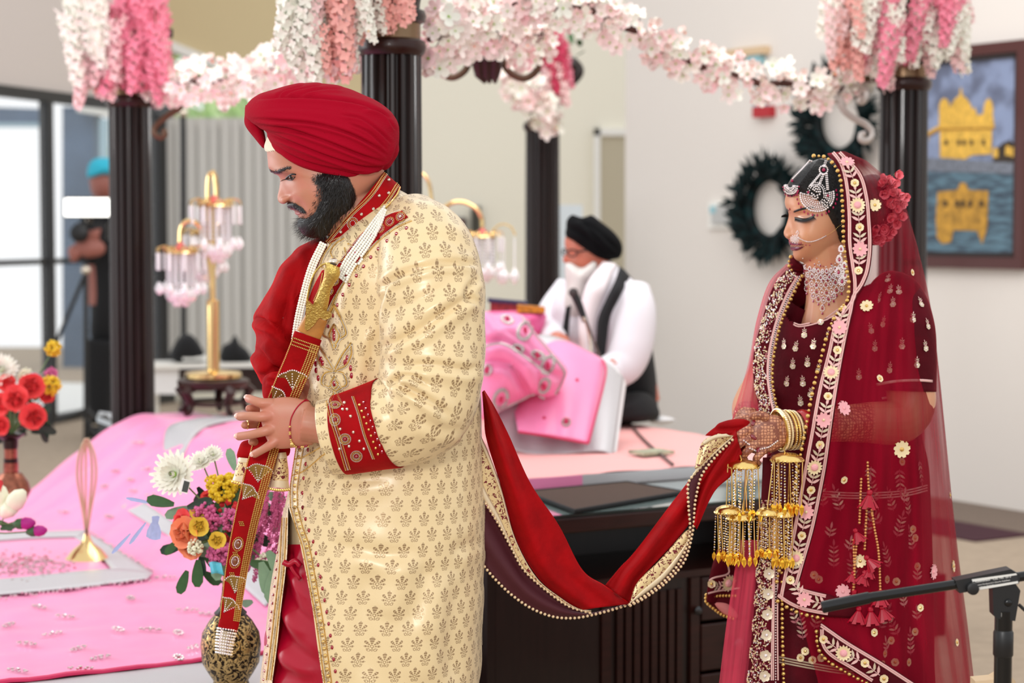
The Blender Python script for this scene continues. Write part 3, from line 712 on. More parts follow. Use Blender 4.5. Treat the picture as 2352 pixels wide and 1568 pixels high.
# hanging wisteria racemes on the column tops
flo = {}
for k, mn in dict(white='pwh', rose='prose', salmon='psalmon', pale='pp', hot='phot').items():
    b = MB()
    for i in range(34):
        z = -i*.0048; r0 = .021*(1-.7*i/34)+.003; a = i*2.4
        pos = np.array([r0*math.cos(a), r0*math.sin(a), z]); Rm = np.array(frame((math.cos(a), math.sin(a), -.35)))
        for j in range(4): b.grid((petal(.019-.0002*i, .0062, .35, 0, 3, 3)@rot(j*math.pi/2+.4, 'Z').T@rot(0, 'X').T)@Rm.T+pos)
    b.cur = 1; b.tube([(0, 0, .01), (0, 0, -.16)], .0012, 4)
    me = b.mesh('raceme'); me.materials.append(M[mn]); me.materials.append(M['stemg']); me.polygons.foreach_set('use_smooth', [True]*len(me.polygons)); flo[k] = me
def cluster(label, spots, d, seed, c):
    r_ = random.Random(seed); t = thing('wisteria_bunch', P(*c, d), label, 'flower bunch', 'wisteria bunches on the column tops')
    for px, py, n, kinds, spx, spy, sc in spots:
        for k in range(n):
            x, y = px+r_.uniform(-spx, spx), py+r_.uniform(-spy, spy); pos = P(x, y, d+r_.uniform(-.13, .05))
            part('raceme', flo[r_.choice(kinds)], t, MX(pos, Matrix.Rotation(r_.uniform(-.3, .3), 3, 'Y') @ Matrix.Rotation(r_.uniform(0, 6), 3, 'Z'), r_.uniform(.8, 1.15)*sc))
    lf = MB()
    for k in range(10):
        x, y = c[0]+r_.uniform(-90, 90), c[1]+r_.uniform(-70, 30); p0 = P(x, y, d-.05); g = petal(.06, .016, .2)@np.array(Matrix.Rotation(r_.uniform(0, 6), 3, 'Z') @ Matrix.Rotation(r_.uniform(0, 1.2), 3, 'X')).T
        lf.grid(g+p0)
    lf.build('leaves', M['leaf'], t); return t
cluster('white and deep pink wisteria bunch hanging on the left column top', [(190, -10, 16, ['white'], 34, 45, 1.5), (215, 60, 11, ['white', 'pale', 'white'], 42, 40, 1.4), (200, 95, 7, ['salmon', 'pale'], 25, 30, 1.2), (260, 60, 7, ['pale'], 20, 60, 1.3), (320, 10, 17, ['rose', 'rose', 'rose'], 48, 45, 1.6), (322, 75, 9, ['rose', 'pale', 'pale'], 48, 25, 1.3), (352, 130, 3, ['rose'], 15, 10, 1)], 7.82, 5, (260, 60))
cluster('white and salmon wisteria bunch hanging on the column behind the groom', [(690, -40, 15, ['white'], 32, 36, 1.15), (700, 30, 8, ['white'], 30, 28, 1.0), (770, -20, 15, ['pale', 'salmon', 'salmon', 'pale'], 40, 50, 1.1), (775, 60, 6, ['salmon', 'white'], 35, 15, .85), (845, -40, 6, ['white'], 20, 20, .9), (910, -75, 5, ['salmon', 'pale'], 40, 10, .9)], 5.45, 6, (770, 0))
cluster('white and bright pink wisteria bunch on the column behind the bride', [(1925, -20, 9, ['white', 'salmon', 'pale'], 28, 50, 1.3), (1960, 45, 6, ['white', 'white', 'salmon'], 30, 30, 1.0), (2010, 0, 12, ['pale', 'rose', 'white', 'salmon'], 38, 60, 1.25), (2080, -10, 14, ['white', 'white', 'pale', 'rose'], 36, 60, 1.25), (2160, -25, 15, ['rose', 'rose', 'white', 'pale'], 48, 50, 1.25), (2185, 30, 6, ['white'], 26, 30, 1.0)], 6.9, 7, (2060, 20))
cluster('deep pink and red flower bunch beside the far column top', [(1262, 70, 6, ['hot', 'rose'], 22, 18, 1.3), (1285, 105, 7, ['hot', 'rose'], 20, 25, 1.3), (1282, 150, 5, ['pale', 'rose'], 16, 12, 1.2)], 9.7, 8, (1275, 120))
# iron and wood scroll brackets
M['scroll'] = mat('bronzed_scroll', (92, 66, 48), .4, metal=.4); M['scrollsilver'] = mat('silvery_scroll', (196, 188, 182), .35, metal=.6)
br = thing('scroll_pendant', P(1125, 180, 6.9), 'bronze scroll bracket with carved boss under the blossoms between the columns', 'bracket')
MB().tube([P(a, b, 6.9) for a, b in cr([(1004, 150), (1015, 168), (1040, 178), (1068, 162), (1080, 132), (1086, 110)], 24)], .012, 8).build('scroll_arm', M['scroll'], br)
sp = [(1236-18+20*math.cos(a)*(1-.12*a/3), 130+20*math.sin(a)*(1-.12*a/3)) for a in np.linspace(3.6, 6.4, 8)]
MB().tube([P(a, b, 6.9) for a, b in cr([(1150, 110), (1158, 148), (1176, 170), (1204, 180), (1230, 165), (1238, 138), (1225, 120), (1212, 128)], 34)], .012, 8).build('scroll_arm', M['scroll'], br)
MB().lathe([(.012, -.02), (.012, .02)], 16).build('scroll_eye', M['scroll'], br).data.transform(Matrix.Translation(P(1216, 130, 6.88)) @ Matrix.Rotation(math.pi/2, 4, 'X') @ Matrix.Diagonal((1.7, 1.7, 1, 1)))
bs = MB(); 
for dx in (-24, -2, 22): bs.tube([P(1120+dx, 108, 6.88), P(1120+dx*.9, 140, 6.86), P(1120+dx*.75, 172, 6.88), P(1120+dx*.5+6, 190, 6.9)], [.02, .024, .018, .006], 8)
bs.build('boss', M['wood_red'], br)
b2 = thing('silver_scroll_bracket', P(1965, 320, 7.0), 'silvery S-shaped scroll bracket on the column behind the bride', 'bracket')
MB().tube([P(a, b, 7.0) for a, b in cr([(1985, 222), (1972, 232), (1984, 232), (1990, 210), (1972, 196), (1946, 204), (1932, 228), (1938, 252), (1962, 272), (1990, 286), (2003, 305), (1996, 322), (1980, 322), (1978, 310), (1988, 308)], 60)], .0125, 8).build('scroll', M['scrollsilver'], b2)
MB().tube([P(a, b, 7.0) for a, b in cr([(1905, 200), (1922, 214), (1920, 232), (1910, 234)], 14)], .009, 8).build('small_scroll', M['scrollsilver'], b2)
MB().tube([P(1860, 192, 7.0), P(2030, 178, 7.03)], .012, 8).build('rod', M['scroll'], b2)
b3 = thing('iron_scroll_bracket', P(380, 300, 7.95), 'brown S-shaped scroll bracket on the right of the left column', 'bracket')
MB().tube([P(a, b, 7.9) for a, b in cr([(432, 192), (418, 215), (415, 245), (390, 262), (362, 285), (354, 305), (368, 316), (380, 308), (374, 298)], 30)], .013, 8).build('scroll', M['scroll'], b3)
MB().tube([P(345, 195, 7.9), P(470, 180, 7.7)], .012, 8).build('rod', M['scroll'], b3)
fb = thing('carved_bracket', P(1295, 190, 9.9), 'dark carved corner bracket on the far column top', 'bracket')
MB().tube([P(a, b, 9.9) for a, b in cr([(1322, 150), (1328, 165), (1312, 185), (1290, 198), (1272, 210), (1268, 235)], 20)], [.03]*10+[.022]*10, 10).build('bracket', M['wood'], fb)
MB().ball(P(1315, 150, 9.9), .04, 12, 8).build('knop', M['wood'], fb)
# ================================================================ CRYSTAL LAMPS
drop = MB(); drop.lathe([(.0004, .0), (.006, -.008), (.017, -.03), (.014, -.045), (.0004, -.062)], 6); drop = drop.mesh('crystal_drop'); drop.materials.append(M['crystal'])
strand = MB()
for i in range(8): strand.ball((0, 0, -i*.0185), .0098, 6, 4)
strand = strand.mesh('bead_strand'); strand.materials.append(M['crystal'])
rod = MB(); rod.lathe([(.004, 0), (.006, -.004), (.006, -.075), (.004, -.08)], 6); rod = rod.mesh('glass_rod'); rod.materials.append(M['crystal'])
M['lampred'] = mat('red_enamel_cap', (206, 96, 84), .3)
def shade(t, c, s=1.0):
    c = np.asarray(c); b = MB(); b.lathe([(.012*s, .0), (.07*s, -.012*s), (.078*s, -.022*s), (.06*s, -.03*s)], 20, c); b.build('crown', M['brass'], t)
    MB().lathe([(.034*s, -.008*s), (.02*s, .012*s), (.006*s, .03*s)], 14, c).build('cap', M['lampred'], t)
    fr = MB()
    for k in range(10):
        a = k*math.pi/5; d = np.array([math.cos(a), math.sin(a), 0]); fr.tube([c+d*.05*s, c+d*.08*s+[0, 0, .012*s], c+d*.105*s+[0, 0, .004*s], c+d*.112*s-[0, 0, .016*s]], .003*s, 5); fr.ball(c+d*.062*s-[0, 0, .006*s], .012*s, 6, 4)
        part('glass_rod', rod, t, MX(c+d*.108*s-[0, 0, .02*s], None, s)); part('crystal_drop', drop, t, MX(c+d*.104*s-[0, 0, .15*s], None, s))
    fr.build('finial_ring', M['brass'], t)
    for k in range(14):
        a = k*math.pi/7; d = np.array([math.cos(a), math.sin(a), 0]); part('bead_strand', strand, t, MX(c+d*.06*s-[0, 0, .03*s], None, s))
        part('crystal_drop', drop, t, MX(c+d*.055*s-[0, 0, .175*s], None, s*1.1))
    for k in range(7):
        a = k*2*math.pi/7; d = np.array([math.cos(a), math.sin(a), 0]); part('crystal_drop', drop, t, MX(c+d*.03*s-[0, 0, .20*s], None, s*1.1))
LDp = 7.85
lamp = thing('crystal_lamp', P(490, 868, LDp), 'brass table lamp with tiered crystal shades on carved stand left of the groom', 'lamp')
zb = P(490, 868, LDp)
MB().lathe([(.108, 0), (.112, .004), (.112, .02), (.104, .026), (.05, .032), (.02, .036)], 36, zb).build('base', M['brass'], lamp)
zt = P(490, 690, LDp); MB().lathe([(.026, .03), (.026, zt[2]-zb[2]), (.020, zt[2]-zb[2]+.004)], 20, zb).build('lower_pole', M['brass'], lamp)
z3 = P(490, 470, LDp); MB().lathe([(.013, zt[2]-zb[2]), (.011, z3[2]-zb[2])], 14, zb).build('upper_pole', M['brass'], lamp)
MB().tube([P(a, b, LDp) for a, b in cr([(484, 600), (478, 480), (478, 420), (484, 393), (492, 400), (496, 430), (497, 452)], 24)], .010, 8).build('arm', M['brass'], lamp)
MB().tube([P(a, b, LDp-.02) for a, b in cr([(486, 640), (470, 540), (450, 512), (428, 508), (416, 525), (414, 556)], 24)], .010, 8).build('arm', M['brass'], lamp)
shade(lamp, P(494, 462, LDp), .92); shade(lamp, P(415, 570, LDp-.06), .86)
MB().tube([P(a, b, LDp+.15) for a, b in cr([(490, 640), (496, 560), (505, 500), (514, 520)], 16)], .009, 8).build('arm', M['brass'], lamp)
shade(lamp, P(470, 530, LDp+.16), .8)
st = thing('carved_wood_stand', P(490, 955, LDp), 'dark carved round wooden stand with curved legs under the crystal lamp', 'stand')
zs = P(490, 868, LDp)-np.array([0, 0, .002]); zf = ZU+.02
MB().lathe([(.06, -.035), (.135, -.032), (.142, -.02), (.142, -.006), (.13, 0), (.11, .0)], 36, zs).build('top', M['wood_red'], st)
for k in range(5):
    a = k*2*math.pi/5+.3; d = np.array([math.cos(a), math.sin(a), 0]); H = zs[2]-zf
    MB().tube([zs+d*.12-[0, 0, .03], zs+d*.15-[0, 0, .35*H], zs+d*.118-[0, 0, .7*H], zs+d*.13-[0, 0, .93*H], zs+d*.15-[0, 0, H]], [.024, .021, .015, .013, .014], 8).build('leg', M['wood_red'], st)
MB().tube([zs+np.array([.112*math.cos(a), .112*math.sin(a), -.72*(zs[2]-zf)]) for a in np.linspace(0, 6.283, 32, endpoint=False)], .008, 8, closed=True).build('stretcher_ring', M['wood_red'], st)
L2 = 8.3
lamp2 = thing('crystal_lamp', P(1050, 900, L2), 'second brass crystal lamp half hidden behind the groom shoulder', 'lamp')
q = P(1050, 900, L2); q[2] = ZU+.02; MB().lathe([(.10, 0), (.11, .01), (.1, .025), (.03, .03)], 30, q).build('base', M['brass'], lamp2)
MB().tube([q+[0, 0, .02], P(1050, 700, L2), P(1030, 560, L2)], .014, 10).build('pole', M['brass'], lamp2)
MB().tube([P(a, b, L2) for a, b in cr([(1030, 560), (1010, 500), (1030, 470), (1060, 463), (1090, 476), (1106, 500), (1108, 522)], 30)], .0095, 8).build('arm', M['brass'], lamp2)
MB().tube([P(a, b, L2+.1) for a, b in cr([(1000, 600), (992, 470), (985, 420), (970, 398), (955, 400)], 24)], .008, 8).build('arm', M['brass'], lamp2)
MB().tube([P(a, b, L2) for a, b in cr([(1130, 530), (1150, 515), (1172, 520), (1184, 540)], 14)], .004, 6).build('branch_arm', M['brass'], lamp2)
shade(lamp2, P(1108, 535, L2), .78); shade(lamp2, P(992, 500, L2+.1), .7)
for px in (1150, 1158, 1182): part('glass_rod', rod, lamp2, MX(P(px, 545, L2), None, (.5, .5, 1.6))); part('crystal_drop', drop, lamp2, MX(P(px, 612, L2), None, 1.25))
# ================================================================ VASES AND BOUQUETS
def etched():
    m, nt, b = newmat('etched_brass'); g = NG(nt); x, y, z, tc = uvxy(nt, 'Object')
    v = nt.nodes.new('ShaderNodeTexVoronoi'); v.inputs['Scale'].default_value = 70; v.feature = 'F1'; n = nt.nodes.new('ShaderNodeTexNoise'); n.inputs['Scale'].default_value = 60; n.inputs['Distortion'].default_value = 2.5
    nt.links.new(tc.outputs['Object'], v.inputs[0]); nt.links.new(tc.outputs['Object'], n.inputs[0])
    f = g.step(n.outputs[0], .44, .56); nt.links.new(g.mix(f, lin((40, 28, 20)), lin((190, 158, 104))), b.inputs['Base Color'])
    b.inputs['Metallic'].default_value = .85; b.inputs['Roughness'].default_value = .25
    bp = nt.nodes.new('ShaderNodeBump'); bp.inputs['Strength'].default_value = .5; bp.inputs['Distance'].default_value = .002; nt.links.new(f, bp.inputs['Height']); nt.links.new(bp.outputs[0], b.inputs['Normal']); return m
M['etched'] = etched(); M['copper'] = mat('copper_band', (150, 92, 72), .3, metal=.8, var=.4, vscale=60); M['darkbrass'] = mat('blackened_brass', (44, 34, 28), .3, metal=.7)
VD = 4.55; vb = P(531, 1600, VD); vb[2] = ZL+.012
def zz(py, d=VD): return P(531, py, d)[2]-vb[2]
vase = thing('etched_brass_vase', vb, 'etched brass vase with narrow neck standing behind the sword tip', 'vase')
px_ = S(VD)
MB().lathe([(.03, 0), (.042, .004), (.04, .012), (.052, .03), (zz(1500)*0+66*px_, zz(1520)), (70*px_, zz(1480)), (66*px_, zz(1452)), (50*px_, zz(1425)), (34*px_, zz(1408))], 40, vb).build('belly', M['etched'], vase)
MB().lathe([(36*px_, zz(1412)), (38*px_, zz(1406)), (30*px_, zz(1398)), (26*px_, zz(1392))], 30, vb).build('collar', M['darkbrass'], vase)
MB().lathe([(26*px_, zz(1394)), (20*px_, zz(1360)), (17*px_, zz(1320)), (16*px_, zz(1280)), (20*px_, zz(1255)), (26*px_, zz(1245))], 30, vb).build('neck', M['etched'], vase)
M['labelp'] = mat('tag_white', (240, 240, 236), .6); M['tagink'] = mat('tag_ink', (60, 66, 64), .6); M['bluerib'] = mat('cyan_ribbon', (96, 196, 220), .4)
rose = flower_mesh('rose', [M['pcoral'], M['leaf']], [(5, .040, .026, .55, .35, -.1, 0, 0), (5, .034, .022, .8, .75, 0, .5, 0), (4, .026, .018, 1, 1.05, 0, .2, 0), (3, .018, .013, 1, 1.3, 0, 0, 0)], None, (.008, 1))
def recolour(me, *ms):
    m2 = me.copy(); m2.materials.clear()
    for m_ in ms: m2.materials.append(m_)
    return m2
mum = flower_mesh('chrysanthemum', [M['pwh'], M['lime']], [(22, .055, .0062, .15, .05, .1, 0, 0), (20, .048, .006, .25, .35, .1, .1, 0), (16, .038, .0055, .4, .65, .1, .2, 0), (12, .026, .005, .5, 1.0, .1, 0, 0)], (.008, 1, .01))
def bouquet(name, label, c, items, stems_to, d):
    t = thing(name, P(*c, d), label, 'bouquet'); r_ = random.Random(int(c[0])); sm = MB()
    for nm, me, px, py, dd, s_, nx, nz in items:
        pos = P(px, py, d+dd); part(nm, me, t, look_mat(pos, (nx, -1, nz), r_.uniform(0, 6), s_))
        if stems_to is not None: sm.tube([pos+[0, .01, 0], pos*.5+np.asarray(stems_to)*.5+[0, .01, .02], np.asarray(stems_to)], .002, 5)
    if stems_to is not None: sm.build('stem_bundle', M['stemg'], t)
    return t
def heads(col, n, r, bs, L=None):
    b = MB()
    for i in range(n):
        p = RNG.normal(size=3); p /= np.linalg.norm(p); p *= r*RNG.uniform(.55, 1)
        if L: p = np.array([p[0]*.5, p[1]*.5, 0])+[0, 0, RNG.uniform(0, L)]
        b.ball(p, bs*RNG.uniform(.7, 1.3), 5, 3)
    me = b.mesh('floret_head'); me.materials.append(M[col]); return me
yar = heads('pgoldy', 150, .036, .006); hea = heads('pheather', 130, .026, .0045); hea2 = heads('pheather', 150, .04, .0045, .17); wht = heads('pcream', 60, .018, .004); ber = heads('pred', 16, .02, .006)
leafbig = MB().grid(petal(.065, .0135, .15, -.1, 4, 6)).mesh('leaf'); leafbig.materials.append(M['leaf']); leafb = recolour(leafbig, M['leafpale']); leafc = recolour(leafbig, M['leafdark'])
ros2 = recolour(rose, M['ppeach'], M['leaf']); rosy = recolour(rose, M['pyel'], M['leaf'])
top = P(531, 1262, VD)
bq = bouquet('flower_bouquet', 'mixed bouquet with white chrysanthemum and yarrow in the brass vase', (520, 1180), [
 ('chrysanthemum', mum, 402, 1090, -.02, 1.0, -.25, .25), ('chrysanthemum', mum, 462, 1062, .05, .55, -.3, .9), ('chrysanthemum', mum, 488, 1045, .06, .45, .2, 1.0),
 ('yarrow_head', yar, 512, 1122, -.02, .95, 0, .2), ('yarrow_head', yar, 535, 1108, .02, .7, 0, .2), ('yarrow_head', yar, 490, 1108, .0, .55, 0, .2),
 ('rose', ros2, 432, 1222, -.06, 1.0, -.4, .1), ('rose', rose, 428, 1198, -.03, .75, -.7, .3), ('rose', ros2, 446, 1250, -.05, .8, -.2, -.2), ('rose', rosy, 458, 1208, -.08, .62, .1, .2), ('rose', rosy, 497, 1240, -.08, .55, .2, .2), ('rose', rosy, 455, 1180, -.04, .5, 0, .5), ('rose', rose, 478, 1145, .02, .45, 0, .4),
 ('heather', hea, 470, 1180, -.04, 1.2, 0, 0), ('heather', hea, 485, 1195, -.05, .9, 0, 0), ('heather', hea, 530, 1192, -.06, 1.0, 0, 0), ('heather', hea, 505, 1268, -.07, 1.1, 0, 0), ('heather', hea, 500, 1285-12, -.05, 1.0, 0, 0), ('heather', hea, 545, 1258, -.06, 1.0, 0, 0),
 ('berries', ber, 528, 1165, -.02, 1.2, 0, 0), ('berries', ber, 530, 1230, -.02, 1.2, 0, 0), ('small_white_flower', wht, 448, 1255, -.09, 1.0, 0, 0), ('small_white_flower', wht, 612, 1290, -.02, 1.2, 0, 0)], top, VD)
r_ = random.Random(5)
for k in range(60):
    x, y = 600+r_.uniform(-48, 52), 1130+r_.uniform(0, 170); b_ = r_.uniform(-.03, .08)
    part('heather', hea2, bq, MX(P(x, y+40, VD+b_), Matrix.Rotation(r_.uniform(0, .5), 3, 'Y') @ Matrix.Rotation(r_.uniform(0, 6), 3, 'Z'), (.28, .28, .42)))
for k in range(90):
    x, y = 525+r_.normalvariate(0, 48), 1225+r_.normalvariate(0, 55)
    if x < 425 and y < 1180: continue
    part('leaf', r_.choice([leafbig, leafb, leafb, leafc]), bq, MX(P(x, y, VD+r_.uniform(-.02, .09)), Matrix.Rotation(r_.uniform(0, 6), 3, 'Y') @ Matrix.Rotation(r_.uniform(.7, 1.9), 3, 'X'), r_.uniform(.6, 1.05)))
for x, y, a, s_, me in ((430, 1310, 3.5, .9, leafbig), (455, 1285, 3.2, 1.0, leafbig), (490, 1270, 3.0, 1.0, leafb), (615, 1265, 2.6, 1.3, leafb), (600, 1290, 2.9, 1.3, leafb), (625, 1310, 3.2, 1.2, leafb), (575, 1290, 1.9, 1.1, leafbig), (400, 1158, -1.4, 1.0, leafbig), (410, 1240, 3.9, .7, leafbig), (560, 1062, .2, .7, leafb), (540, 1080, -.3, .8, leafb), (430, 1165, 1.3, .9, leafc)):
    part('leaf', me, bq, MX(P(x, y, VD-.05), Matrix.Rotation(a, 3, 'Y') @ Matrix.Rotation(1.45, 3, 'X'), s_))
tg = MB().prism([P(a, b, VD-.07) for a, b in ((410, 1128), (418, 1098), (438, 1104), (430, 1134))], (0, .002, 0)).build('paper_tag', M['labelp'], bq, smooth=False)
MB().prism([P(a, b, VD-.0705) for a, b in ((417, 1128), (423, 1103), (436, 1107), (430, 1131))], (0, .0004, 0)).build('tag_print', M['tagink'], tg, smooth=False)
rb = MB().grid(np.array([[P(480+i*7+j*2, 1288+j*9+abs(i-1.5)*2, VD-.09-.004*math.sin(i*2)) for i in range(5)] for j in range(4)])).build('cyan_ribbon', M['bluerib'], bq); solid(rb, .001)
bf = MB()
for a in range(5): bf.grid(petal(.055, .009, .2)@np.array(Matrix.Rotation(2.9+a*.18, 3, 'Y') @ Matrix.Rotation(1.5, 3, 'X')).T+P(352+a*3, 1185, VD+.02))
bf.build('blue_flower', M['pblue'], bq)
for x, y, a in ((335, 1200, 3.8), (352, 1155, -1.4), (395, 1175, 1.5), (300, 1225, 3.9)): part('blue_petal', recolour(leafbig, M['pblue']), bq, MX(P(x, y, VD+.03), Matrix.Rotation(a, 3, 'Y') @ Matrix.Rotation(1.5, 3, 'X'), (.35, 1, 1)))
# copper vase with red roses at the left edge
V2D = 6.3; vb2 = P(26, 1152, V2D); vb2[2] = max(vb2[2], ZL+.01); h = lambda py: P(26, py, V2D)[2]-vb2[2]; q_ = S(V2D)
vz = thing('copper_vase', vb2, 'banded copper vase with red roses at the left edge of the picture', 'vase')
MB().lathe([(.04, 0), (34*q_, h(1148)), (45*q_, h(1128)), (40*q_, h(1108)), (24*q_, h(1085))], 32, vb2).build('belly', M['copper'], vz)
for a, b, r0, mm_ in ((1085, 1062, 17, 'copper'), (1062, 1052, 16, 'darkbrass'), (1052, 1030, 15, 'copper'), (1030, 1024, 16, 'darkbrass'), (1024, 1010, 17, 'darkbrass')):
    MB().lathe([(r0*q_, h(a)), (r0*q_*1.02, h(b))], 28, vb2).build('neck_band', M[mm_], vz)
MB().lathe([(17*q_, h(1010)), (30*q_, h(1000)), (32*q_, h(996)), (26*q_, h(994))], 28, vb2).build('lip', M['darkbrass'], vz)
it = [('rose', rose, x, y, dd, s_, nx, nz) for x, y, dd, s_, nx, nz in ((75, 888, -.03, 1.15, .1, .3), (40, 918, -.06, 1.2, -.1, .2), (78, 958, -.07, 1.15, .2, .1), (12, 930, -.03, 1.0, -.3, .3), (105, 910, .02, .7, .5, .2), (5, 975, -.02, .9, -.2, 0), (20, 885, .03, .8, 0, .5))]
it += [('yarrow_head', yar, 118, 885, 0, .9, 0, 0), ('yarrow_head', yar, 122, 800, .05, .75, 0, 0), ('chrysanthemum', mum, 5, 850, .05, 1.0, 0, .4), ('small_white_flower', wht, 60, 862, .04, 1.3, 0, 0), ('blue_flower', recolour(wht, M['pblue']), 80, 868, .02, 1.0, 0, 0), ('heather', hea, 118, 860, .04, .9, 0, 0)]
bq2 = bouquet('flower_bouquet', 'bouquet of coral red roses in the copper vase at the left edge', (40, 930), it, P(26, 1000, V2D), V2D)
for k in range(44):
    x, y = 45+r_.uniform(-55, 55), 965+r_.uniform(-60, 35); part('leaf', r_.choice([leafbig, leafc]), bq2, MX(P(x, y, V2D+r_.uniform(0, .08)), Matrix.Rotation(r_.uniform(0, 6), 3, 'Y') @ Matrix.Rotation(r_.uniform(.7, 1.9), 3, 'X'), r_.uniform(.6, 1)))
# magenta buds of another bouquet entering at the left
TD = 5.2; bud = MB(); bud.lathe([(.001, -.002), (.010, .004), (.0135, .016), (.011, .028), (.004, .036)], 10); bud.cur = 1; bud.lathe([(.004, -.012), (.011, -.002), (.012, .008)], 8)
bud = bud.mesh('bud'); bud.materials.append(M['pmag']); bud.materials.append(M['leaf']); bud.polygons.foreach_set('use_smooth', [True]*len(bud.polygons))
tb = thing('flower_bouquet', P(0, 1235, TD), 'magenta buds and white flower reaching in at the left edge', 'bouquet')
for x, y, me_, s_, a in ((42, 1203, bud, 1.25, 1.5), (72, 1221, bud, 1.15, 1.45)): part('bud', me_, tb, MX(P(x, y, TD), Matrix.Rotation(a, 3, 'Y'), s_))
part('bud', recolour(bud, M['pcream'], M['leaf']), tb, MX(P(18, 1172, TD), Matrix.Rotation(.7, 3, 'Y'), 1.9)); part('bud', recolour(bud, M['pcream'], M['leaf']), tb, MX(P(6, 1168, TD+.02), Matrix.Rotation(-.2, 3, 'Y'), 1.9))
part('petal', recolour(leafbig, M['pred']), tb, MX(P(0, 1130, TD), Matrix.Rotation(-.2, 3, 'Y') @ Matrix.Rotation(1.4, 3, 'X'), .55)); part('petal', recolour(leafbig, M['pred']), tb, MX(P(-8, 1135, TD), Matrix.Rotation(.3, 3, 'Y') @ Matrix.Rotation(1.4, 3, 'X'), .6))
sm = MB()
for a, b in (((36, 1203), (-40, 1195)), ((66, 1221), (-40, 1222)), ((12, 1185), (-30, 1240))): sm.tube([P(*a, TD), P((a[0]+b[0])/2, (a[1]+b[1])/2+3, TD), P(*b, TD)], .002, 5)
sm.build('stem_bundle', M['stemg'], tb)
for x, y, a in ((0, 1215, 1.3), (-5, 1195, 2.2)): part('leaf', leafbig, tb, MX(P(x, y, TD+.01), Matrix.Rotation(a, 3, 'Y') @ Matrix.Rotation(1.4, 3, 'X'), .7))
# brass loop ornament
OD = P2Z(200, 1290)[1]; ob = P2Z(200, 1286); q_ = S(OD)
orn = thing('brass_loop_ornament', ob, 'slender brass loop ornament on a cone foot on the pink sheet', 'ornament')
hh = lambda py: (P(200, py, OD)-P(200, 1286, OD))[2]
MB().lathe([(49*q_, .0), (50*q_, .006), (34*q_, hh(1262)), (16*q_, hh(1248)), (9*q_, hh(1236)), (6*q_, hh(1224))], 40, ob).build('foot', M['brass'], orn)
M['rosegold'] = mat('rose_brass', (206, 176, 148), .3, metal=.7)
for dx, top_, wd in ((0, 1005, 21), (0, 1012, 12)):
    MB().tube([P(a, b, OD-.004) for a, b in cr([(199+dx, 1230), (199-wd*.45, 1170), (199-wd, 1100), (199-wd*.9, 1050), (199-wd*.35, top_+12), (199+dx, top_), (199+wd*.35, top_+12), (199+wd*.9, 1050), (199+wd, 1100), (199+wd*.45, 1170), (199+dx, 1230)], 50)], (.0026), 6, flat=1.5).build('loop', M['rosegold'], orn)
MB().tube([P(197, b, OD+.004) for b in (1006, 1060, 1140, 1225)], [.005, .0035, .003, .003], 6).build('spear', M['rosegold'], orn)
# ================================================================ FIGURE HELPERS
def ray_poly(poly, c, ang):
    """farthest hit radius of a ray from c at angle ang with closed polygon"""
    d = np.array([math.cos(ang), math.sin(ang)]); best = 0
    for i in range(len(poly)):
        a = poly[i]-c; b = poly[(i+1) % len(poly)]-c; e = b-a; den = d[0]*e[1]-d[1]*e[0]
        if abs(den) < 1e-9: continue
        t = (a[0]*e[1]-a[1]*e[0])/den; s_ = (a[0]*d[1]-a[1]*d[0])/den
        if t > 0 and -1e-6 <= s_ <= 1+1e-6 and t > best: best = t
    return best
def blob_grid(outline, c, D, H, na=120, nb=60, smooth=True, full=None, sig=.014, e=1.0, depth_shift=None):
    """closed body whose outline follows 'outline' (px) around c, half depth H (m). full: outline with features localised near the mid plane"""
    c = np.asarray(c, float); o = cr(outline, 220, True) if smooth else np.asarray(outline, float)
    th = np.arange(na)/na*2*math.pi; R = np.array([ray_poly(o, c, a) for a in th]); N_ = np.zeros(na)
    if full is not None: f = cr(full, 320, True); N_ = np.array([ray_poly(f, c, a) for a in th])-R
    be = np.linspace(-math.pi/2, math.pi/2, nb); G = np.zeros((na, nb, 3))
    sg = sig(th) if callable(sig) else np.full(na, sig)
    for j, b in enumerate(be):
        cb = max(math.cos(b), 1e-3)**e; y = H*math.sin(b); rr = R*cb+N_*np.exp(-(y/sg)**2)*(cb > .05)
        for i in range(na):
            G[i, j] = P(c[0]+rr[i]*math.cos(th[i]), c[1]+rr[i]*math.sin(th[i]), D+y+(depth_shift(c[0]+rr[i]*math.cos(th[i]), c[1]+rr[i]*math.sin(th[i])) if depth_shift else 0))
    return G
def in_poly(Q, poly):
    x, y = Q[..., 0], Q[..., 1]; r = np.zeros(x.shape, bool); n = len(poly)
    for i in range(n):
        x0, y0 = poly[i]; x1, y1 = poly[(i+1) % n]
        k = ((y0 > y) != (y1 > y)) & (x < (x1-x0)*(y-y0)/(y1-y0+1e-12)+x0); r ^= k
    return r
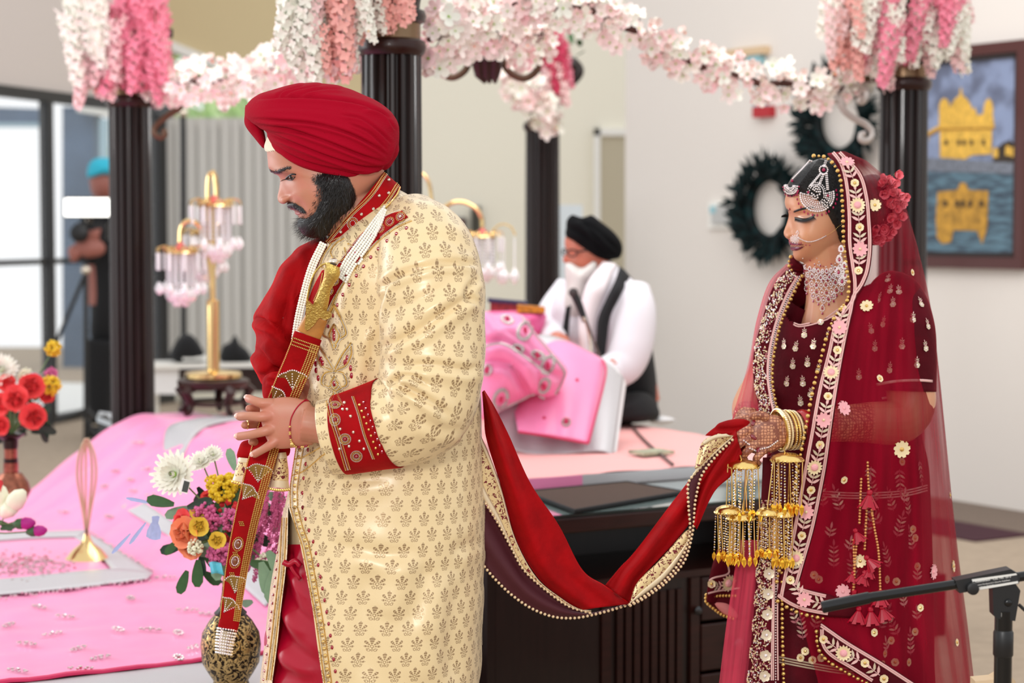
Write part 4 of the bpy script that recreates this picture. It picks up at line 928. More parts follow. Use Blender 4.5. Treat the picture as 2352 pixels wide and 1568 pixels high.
def patch(G, poly, th, near=None, fall=8.0, base=-.0006, closed_u=True):
    """surface patch of a blob grid inside a px polygon, lifted off along normals"""
    na, nb = G.shape[:2]; N_ = gnormals(G, closed_u, False); cen = G.reshape(-1, 3).mean(0)
    if ((G-cen)*N_).sum() < 0: N_ = -N_
    Q = proj(G); poly = cr(poly, 90, True); ins = in_poly(Q, poly)
    if near is not None: ins &= G[..., 1] < near
    d, _, _ = seg_dist(Q.reshape(-1, 2), np.vstack([poly, poly[:1]])); d = d.reshape(na, nb)
    off = base+th*np.clip(d/fall, 0, 1)**.7; V = G+N_*off[..., None]
    idx = -np.ones((na, nb), int); f = []; vs = []
    for i in range(na):
        for j in range(nb-1):
            q = [(i, j), (i, j+1), ((i+1) % na, j+1), ((i+1) % na, j)]
            if all(ins[a] for a in q):
                for a in q:
                    if idx[a] < 0: idx[a] = len(vs); vs.append(V[a])
                f.append(tuple(idx[a] for a in q))
    return np.array(vs), f
def blob(name, m, parent, outline, c, D, H, lines=None, na=120, nb=60, noise=0, nf=20, **kw):
    G = blob_grid(outline, c, D, H, na, nb, **kw); N_ = gnormals(G, True, False); cen = G.reshape(-1, 3).mean(0)
    if ((G-cen)*N_).sum() < 0: N_ = -N_
    V = G.reshape(-1, 3); Nn = N_.reshape(-1, 3)
    if lines: V = crease(V, Nn, lines, front=(V[:, 1] < D+.5*H))
    if noise: V = V+Nn*(noise*vnoise(V, 9, nf))[:, None]
    return MB().grid(V.reshape(G.shape), close_u=True).build(name, m, parent, 'all')
def remesh(name, mb, m, parent, vox=.0024, smooth=2):
    me = mb.mesh(name+'_raw'); o = bpy.data.objects.new(name+'_raw', me); COL.objects.link(o)
    md = o.modifiers.new('r', 'REMESH'); md.mode = 'VOXEL'; md.voxel_size = vox; md.use_smooth_shade = True
    if smooth: s_ = o.modifiers.new('s', 'SMOOTH'); s_.factor = .5; s_.iterations = smooth
    dg = bpy.context.evaluated_depsgraph_get(); dg.update()
    me2 = bpy.data.meshes.new_from_object(o.evaluated_get(dg)); me2.name = name; bpy.data.objects.remove(o); bpy.data.meshes.remove(me)
    me2.materials.clear(); me2.materials.append(m); me2.polygons.foreach_set('use_smooth', [True]*len(me2.polygons))
    return link(name, me2, parent)
def pxtube(mb, pts, n=14, k=None, **kw):
    """pts: (px,py,depth,r)"""
    p = cr([(*P(a, b, d), r) for a, b, d, r in pts], k or len(pts)*5); return mb.tube(p[:, :3], p[:, 3], n, **kw)
def finger(mb, pts, n=12):
    p = cr([(*P(a, b, d), r) for a, b, d, r in pts], 16); t = p[-1, :3]-p[-2, :3]; t /= np.linalg.norm(t); r = p[-1, 3]
    tip = [np.r_[p[-1, :3]+t*r*.55, r*.82], np.r_[p[-1, :3]+t*r*.85, r*.5], np.r_[p[-1, :3]+t*r*.98, r*.15]]
    p = np.vstack([p, tip]); mb.tube(p[:, :3], p[:, 3], n)
def strands(name, m, parent, V, N_, dirs, n, L, r, lift=.3, seed=0, jit=.35):
    g = np.random.default_rng(seed); b = MB(); idx = g.integers(0, len(V), n)
    for i in idx:
        p = V[i]+g.normal(size=3)*.0012; d = dirs(V[i])+g.normal(size=3)*jit; d /= np.linalg.norm(d); nn = N_[i]
        l = L*g.uniform(.6, 1.2); m1 = p+d*l*.5+nn*l*lift*.7; e = p+d*l+nn*l*lift*.5; s_ = np.cross(d, nn)*r
        b.add([p-s_, p+s_, m1+s_*.8, m1-s_*.8, e], [(0, 1, 2, 3), (3, 2, 4)])
    return b.build(name, m, parent, False, fixn=False)
def lay_beads(b, bvh, path, step_px, r, lift=.001, nu=5, nv=3):
    L = plen(path); q = cr(path, max(2, int(L/step_px))) if len(path) > 2 else np.linspace(path[0], path[1], max(2, int(L/step_px)))
    for h in hits(bvh, q, lift): b.ball(h[0], r, nu, nv)
def circ(x, y, rx, ry=None, n=16, a0=0, tilt=0):
    ry = ry or rx; t = np.linspace(0, 2*math.pi, n, endpoint=False); p = np.stack([rx*np.cos(t), ry*np.sin(t)], -1); c, s_ = math.cos(tilt), math.sin(tilt)
    return np.stack([x+p[:, 0]*c-p[:, 1]*s_, y+p[:, 0]*s_+p[:, 1]*c], -1)
def surf_strip(name, m, parent, bvh, left, right, n, k, lift, th=.0012):
    a, b = cr(left, n), cr(right, n); G = np.zeros((n, k, 3)); last = None
    for i in range(n):
        for j in range(k):
            q = a[i]+(b[i]-a[i])*j/(k-1); h = hit(bvh, *q, lift)
            G[i, j] = h[0] if h is not None else (G[i, j-1] if j else (G[i-1, j] if i else P(*q, 4)))
    o = MB().grid(G).build(name, m, parent, 'all'); 
    if th: solid(o, th, 0)
    return o
def skin_mat(name, c, rough=.45, red=(200, 110, 95)):
    m, nt, b = newmat(name); g = NG(nt); x, y, z, tc = uvxy(nt, 'Object')
    n = nt.nodes.new('ShaderNodeTexNoise'); n.inputs['Scale'].default_value = 22; n.inputs['Detail'].default_value = 5; nt.links.new(tc.outputs['Object'], n.inputs[0])
    nt.links.new(g.mix(g.m('MULTIPLY', g.step(n.outputs[0], .4, .7), .35), lin(c), lin(red)), b.inputs['Base Color'])
    b.inputs['Roughness'].default_value = rough; b.inputs['Subsurface Weight'].default_value = .18; b.inputs['Subsurface Radius'].default_value = (.012, .005, .003); b.inputs['Subsurface Scale'].default_value = .8
    n2 = nt.nodes.new('ShaderNodeTexNoise'); n2.inputs['Scale'].default_value = 420; nt.links.new(tc.outputs['Object'], n2.inputs[0]); bp = nt.nodes.new('ShaderNodeBump'); bp.inputs['Strength'].default_value = .12; bp.inputs['Distance'].default_value = .001
    nt.links.new(n2.outputs[0], bp.inputs['Height']); nt.links.new(bp.outputs[0], b.inputs['Normal']); return m
def velvet(name, c, hi):
    m = mat(name, c, .8, sheen=.5, sheencol=hi, bump=.3, bscale=90, var=.32, vscale=16); m.node_tree.nodes['Principled BSDF'].inputs['Sheen Roughness'].default_value = .3
    m.node_tree.nodes['Principled BSDF'].inputs['Specular IOR Level'].default_value = .15; return m
M['skin_m'] = skin_mat('skin_groom', (188, 126, 100)); M['skin_f'] = skin_mat('skin_bride', (208, 152, 118), .42, (214, 130, 100)); M['skin_o'] = skin_mat('skin_elder', (190, 112, 88), .5, (196, 86, 66))
M['velvet'] = velvet('crimson_velvet', (158, 1, 8), (255, 6, 10)); M['velvetdark'] = velvet('maroon_velvet', (84, 2, 18), (190, 10, 40))
M['lining'] = mat('maroon_lining', (72, 14, 28), .7, bump=.3, bscale=40)
M['turban'] = mat('crimson_turban_cotton', (158, 2, 32), .9, spec=.12, bump=.35, bscale=160, stretch=(1, 1, 5))
M['hair'] = mat('black_hair', (20, 17, 17), .4, bump=.3, bscale=300); M['cream'] = mat('cream_cotton', (238, 226, 200), .8, bump=.2, bscale=200)
M['lace'] = mat('gold_lace', (222, 194, 142), .4, metal=.35, bump=.6, bscale=260); M['laceedge'] = mat('gold_ribbon', (226, 206, 172), .38, metal=.35)
M['satinred'] = mat('crimson_satin', (168, 2, 38), .34, spec=.4, bump=.2, bscale=30)
M['stone'] = mat('champagne_crystal', (240, 214, 170), .08, metal=.4, coat=1); M['gem'] = mat('clear_crystal', (250, 240, 240), .05, metal=.55, coat=1)
def brocade(name, ground, motif, cw=.0365, ch=.0300):
    m, nt, b = newmat(name); g = NG(nt); x, y, z, tc = uvxy(nt, 'UV')
    v = g.m('DIVIDE', y, ch); row = g.m('FLOOR', v); off = g.m('MULTIPLY', g.m('MODULO', g.m('ABSOLUTE', row), 2.0), .5)
    u = g.m('ADD', g.m('DIVIDE', x, cw), off)
    fx = g.m('MULTIPLY', g.m('SUBTRACT', g.m('FRACT', u), .5), cw/ch); fy = g.m('SUBTRACT', g.m('FRACT', v), .5); ax = g.m('ABSOLUTE', fx)
    yy = g.m('ADD', fy, .12); r = g.m('SQRT', g.m('ADD', g.m('MULTIPLY', g.m('MULTIPLY', fx, fx), 1.5), g.m('MULTIPLY', yy, yy))); th = g.m('ARCTAN2', fx, yy)
    ath = g.m('ABSOLUTE', th)
    lim = g.m('SUBTRACT', .56, g.m('MULTIPLY', ath, .10)); lobe = g.m('COSINE', g.m('MULTIPLY', th, 8.0))
    edge = g.m('SUBTRACT', g.m('ADD', lim, g.m('MULTIPLY', lobe, .07)), r)
    fan = g.m('MULTIPLY', g.m('MULTIPLY', g.step(edge, 0, .03), g.step(lobe, -.55, -.1)), g.m('MULTIPLY', g.step(r, .13, .17), g.step(g.m('SUBTRACT', 2.35, ath), 0, .15)))
    veins = g.step(g.m('SINE', g.m('MULTIPLY', r, 42.0)), -.6, .1); fan = g.m('MULTIPLY', fan, g.m('ADD', .45, g.m('MULTIPLY', veins, .55)))
    core = g.step(g.m('SUBTRACT', .03, g.m('ABSOLUTE', g.m('SUBTRACT', r, .085))), 0, .02)
    cx = g.m('SUBTRACT', ax, .13); cy = g.m('ADD', fy, .36); rc = g.m('SQRT', g.m('ADD', g.m('MULTIPLY', cx, cx), g.m('MULTIPLY', cy, cy))); ring = g.step(g.m('SUBTRACT', .028, g.m('ABSOLUTE', g.m('SUBTRACT', rc, .068))), 0, .02)
    stem = g.m('MULTIPLY', g.step(g.m('SUBTRACT', .022, ax), 0, .012), g.step(g.m('SUBTRACT', -.2, fy), 0, .02)); stem = g.m('MULTIPLY', stem, g.step(g.m('ADD', fy, .46), 0, .02))
    mask = g.m('MAXIMUM', g.m('MAXIMUM', fan, g.m('MAXIMUM', ring, core)), stem, clamp=True)
    n = nt.nodes.new('ShaderNodeTexNoise'); n.inputs['Scale'].default_value = 900; nt.links.new(tc.outputs['UV'], n.inputs[0])
    gr = g.mix(g.m('MULTIPLY', g.step(n.outputs[0], .35, .7), .35), lin(ground), tuple(c*.86 for c in lin(ground)))
    nt.links.new(g.mix(g.m('MULTIPLY', mask, .92), gr, lin(motif)), b.inputs['Base Color'])
    b.inputs['Roughness'].default_value = .30; nt.links.new(g.m('MULTIPLY', mask, .35), b.inputs['Metallic']); b.inputs['Sheen Weight'].default_value = .15
    bp = nt.nodes.new('ShaderNodeBump'); bp.inputs['Strength'].default_value = .3; bp.inputs['Distance'].default_value = .0008; nt.links.new(g.m('ADD', mask, g.m('MULTIPLY', n.outputs[0], .4)), bp.inputs['Height']); nt.links.new(bp.outputs[0], b.inputs['Normal']); return m
M['brocade'] = brocade('cream_gold_brocade', (230, 205, 158), (150, 120, 86))
# ================================================================ GROOM
GD = 4.0
groom = thing('person', (P(860, 2178, GD)[0], GD, 0), 'groom in crimson turban and cream gold brocade coat holding a sheathed sword, head bowed', 'person')
head_base = [(611, 330), (614, 360), (620, 386), (640, 405), (651, 428), (660, 452), (667, 470), (678, 488), (688, 508), (700, 528), (730, 537), (790, 505), (845, 455), (880, 400), (885, 330), (830, 270), (720, 250), (640, 275)]
head_full = [(611, 330), (613, 350), (615, 372), (617, 386), (627, 396), (640, 404), (643, 414), (642.5, 424), (640.5, 436), (638, 446), (637, 452), (639, 461), (647, 466.5), (657, 465), (663, 466), (663, 472), (665, 477), (668, 480), (675, 482), (677, 485), (679, 489), (684, 494), (687, 502), (688, 512), (700, 530), (730, 537), (790, 505), (845, 455), (880, 400), (885, 330), (830, 270), (720, 250), (640, 275)]
HC = (735, 410)
def gsig(th):
    # narrower for the nose bridge, wider for lips and brow
    y = np.degrees(th) % 360; s_ = np.full_like(th, .030)
    s_[(y > 150) & (y < 176)] = .0135; s_[(y > 176) & (y < 184)] = .011; s_[(y > 184) & (y < 200)] = .028; return s_
HG = blob_grid(head_base, HC, GD, .080, 300, 150, full=head_full, sig=gsig, e=.92)
N_ = gnormals(HG, True, False); cen = HG.reshape(-1, 3).mean(0)
if ((HG-cen)*N_).sum() < 0: N_ = -N_
Q = proj(HG)
def bump(cx, cy, rx, ry, amp, tilt=0):
    dx, dy = Q[..., 0]-cx, Q[..., 1]-cy; c_, s_ = math.cos(tilt), math.sin(tilt); return amp*np.exp(-((dx*c_+dy*s_)/rx)**2-((-dx*s_+dy*c_)/ry)**2)
D_ = bump(664, 409, 13, 10, -.007)+bump(652, 391, 24, 6, .003, -.1)+bump(669, 408, 9, 6.5, .0055)+bump(700, 445, 30, 24, .004)+bump(652, 459, 8, 7, .006)+bump(668, 455, 6, 10, -.003)+bump(662, 465, 5, 3, -.003)+bump(690, 470, 8, 16, -.0022, -.5)
HG = HG+N_*D_[..., None]
body = MB(); body.grid(HG, close_u=True)
pxtube(body, [(760, 470, GD, .062), (820, 490, GD+.01, .064), (850, 530, GD+.02, .075), (870, 640, GD+.03, .11), (880, 850, GD+.03, .13), (885, 1050, GD+.03, .14)], 20)
# near (left) arm and hand
AR = [(945, 545, 3.95, .05), (985, 640, 3.86, .055), (990, 850, 3.80, .05), (965, 930, 3.79, .048), (880, 975, 3.815, .043), (790, 985, 3.83, .037), (735, 978, 3.845, .034), (700, 972, 3.85, .036)]
pxtube(body, AR, 18)
palm = [(716, 930), (690, 916), (660, 911), (628, 914), (604, 920), (597, 938), (598, 958), (602, 978), (608, 998), (618, 1018), (636, 1030), (668, 1029), (700, 1023), (722, 1014)]
body.grid(blob_grid(palm, (660, 970), 3.852, .019, 60, 24, e=.7), close_u=True)
FG = [[(625, 926, 3.848, .0105), (600, 925, 3.845, .0098), (582, 919, 3.853, .0088), (571, 915, 3.868, .0088)],
      [(622, 955, 3.843, .0108), (598, 957, 3.838, .0100), (572, 955, 3.848, .0088), (550, 956, 3.866, .0088)],
      [(626, 985, 3.843, .0105), (604, 991, 3.838, .0098), (576, 998, 3.848, .0086), (549, 1002, 3.866, .0086)],
      [(640, 1008, 3.846, .0098), (620, 1022, 3.843, .0090), (602, 1033, 3.850, .0080), (585, 1042, 3.862, .0082)]]
for f_ in FG: finger(body, f_)
# far (right) hand behind, fingers laced through
palm2 = [(705, 930), (690, 900), (668, 888), (640, 905), (605, 930), (590, 970), (605, 1010), (650, 1020), (700, 990)]
body.grid(blob_grid(palm2, (650, 955), 3.925, .016, 48, 20, e=.7), close_u=True)
for f_ in ([(620, 940, 3.92, .0095), (588, 938, 3.905, .009), (572, 938, 3.885, .008)], [(615, 972, 3.92, .0095), (580, 974, 3.905, .009), (562, 976, 3.88, .008)], [(620, 1008, 3.92, .009), (592, 1014, 3.905, .0085), (578, 1014, 3.882, .0075)]): finger(body, f_)
pxtube(body, [(690, 905, 3.93, .03), (705, 880, 3.97, .034), (740, 850, 4.08, .045), (800, 760, 4.16, .05), (840, 600, 4.14, .055)], 16)
gb = remesh('body', body, M['skin_m'], groom, .0024, 2)
# nails
M['nail'] = mat('fingernail', (226, 178, 162), .25, coat=.4)
for f_ in FG:
    a, b = P(*f_[-2][:3]), P(*f_[-1][:3]); d = (b-a)/np.linalg.norm(b-a); n = np.cross(d, np.cross(np.array([0, -1, .35]), d)); n /= np.linalg.norm(n)
    x = np.cross(d, n); MB().ball((0, 0, 0), 1, 10, 6, (.0052, .0066, .0016)).build('nail', M['nail'], groom).data.transform(Matrix.Translation(b+n*f_[-1][3]*.78+d*.002) @ Matrix((x, d, n)).transposed().to_4x4())
# facial hair, brows, eye
V, F_ = patch(HG, [(736, 400), (790, 398), (812, 430), (818, 466), (800, 500), (770, 530), (735, 548), (700, 542), (684, 522), (684, 506), (690, 498), (700, 500), (716, 494), (728, 478), (740, 452), (742, 425)], .0125, fall=17)
bo = MB().add(V, F_).build('beard', M['hair'], groom, 'all')
def vn(o):
    me = o.data; return np.array([v.co[:] for v in me.vertices]), np.array([v.normal[:] for v in me.vertices])
bv, bn = vn(bo); bn *= np.sign(((bv-P(735, 420, GD))*bn).sum(1))[:, None]
M['hairs'] = mat('beard_hair', (24, 20, 19), .35)
def bd(p): return np.array([-.75, 0, -.6]) if p[0] < P(735, 500, GD)[0] else np.array([-.35, 0, -.9])
strands('beard_hair', M['hairs'], bo, bv, bn, bd, 5200, .017, .00035, .28, 1, .3)
V, F_ = patch(HG, [(722, 400), (790, 398), (814, 430), (820, 468), (800, 502), (735, 548), (690, 540), (676, 512), (684, 496), (700, 492), (712, 482), (722, 462), (728, 430)], .0006, near=GD-.01, fall=4)
st_ = MB().add(V, F_); Vn = np.array(V)-P(735, 430, GD); Vn /= np.linalg.norm(Vn, axis=1)[:, None]
strands('cheek_stubble', M['hairs'], bo, np.array(V), Vn, bd, 2600, .009, .0003, .12, 5, .35)
V, F_ = patch(HG, [(660, 466), (668, 463), (682, 468), (697, 478), (704, 488), (697, 491), (686, 484), (674, 478), (663, 477)], .0052, fall=4)
mo = MB().add(V, F_).build('moustache', M['hair'], groom, 'all'); v_, n_ = vn(mo); n_ *= np.sign(((v_-P(735, 420, GD))*n_).sum(1))[:, None]
strands('moustache_hair', M['hairs'], mo, v_, n_, lambda p: np.array([.8, -.1, -.55]), 700, .009, .0003, .25, 2, .25)
V, F_ = patch(HG, [(618, 388), (632, 391), (650, 386), (664, 382), (668, 386), (655, 392), (640, 399), (626, 397)], .0022, near=GD-.006, fall=3)
eb = MB().add(V, F_).build('eyebrow', M['hair'], groom, 'all'); v_, n_ = vn(eb); n_ *= np.sign(((v_-P(735, 420, GD))*n_).sum(1))[:, None]
strands('eyebrow_hair', M['hairs'], eb, v_, n_, lambda p: np.array([.9, -.2, .25]), 420, .007, .00028, .2, 3, .25)
V, F_ = patch(HG, [(617, 388), (624, 390), (628, 396), (620, 397)], .002, near=None, fall=3)
if len(V): MB().add(V, F_).build('eyebrow', M['hair'], groom, 'all')
hb = bvh_of([gb])
M['eyewhite'] = mat('eye', (128, 116, 110), .1, coat=1); M['iris'] = mat('iris', (24, 16, 12), .08, coat=1); M['lip_m'] = mat('lips_groom', (176, 98, 92), .4)
p, n = hit(hb, 668, 408, -.0058); MB().ball(p, .0088, 16, 10).build('eyeball', M['eyewhite'], groom)
p, n = hit(hb, 669, 408, -.001); MB().ball(p, .0050, 12, 8).build('iris', M['iris'], groom)
for pts, r in (([(658, 409), (664, 403), (672, 399), (680, 400)], .0016), ([(658, 411), (664, 413), (671, 413), (679, 405)], .0009)):
    MB().tube([h[0] for h in hits(hb, cr(pts, 12), .0016)], r, 6).build('eyelash_line', M['hair'], groom)
ls = MB()
for t in np.linspace(0, 1, 14):
    a = hit(hb, 659+18*t, 410-6*t, .002)[0]; ls.tube([a, a+[-.004-.003*(1-t), -.004, -.002], a+[-.008-.004*(1-t), -.007, -.006]], [.0004, .0003, .0001], 4)
ls.build('eyelashes', M['hair'], groom)
V, F_ = patch(HG, [(665, 477), (672, 478), (686, 485), (692, 488), (686, 490), (676, 484), (667, 482)], .0018, fall=3); MB().add(V, F_).build('lips', M['lip_m'], groom, 'all') if len(V) else 0
V, F_ = patch(HG, [(675, 485), (684, 487), (693, 488), (690, 493), (683, 494), (678, 491)], .0028, fall=3); MB().add(V, F_).build('lips', M['lip_m'], groom, 'all') if len(V) else 0
# forehead band and turban
V, F_ = patch(HG, [(600, 290), (650, 285), (660, 340), (640, 346), (605, 345)], .003, fall=3); MB().add(V, F_).build('under_turban', M['cream'], groom, 'all')
tout = [(565, 243), (563, 262), (572, 276), (596, 292), (612, 304), (618, 328), (630, 350), (650, 372), (676, 392), (705, 404), (740, 412), (775, 417), (805, 417), (838, 411), (866, 400), (878, 391), (896, 380), (912, 352), (917, 315), (914, 282), (895, 254), (866, 232), (836, 218), (800, 203), (760, 194), (716, 190), (668, 195), (620, 208), (585, 222)]
tl = [([(578, 274), (640, 277), (720, 284), (800, 306), (860, 336), (890, 358)], 3.0, .005, .0045), ([(590, 284), (660, 296), (750, 326), (830, 357), (885, 374)], 3.0, .005, .0045),
      ([(614, 304), (680, 332), (760, 363), (840, 385), (893, 380)], 3.0, .005, .0045), ([(622, 326), (670, 358), (740, 384), (830, 399), (880, 390)], 2.6, .004, .004), ([(640, 350), (690, 384), (770, 404), (860, 401)], 2.4, .003, .003),
      ([(590, 226), (660, 224), (740, 226), (830, 240), (900, 272)], 3.2, .006, .005), ([(632, 224), (660, 208), (700, 196)], 2.4, .004, .003), ([(645, 223), (690, 206), (740, 196)], 2.4, .004, .003), ([(680, 223), (735, 206), (790, 204)], 2.4, .003, .003),
      ([(780, 262), (830, 272), (870, 300), (900, 330)], 2.6, .003, .003), ([(800, 282), (850, 305), (890, 345)], 2.4, .003, .002), ([(830, 250), (880, 262), (910, 300)], 2.4, .003, .003), ([(650, 366), (720, 398), (790, 411), (850, 405)], 2.0, .002, .002), ([(700, 370), (780, 388), (850, 392)], 2.0, .0025, .002), ([(870, 395), (900, 370), (914, 330)], 2.5, .003, .003), ([(600, 250), (680, 248), (760, 256)], 4, .0008, .001)]
turban = blob('turban', M['turban'], groom, tout, (745, 305), GD-.002, .128, tl, 360, 170, e=.82)
blob('turban_fold', M['turban'], groom, [(566, 240), (562, 262), (563, 288), (585, 318), (607, 343), (611, 330), (606, 300), (590, 270)], (586, 290), GD+.035, .035, None, 60, 30)
# coat ------------------------------------------------------------------
CY = GD+.02
rows = [(556, 432, 764, 913, .078), (560, 446, 758, 938, .105), (568, 470, 750, 980, .135), (585, 505, 740, 1022, .160), (606, 545, 730, 1052, .180), (640, 600, 718, 1074, .193), (710, 690, 705, 1084, .198), (800, 795, 697, 1092, .195), (900, 900, 690, 1103, .19), (1000, 1000, 680, 1108, .19), (1100, 1100, 666, 1111, .195), (1165, 1165, 652, 1113, .20)]
rr = cr(rows, 90)
def ring(row, phis):
    if len(row) == 5: y0, y1, xl, xr, b = row
    else: (y0, xl, xr, b) = row; y1 = y0
    a = (xr-xl)/2; c = (xl+xr)/2; G = []
    for f in phis:
        cx, sx = math.cos(f), math.sin(f); k = .86; ex = np.sign(cx)*abs(cx)**k
        G.append(P(c-a*ex, (y0+y1)/2+(y0-y1)/2*ex, CY-b*np.sign(sx)*abs(sx)**k))
    return np.array(G)
ph = np.linspace(0, 2*math.pi, 140, endpoint=False)
G = np.array([ring(r, ph) for r in rr]); uv = np.zeros(G.shape[:2]+(2,))
for i in range(len(rr)):
    uv[i, :, 0] = (ph-math.pi*.5)*.205; uv[i, :, 1] = G[i, :, 2]
uv[:, :, 1] = G[:, :, 2]
N_ = gnormals(G, False, True); cen = G.mean((0, 1)); N_ *= np.sign(((G-cen)*N_).sum())
cl = [([(800, 600), (770, 680), (750, 780)], 14, .006, .004), ([(868, 760), (850, 850), (860, 930)], 12, .008, .006), ([(720, 860), (780, 905), (840, 905)], 10, .004, .004), ([(690, 1085), (790, 1105), (900, 1090)], 12, .004, .004)]
V = crease(G.reshape(-1, 3), N_.reshape(-1, 3), cl, front=(G.reshape(-1, 3)[:, 1] < CY)); V += N_.reshape(-1, 3)*(.0025*vnoise(V, 21, 14))[:, None]
coat = MB(); coat.grid(V.reshape(G.shape), close_v=True, uv=uv)
# skirt of the coat, open at the front
srow = [(1165, 650, 1113, .200, 664, 663), (1250, 638, 1113, .205, 690, 661), (1350, 622, 1109, .21, 709, 651), (1450, 610, 1104, .215, 726, 640), (1568, 598, 1100, .22, 742, 626), (1720, 586, 1098, .225, 760, 612), (1860, 578, 1098, .23, 776, 600)]
sr = cr(srow, 60); n_ph = 150; Gs = np.zeros((60, n_ph, 3)); uvs = np.zeros((60, n_ph, 2)); PHN = []
for i, (py, xl, xr, b, xn, xf) in enumerate(sr):
    a = (xr-xl)/2; c = (xl+xr)/2; fi = lambda x: math.acos(max(-1, min(1, np.sign((c-x)/a)*abs((c-x)/a)**(1/.86)))); fn, ff = fi(xn), fi(xf); phs = np.linspace(fn, ff+2*math.pi, n_ph); PHN.append((fn, ff))
    Gs[i] = ring((py, xl, xr, b), phs); uvs[i, :, 0] = (phs-math.pi*.5)*.205; uvs[i, :, 1] = Gs[i, :, 2]
N_ = gnormals(Gs); cen = Gs.mean((0, 1)); N_ *= np.sign(((Gs-cen)*N_).sum())
cl = [([(760, 1255), (830, 1262), (900, 1275), (960, 1262)], 14, .005, .006), ([(985, 1300), (960, 1380), (930, 1440)], 24, .010, .010), ([(1040, 1270), (1075, 1250), (1105, 1240)], 12, .006, .005), ([(850, 1300), (835, 1430), (840, 1560)], 26, .006, .006), ([(1050, 1330), (1035, 1450), (1040, 1568)], 26, .008, .008)]
V = crease(Gs.reshape(-1, 3), N_.reshape(-1, 3), cl, front=(Gs.reshape(-1, 3)[:, 1] < CY)); V += N_.reshape(-1, 3)*(.0025*vnoise(V, 21, 14))[:, None]
coat.grid(V.reshape(Gs.shape), uv=uvs)
co = coat.build('coat', M['brocade'], groom, 'all')
# sleeve
SL = [(940, 500, 3.95, .060), (975, 570, 3.875, .094), (990, 650, 3.83, .1015), (994, 740, 3.81, .1015), (992, 830, 3.80, .1000), (984, 895, 3.795, .098), (958, 942, 3.795, .096), (915, 966, 3.80, .0885), (866, 980, 3.81, .082), (815, 992, 3.818, .0775), (775, 1000, 3.824, .0745), (748, 1006, 3.826, .0725)]
sp = cr([(*P(a, b, d), r) for a, b, d, r in SL], 150); sb = MB(); sb.tube(sp[:, :3], sp[:, 3], 96, caps=False, uv=True, upv=(0, 1, 0))
Vt = np.vstack(sb.v); Gt = Vt.reshape(150, 96, 3); N_ = gnormals(Gt, False, True); cc = sp[:, None, :3]; N_ *= np.sign(((Gt-cc)*N_).sum(-1))[..., None]
sc_ = [([(868, 665), (905, 640), (960, 618), (1030, 604), (1098, 606)], 6, .012, .010), ([(866, 760), (868, 705), (890, 655)], 6, .008, .005), ([(876, 800), (950, 765), (1030, 712), (1090, 676)], 9, .008, .008), ([(892, 886), (925, 864), (958, 868), (985, 890)], 6, .009, .008),
       ([(905, 876), (950, 900), (1000, 930), (1030, 958)], 7, .009, .009), ([(1095, 700), (1070, 672), (1096, 640)], 6, .008, .006), ([(915, 845), (990, 838), (1070, 850), (1100, 838)], 9, .006, .006), ([(880, 720), (960, 690), (1040, 650)], 12, .003, .005), ([(940, 560), (1010, 545), (1060, 560)], 10, .003, .004), ([(870, 905), (900, 960), (905, 1020)], 12, .004, .005), ([(960, 960), (1010, 985), (1060, 985)], 10, .004, .005)]
V = crease(Gt.reshape(-1, 3), N_.reshape(-1, 3), sc_); V += N_.reshape(-1, 3)*(.0035*vnoise(V, 31, 14))[:, None]; Gt = V.reshape(Gt.shape)
uvt = np.zeros((150, 96, 2)); L = np.r_[0, np.cumsum(np.linalg.norm(np.diff(sp[:, :3], axis=0), axis=1))]
for i in range(150): uvt[i, :, 0] = np.linspace(0, 1, 96)*2*math.pi*.094; uvt[i, :, 1] = -L[i]
slv = MB().grid(np.concatenate([Gt, Gt[:, :1]], 1), uv=np.concatenate([uvt, uvt[:, -1:]+[[.006, 0]]], 1)).build('sleeve', M['brocade'], groom, 'all'); solid(slv, .002, -1)
# far sleeve (hidden under the shawl)
fs = MB(); pxtube(fs, [(900, 520, 4.10, .07), (820, 620, 4.17, .085), (780, 760, 4.18, .08), (720, 860, 4.06, .06), (690, 895, 3.985, .05)], 20); fs.build('sleeve', M['brocade'], groom, 'all')
# velvet cuff
i0, i1 = 118, 143; cuffG = []
for i in range(i0, i1): cuffG.append(sp[i, :3]+(Gt[i]-sp[i, :3])*1.018)
cuff = MB().grid(np.array(cuffG), close_v=True).build('cuff', M['velvet'], groom, 'all'); solid(cuff, .0015, 0)
# trousers and under tunic
tr_ = MB(); Gk = np.array([ring(r, ph) for r in cr([(1150, 668, 1090, .17), (1256, 662, 1085, .17)], 10)]); tr_.grid(Gk, close_v=True); tr_.build('tunic', M['brocade'], groom, 'all')
Gk = np.array([ring(r, ph) for r in cr([(1250, 656, 1088, .175), (1400, 632, 1080, .185), (1568, 612, 1076, .19), (1760, 610, 1070, .18)], 50)]); N_ = gnormals(Gk, False, True); cen = Gk.mean((0, 1)); N_ *= np.sign(((Gk-cen)*N_).sum())
cl = [([(664, 1262), (676, 1300), (700, 1340), (726, 1368)], 6, .008, .006), ([(668, 1290), (690, 1300), (712, 1330)], 5, .005, .005), ([(650, 1330), (672, 1390), (720, 1440)], 12, .007, .008), ([(640, 1410), (668, 1480), (735, 1530)], 14, .008, .010), ([(630, 1500), (650, 1540), (720, 1568)], 14, .006, .006), ([(645, 1350), (640, 1450), (632, 1560)], 10, .004, .005)]
V = crease(Gk.reshape(-1, 3), N_.reshape(-1, 3), cl); tro = MB().grid(V.reshape(Gk.shape), close_v=True)
for s_ in (-1, 1): pxtube(tro, [(840, 1700, 4.02+.09*s_, .10), (840, 1900, 4.02+.09*s_, .085), (842, 2080, 4.02+.09*s_, .06), (842, 2140, 4.02+.09*s_, .05)], 20)
tro.build('trousers', M['satinred'], groom, 'all')
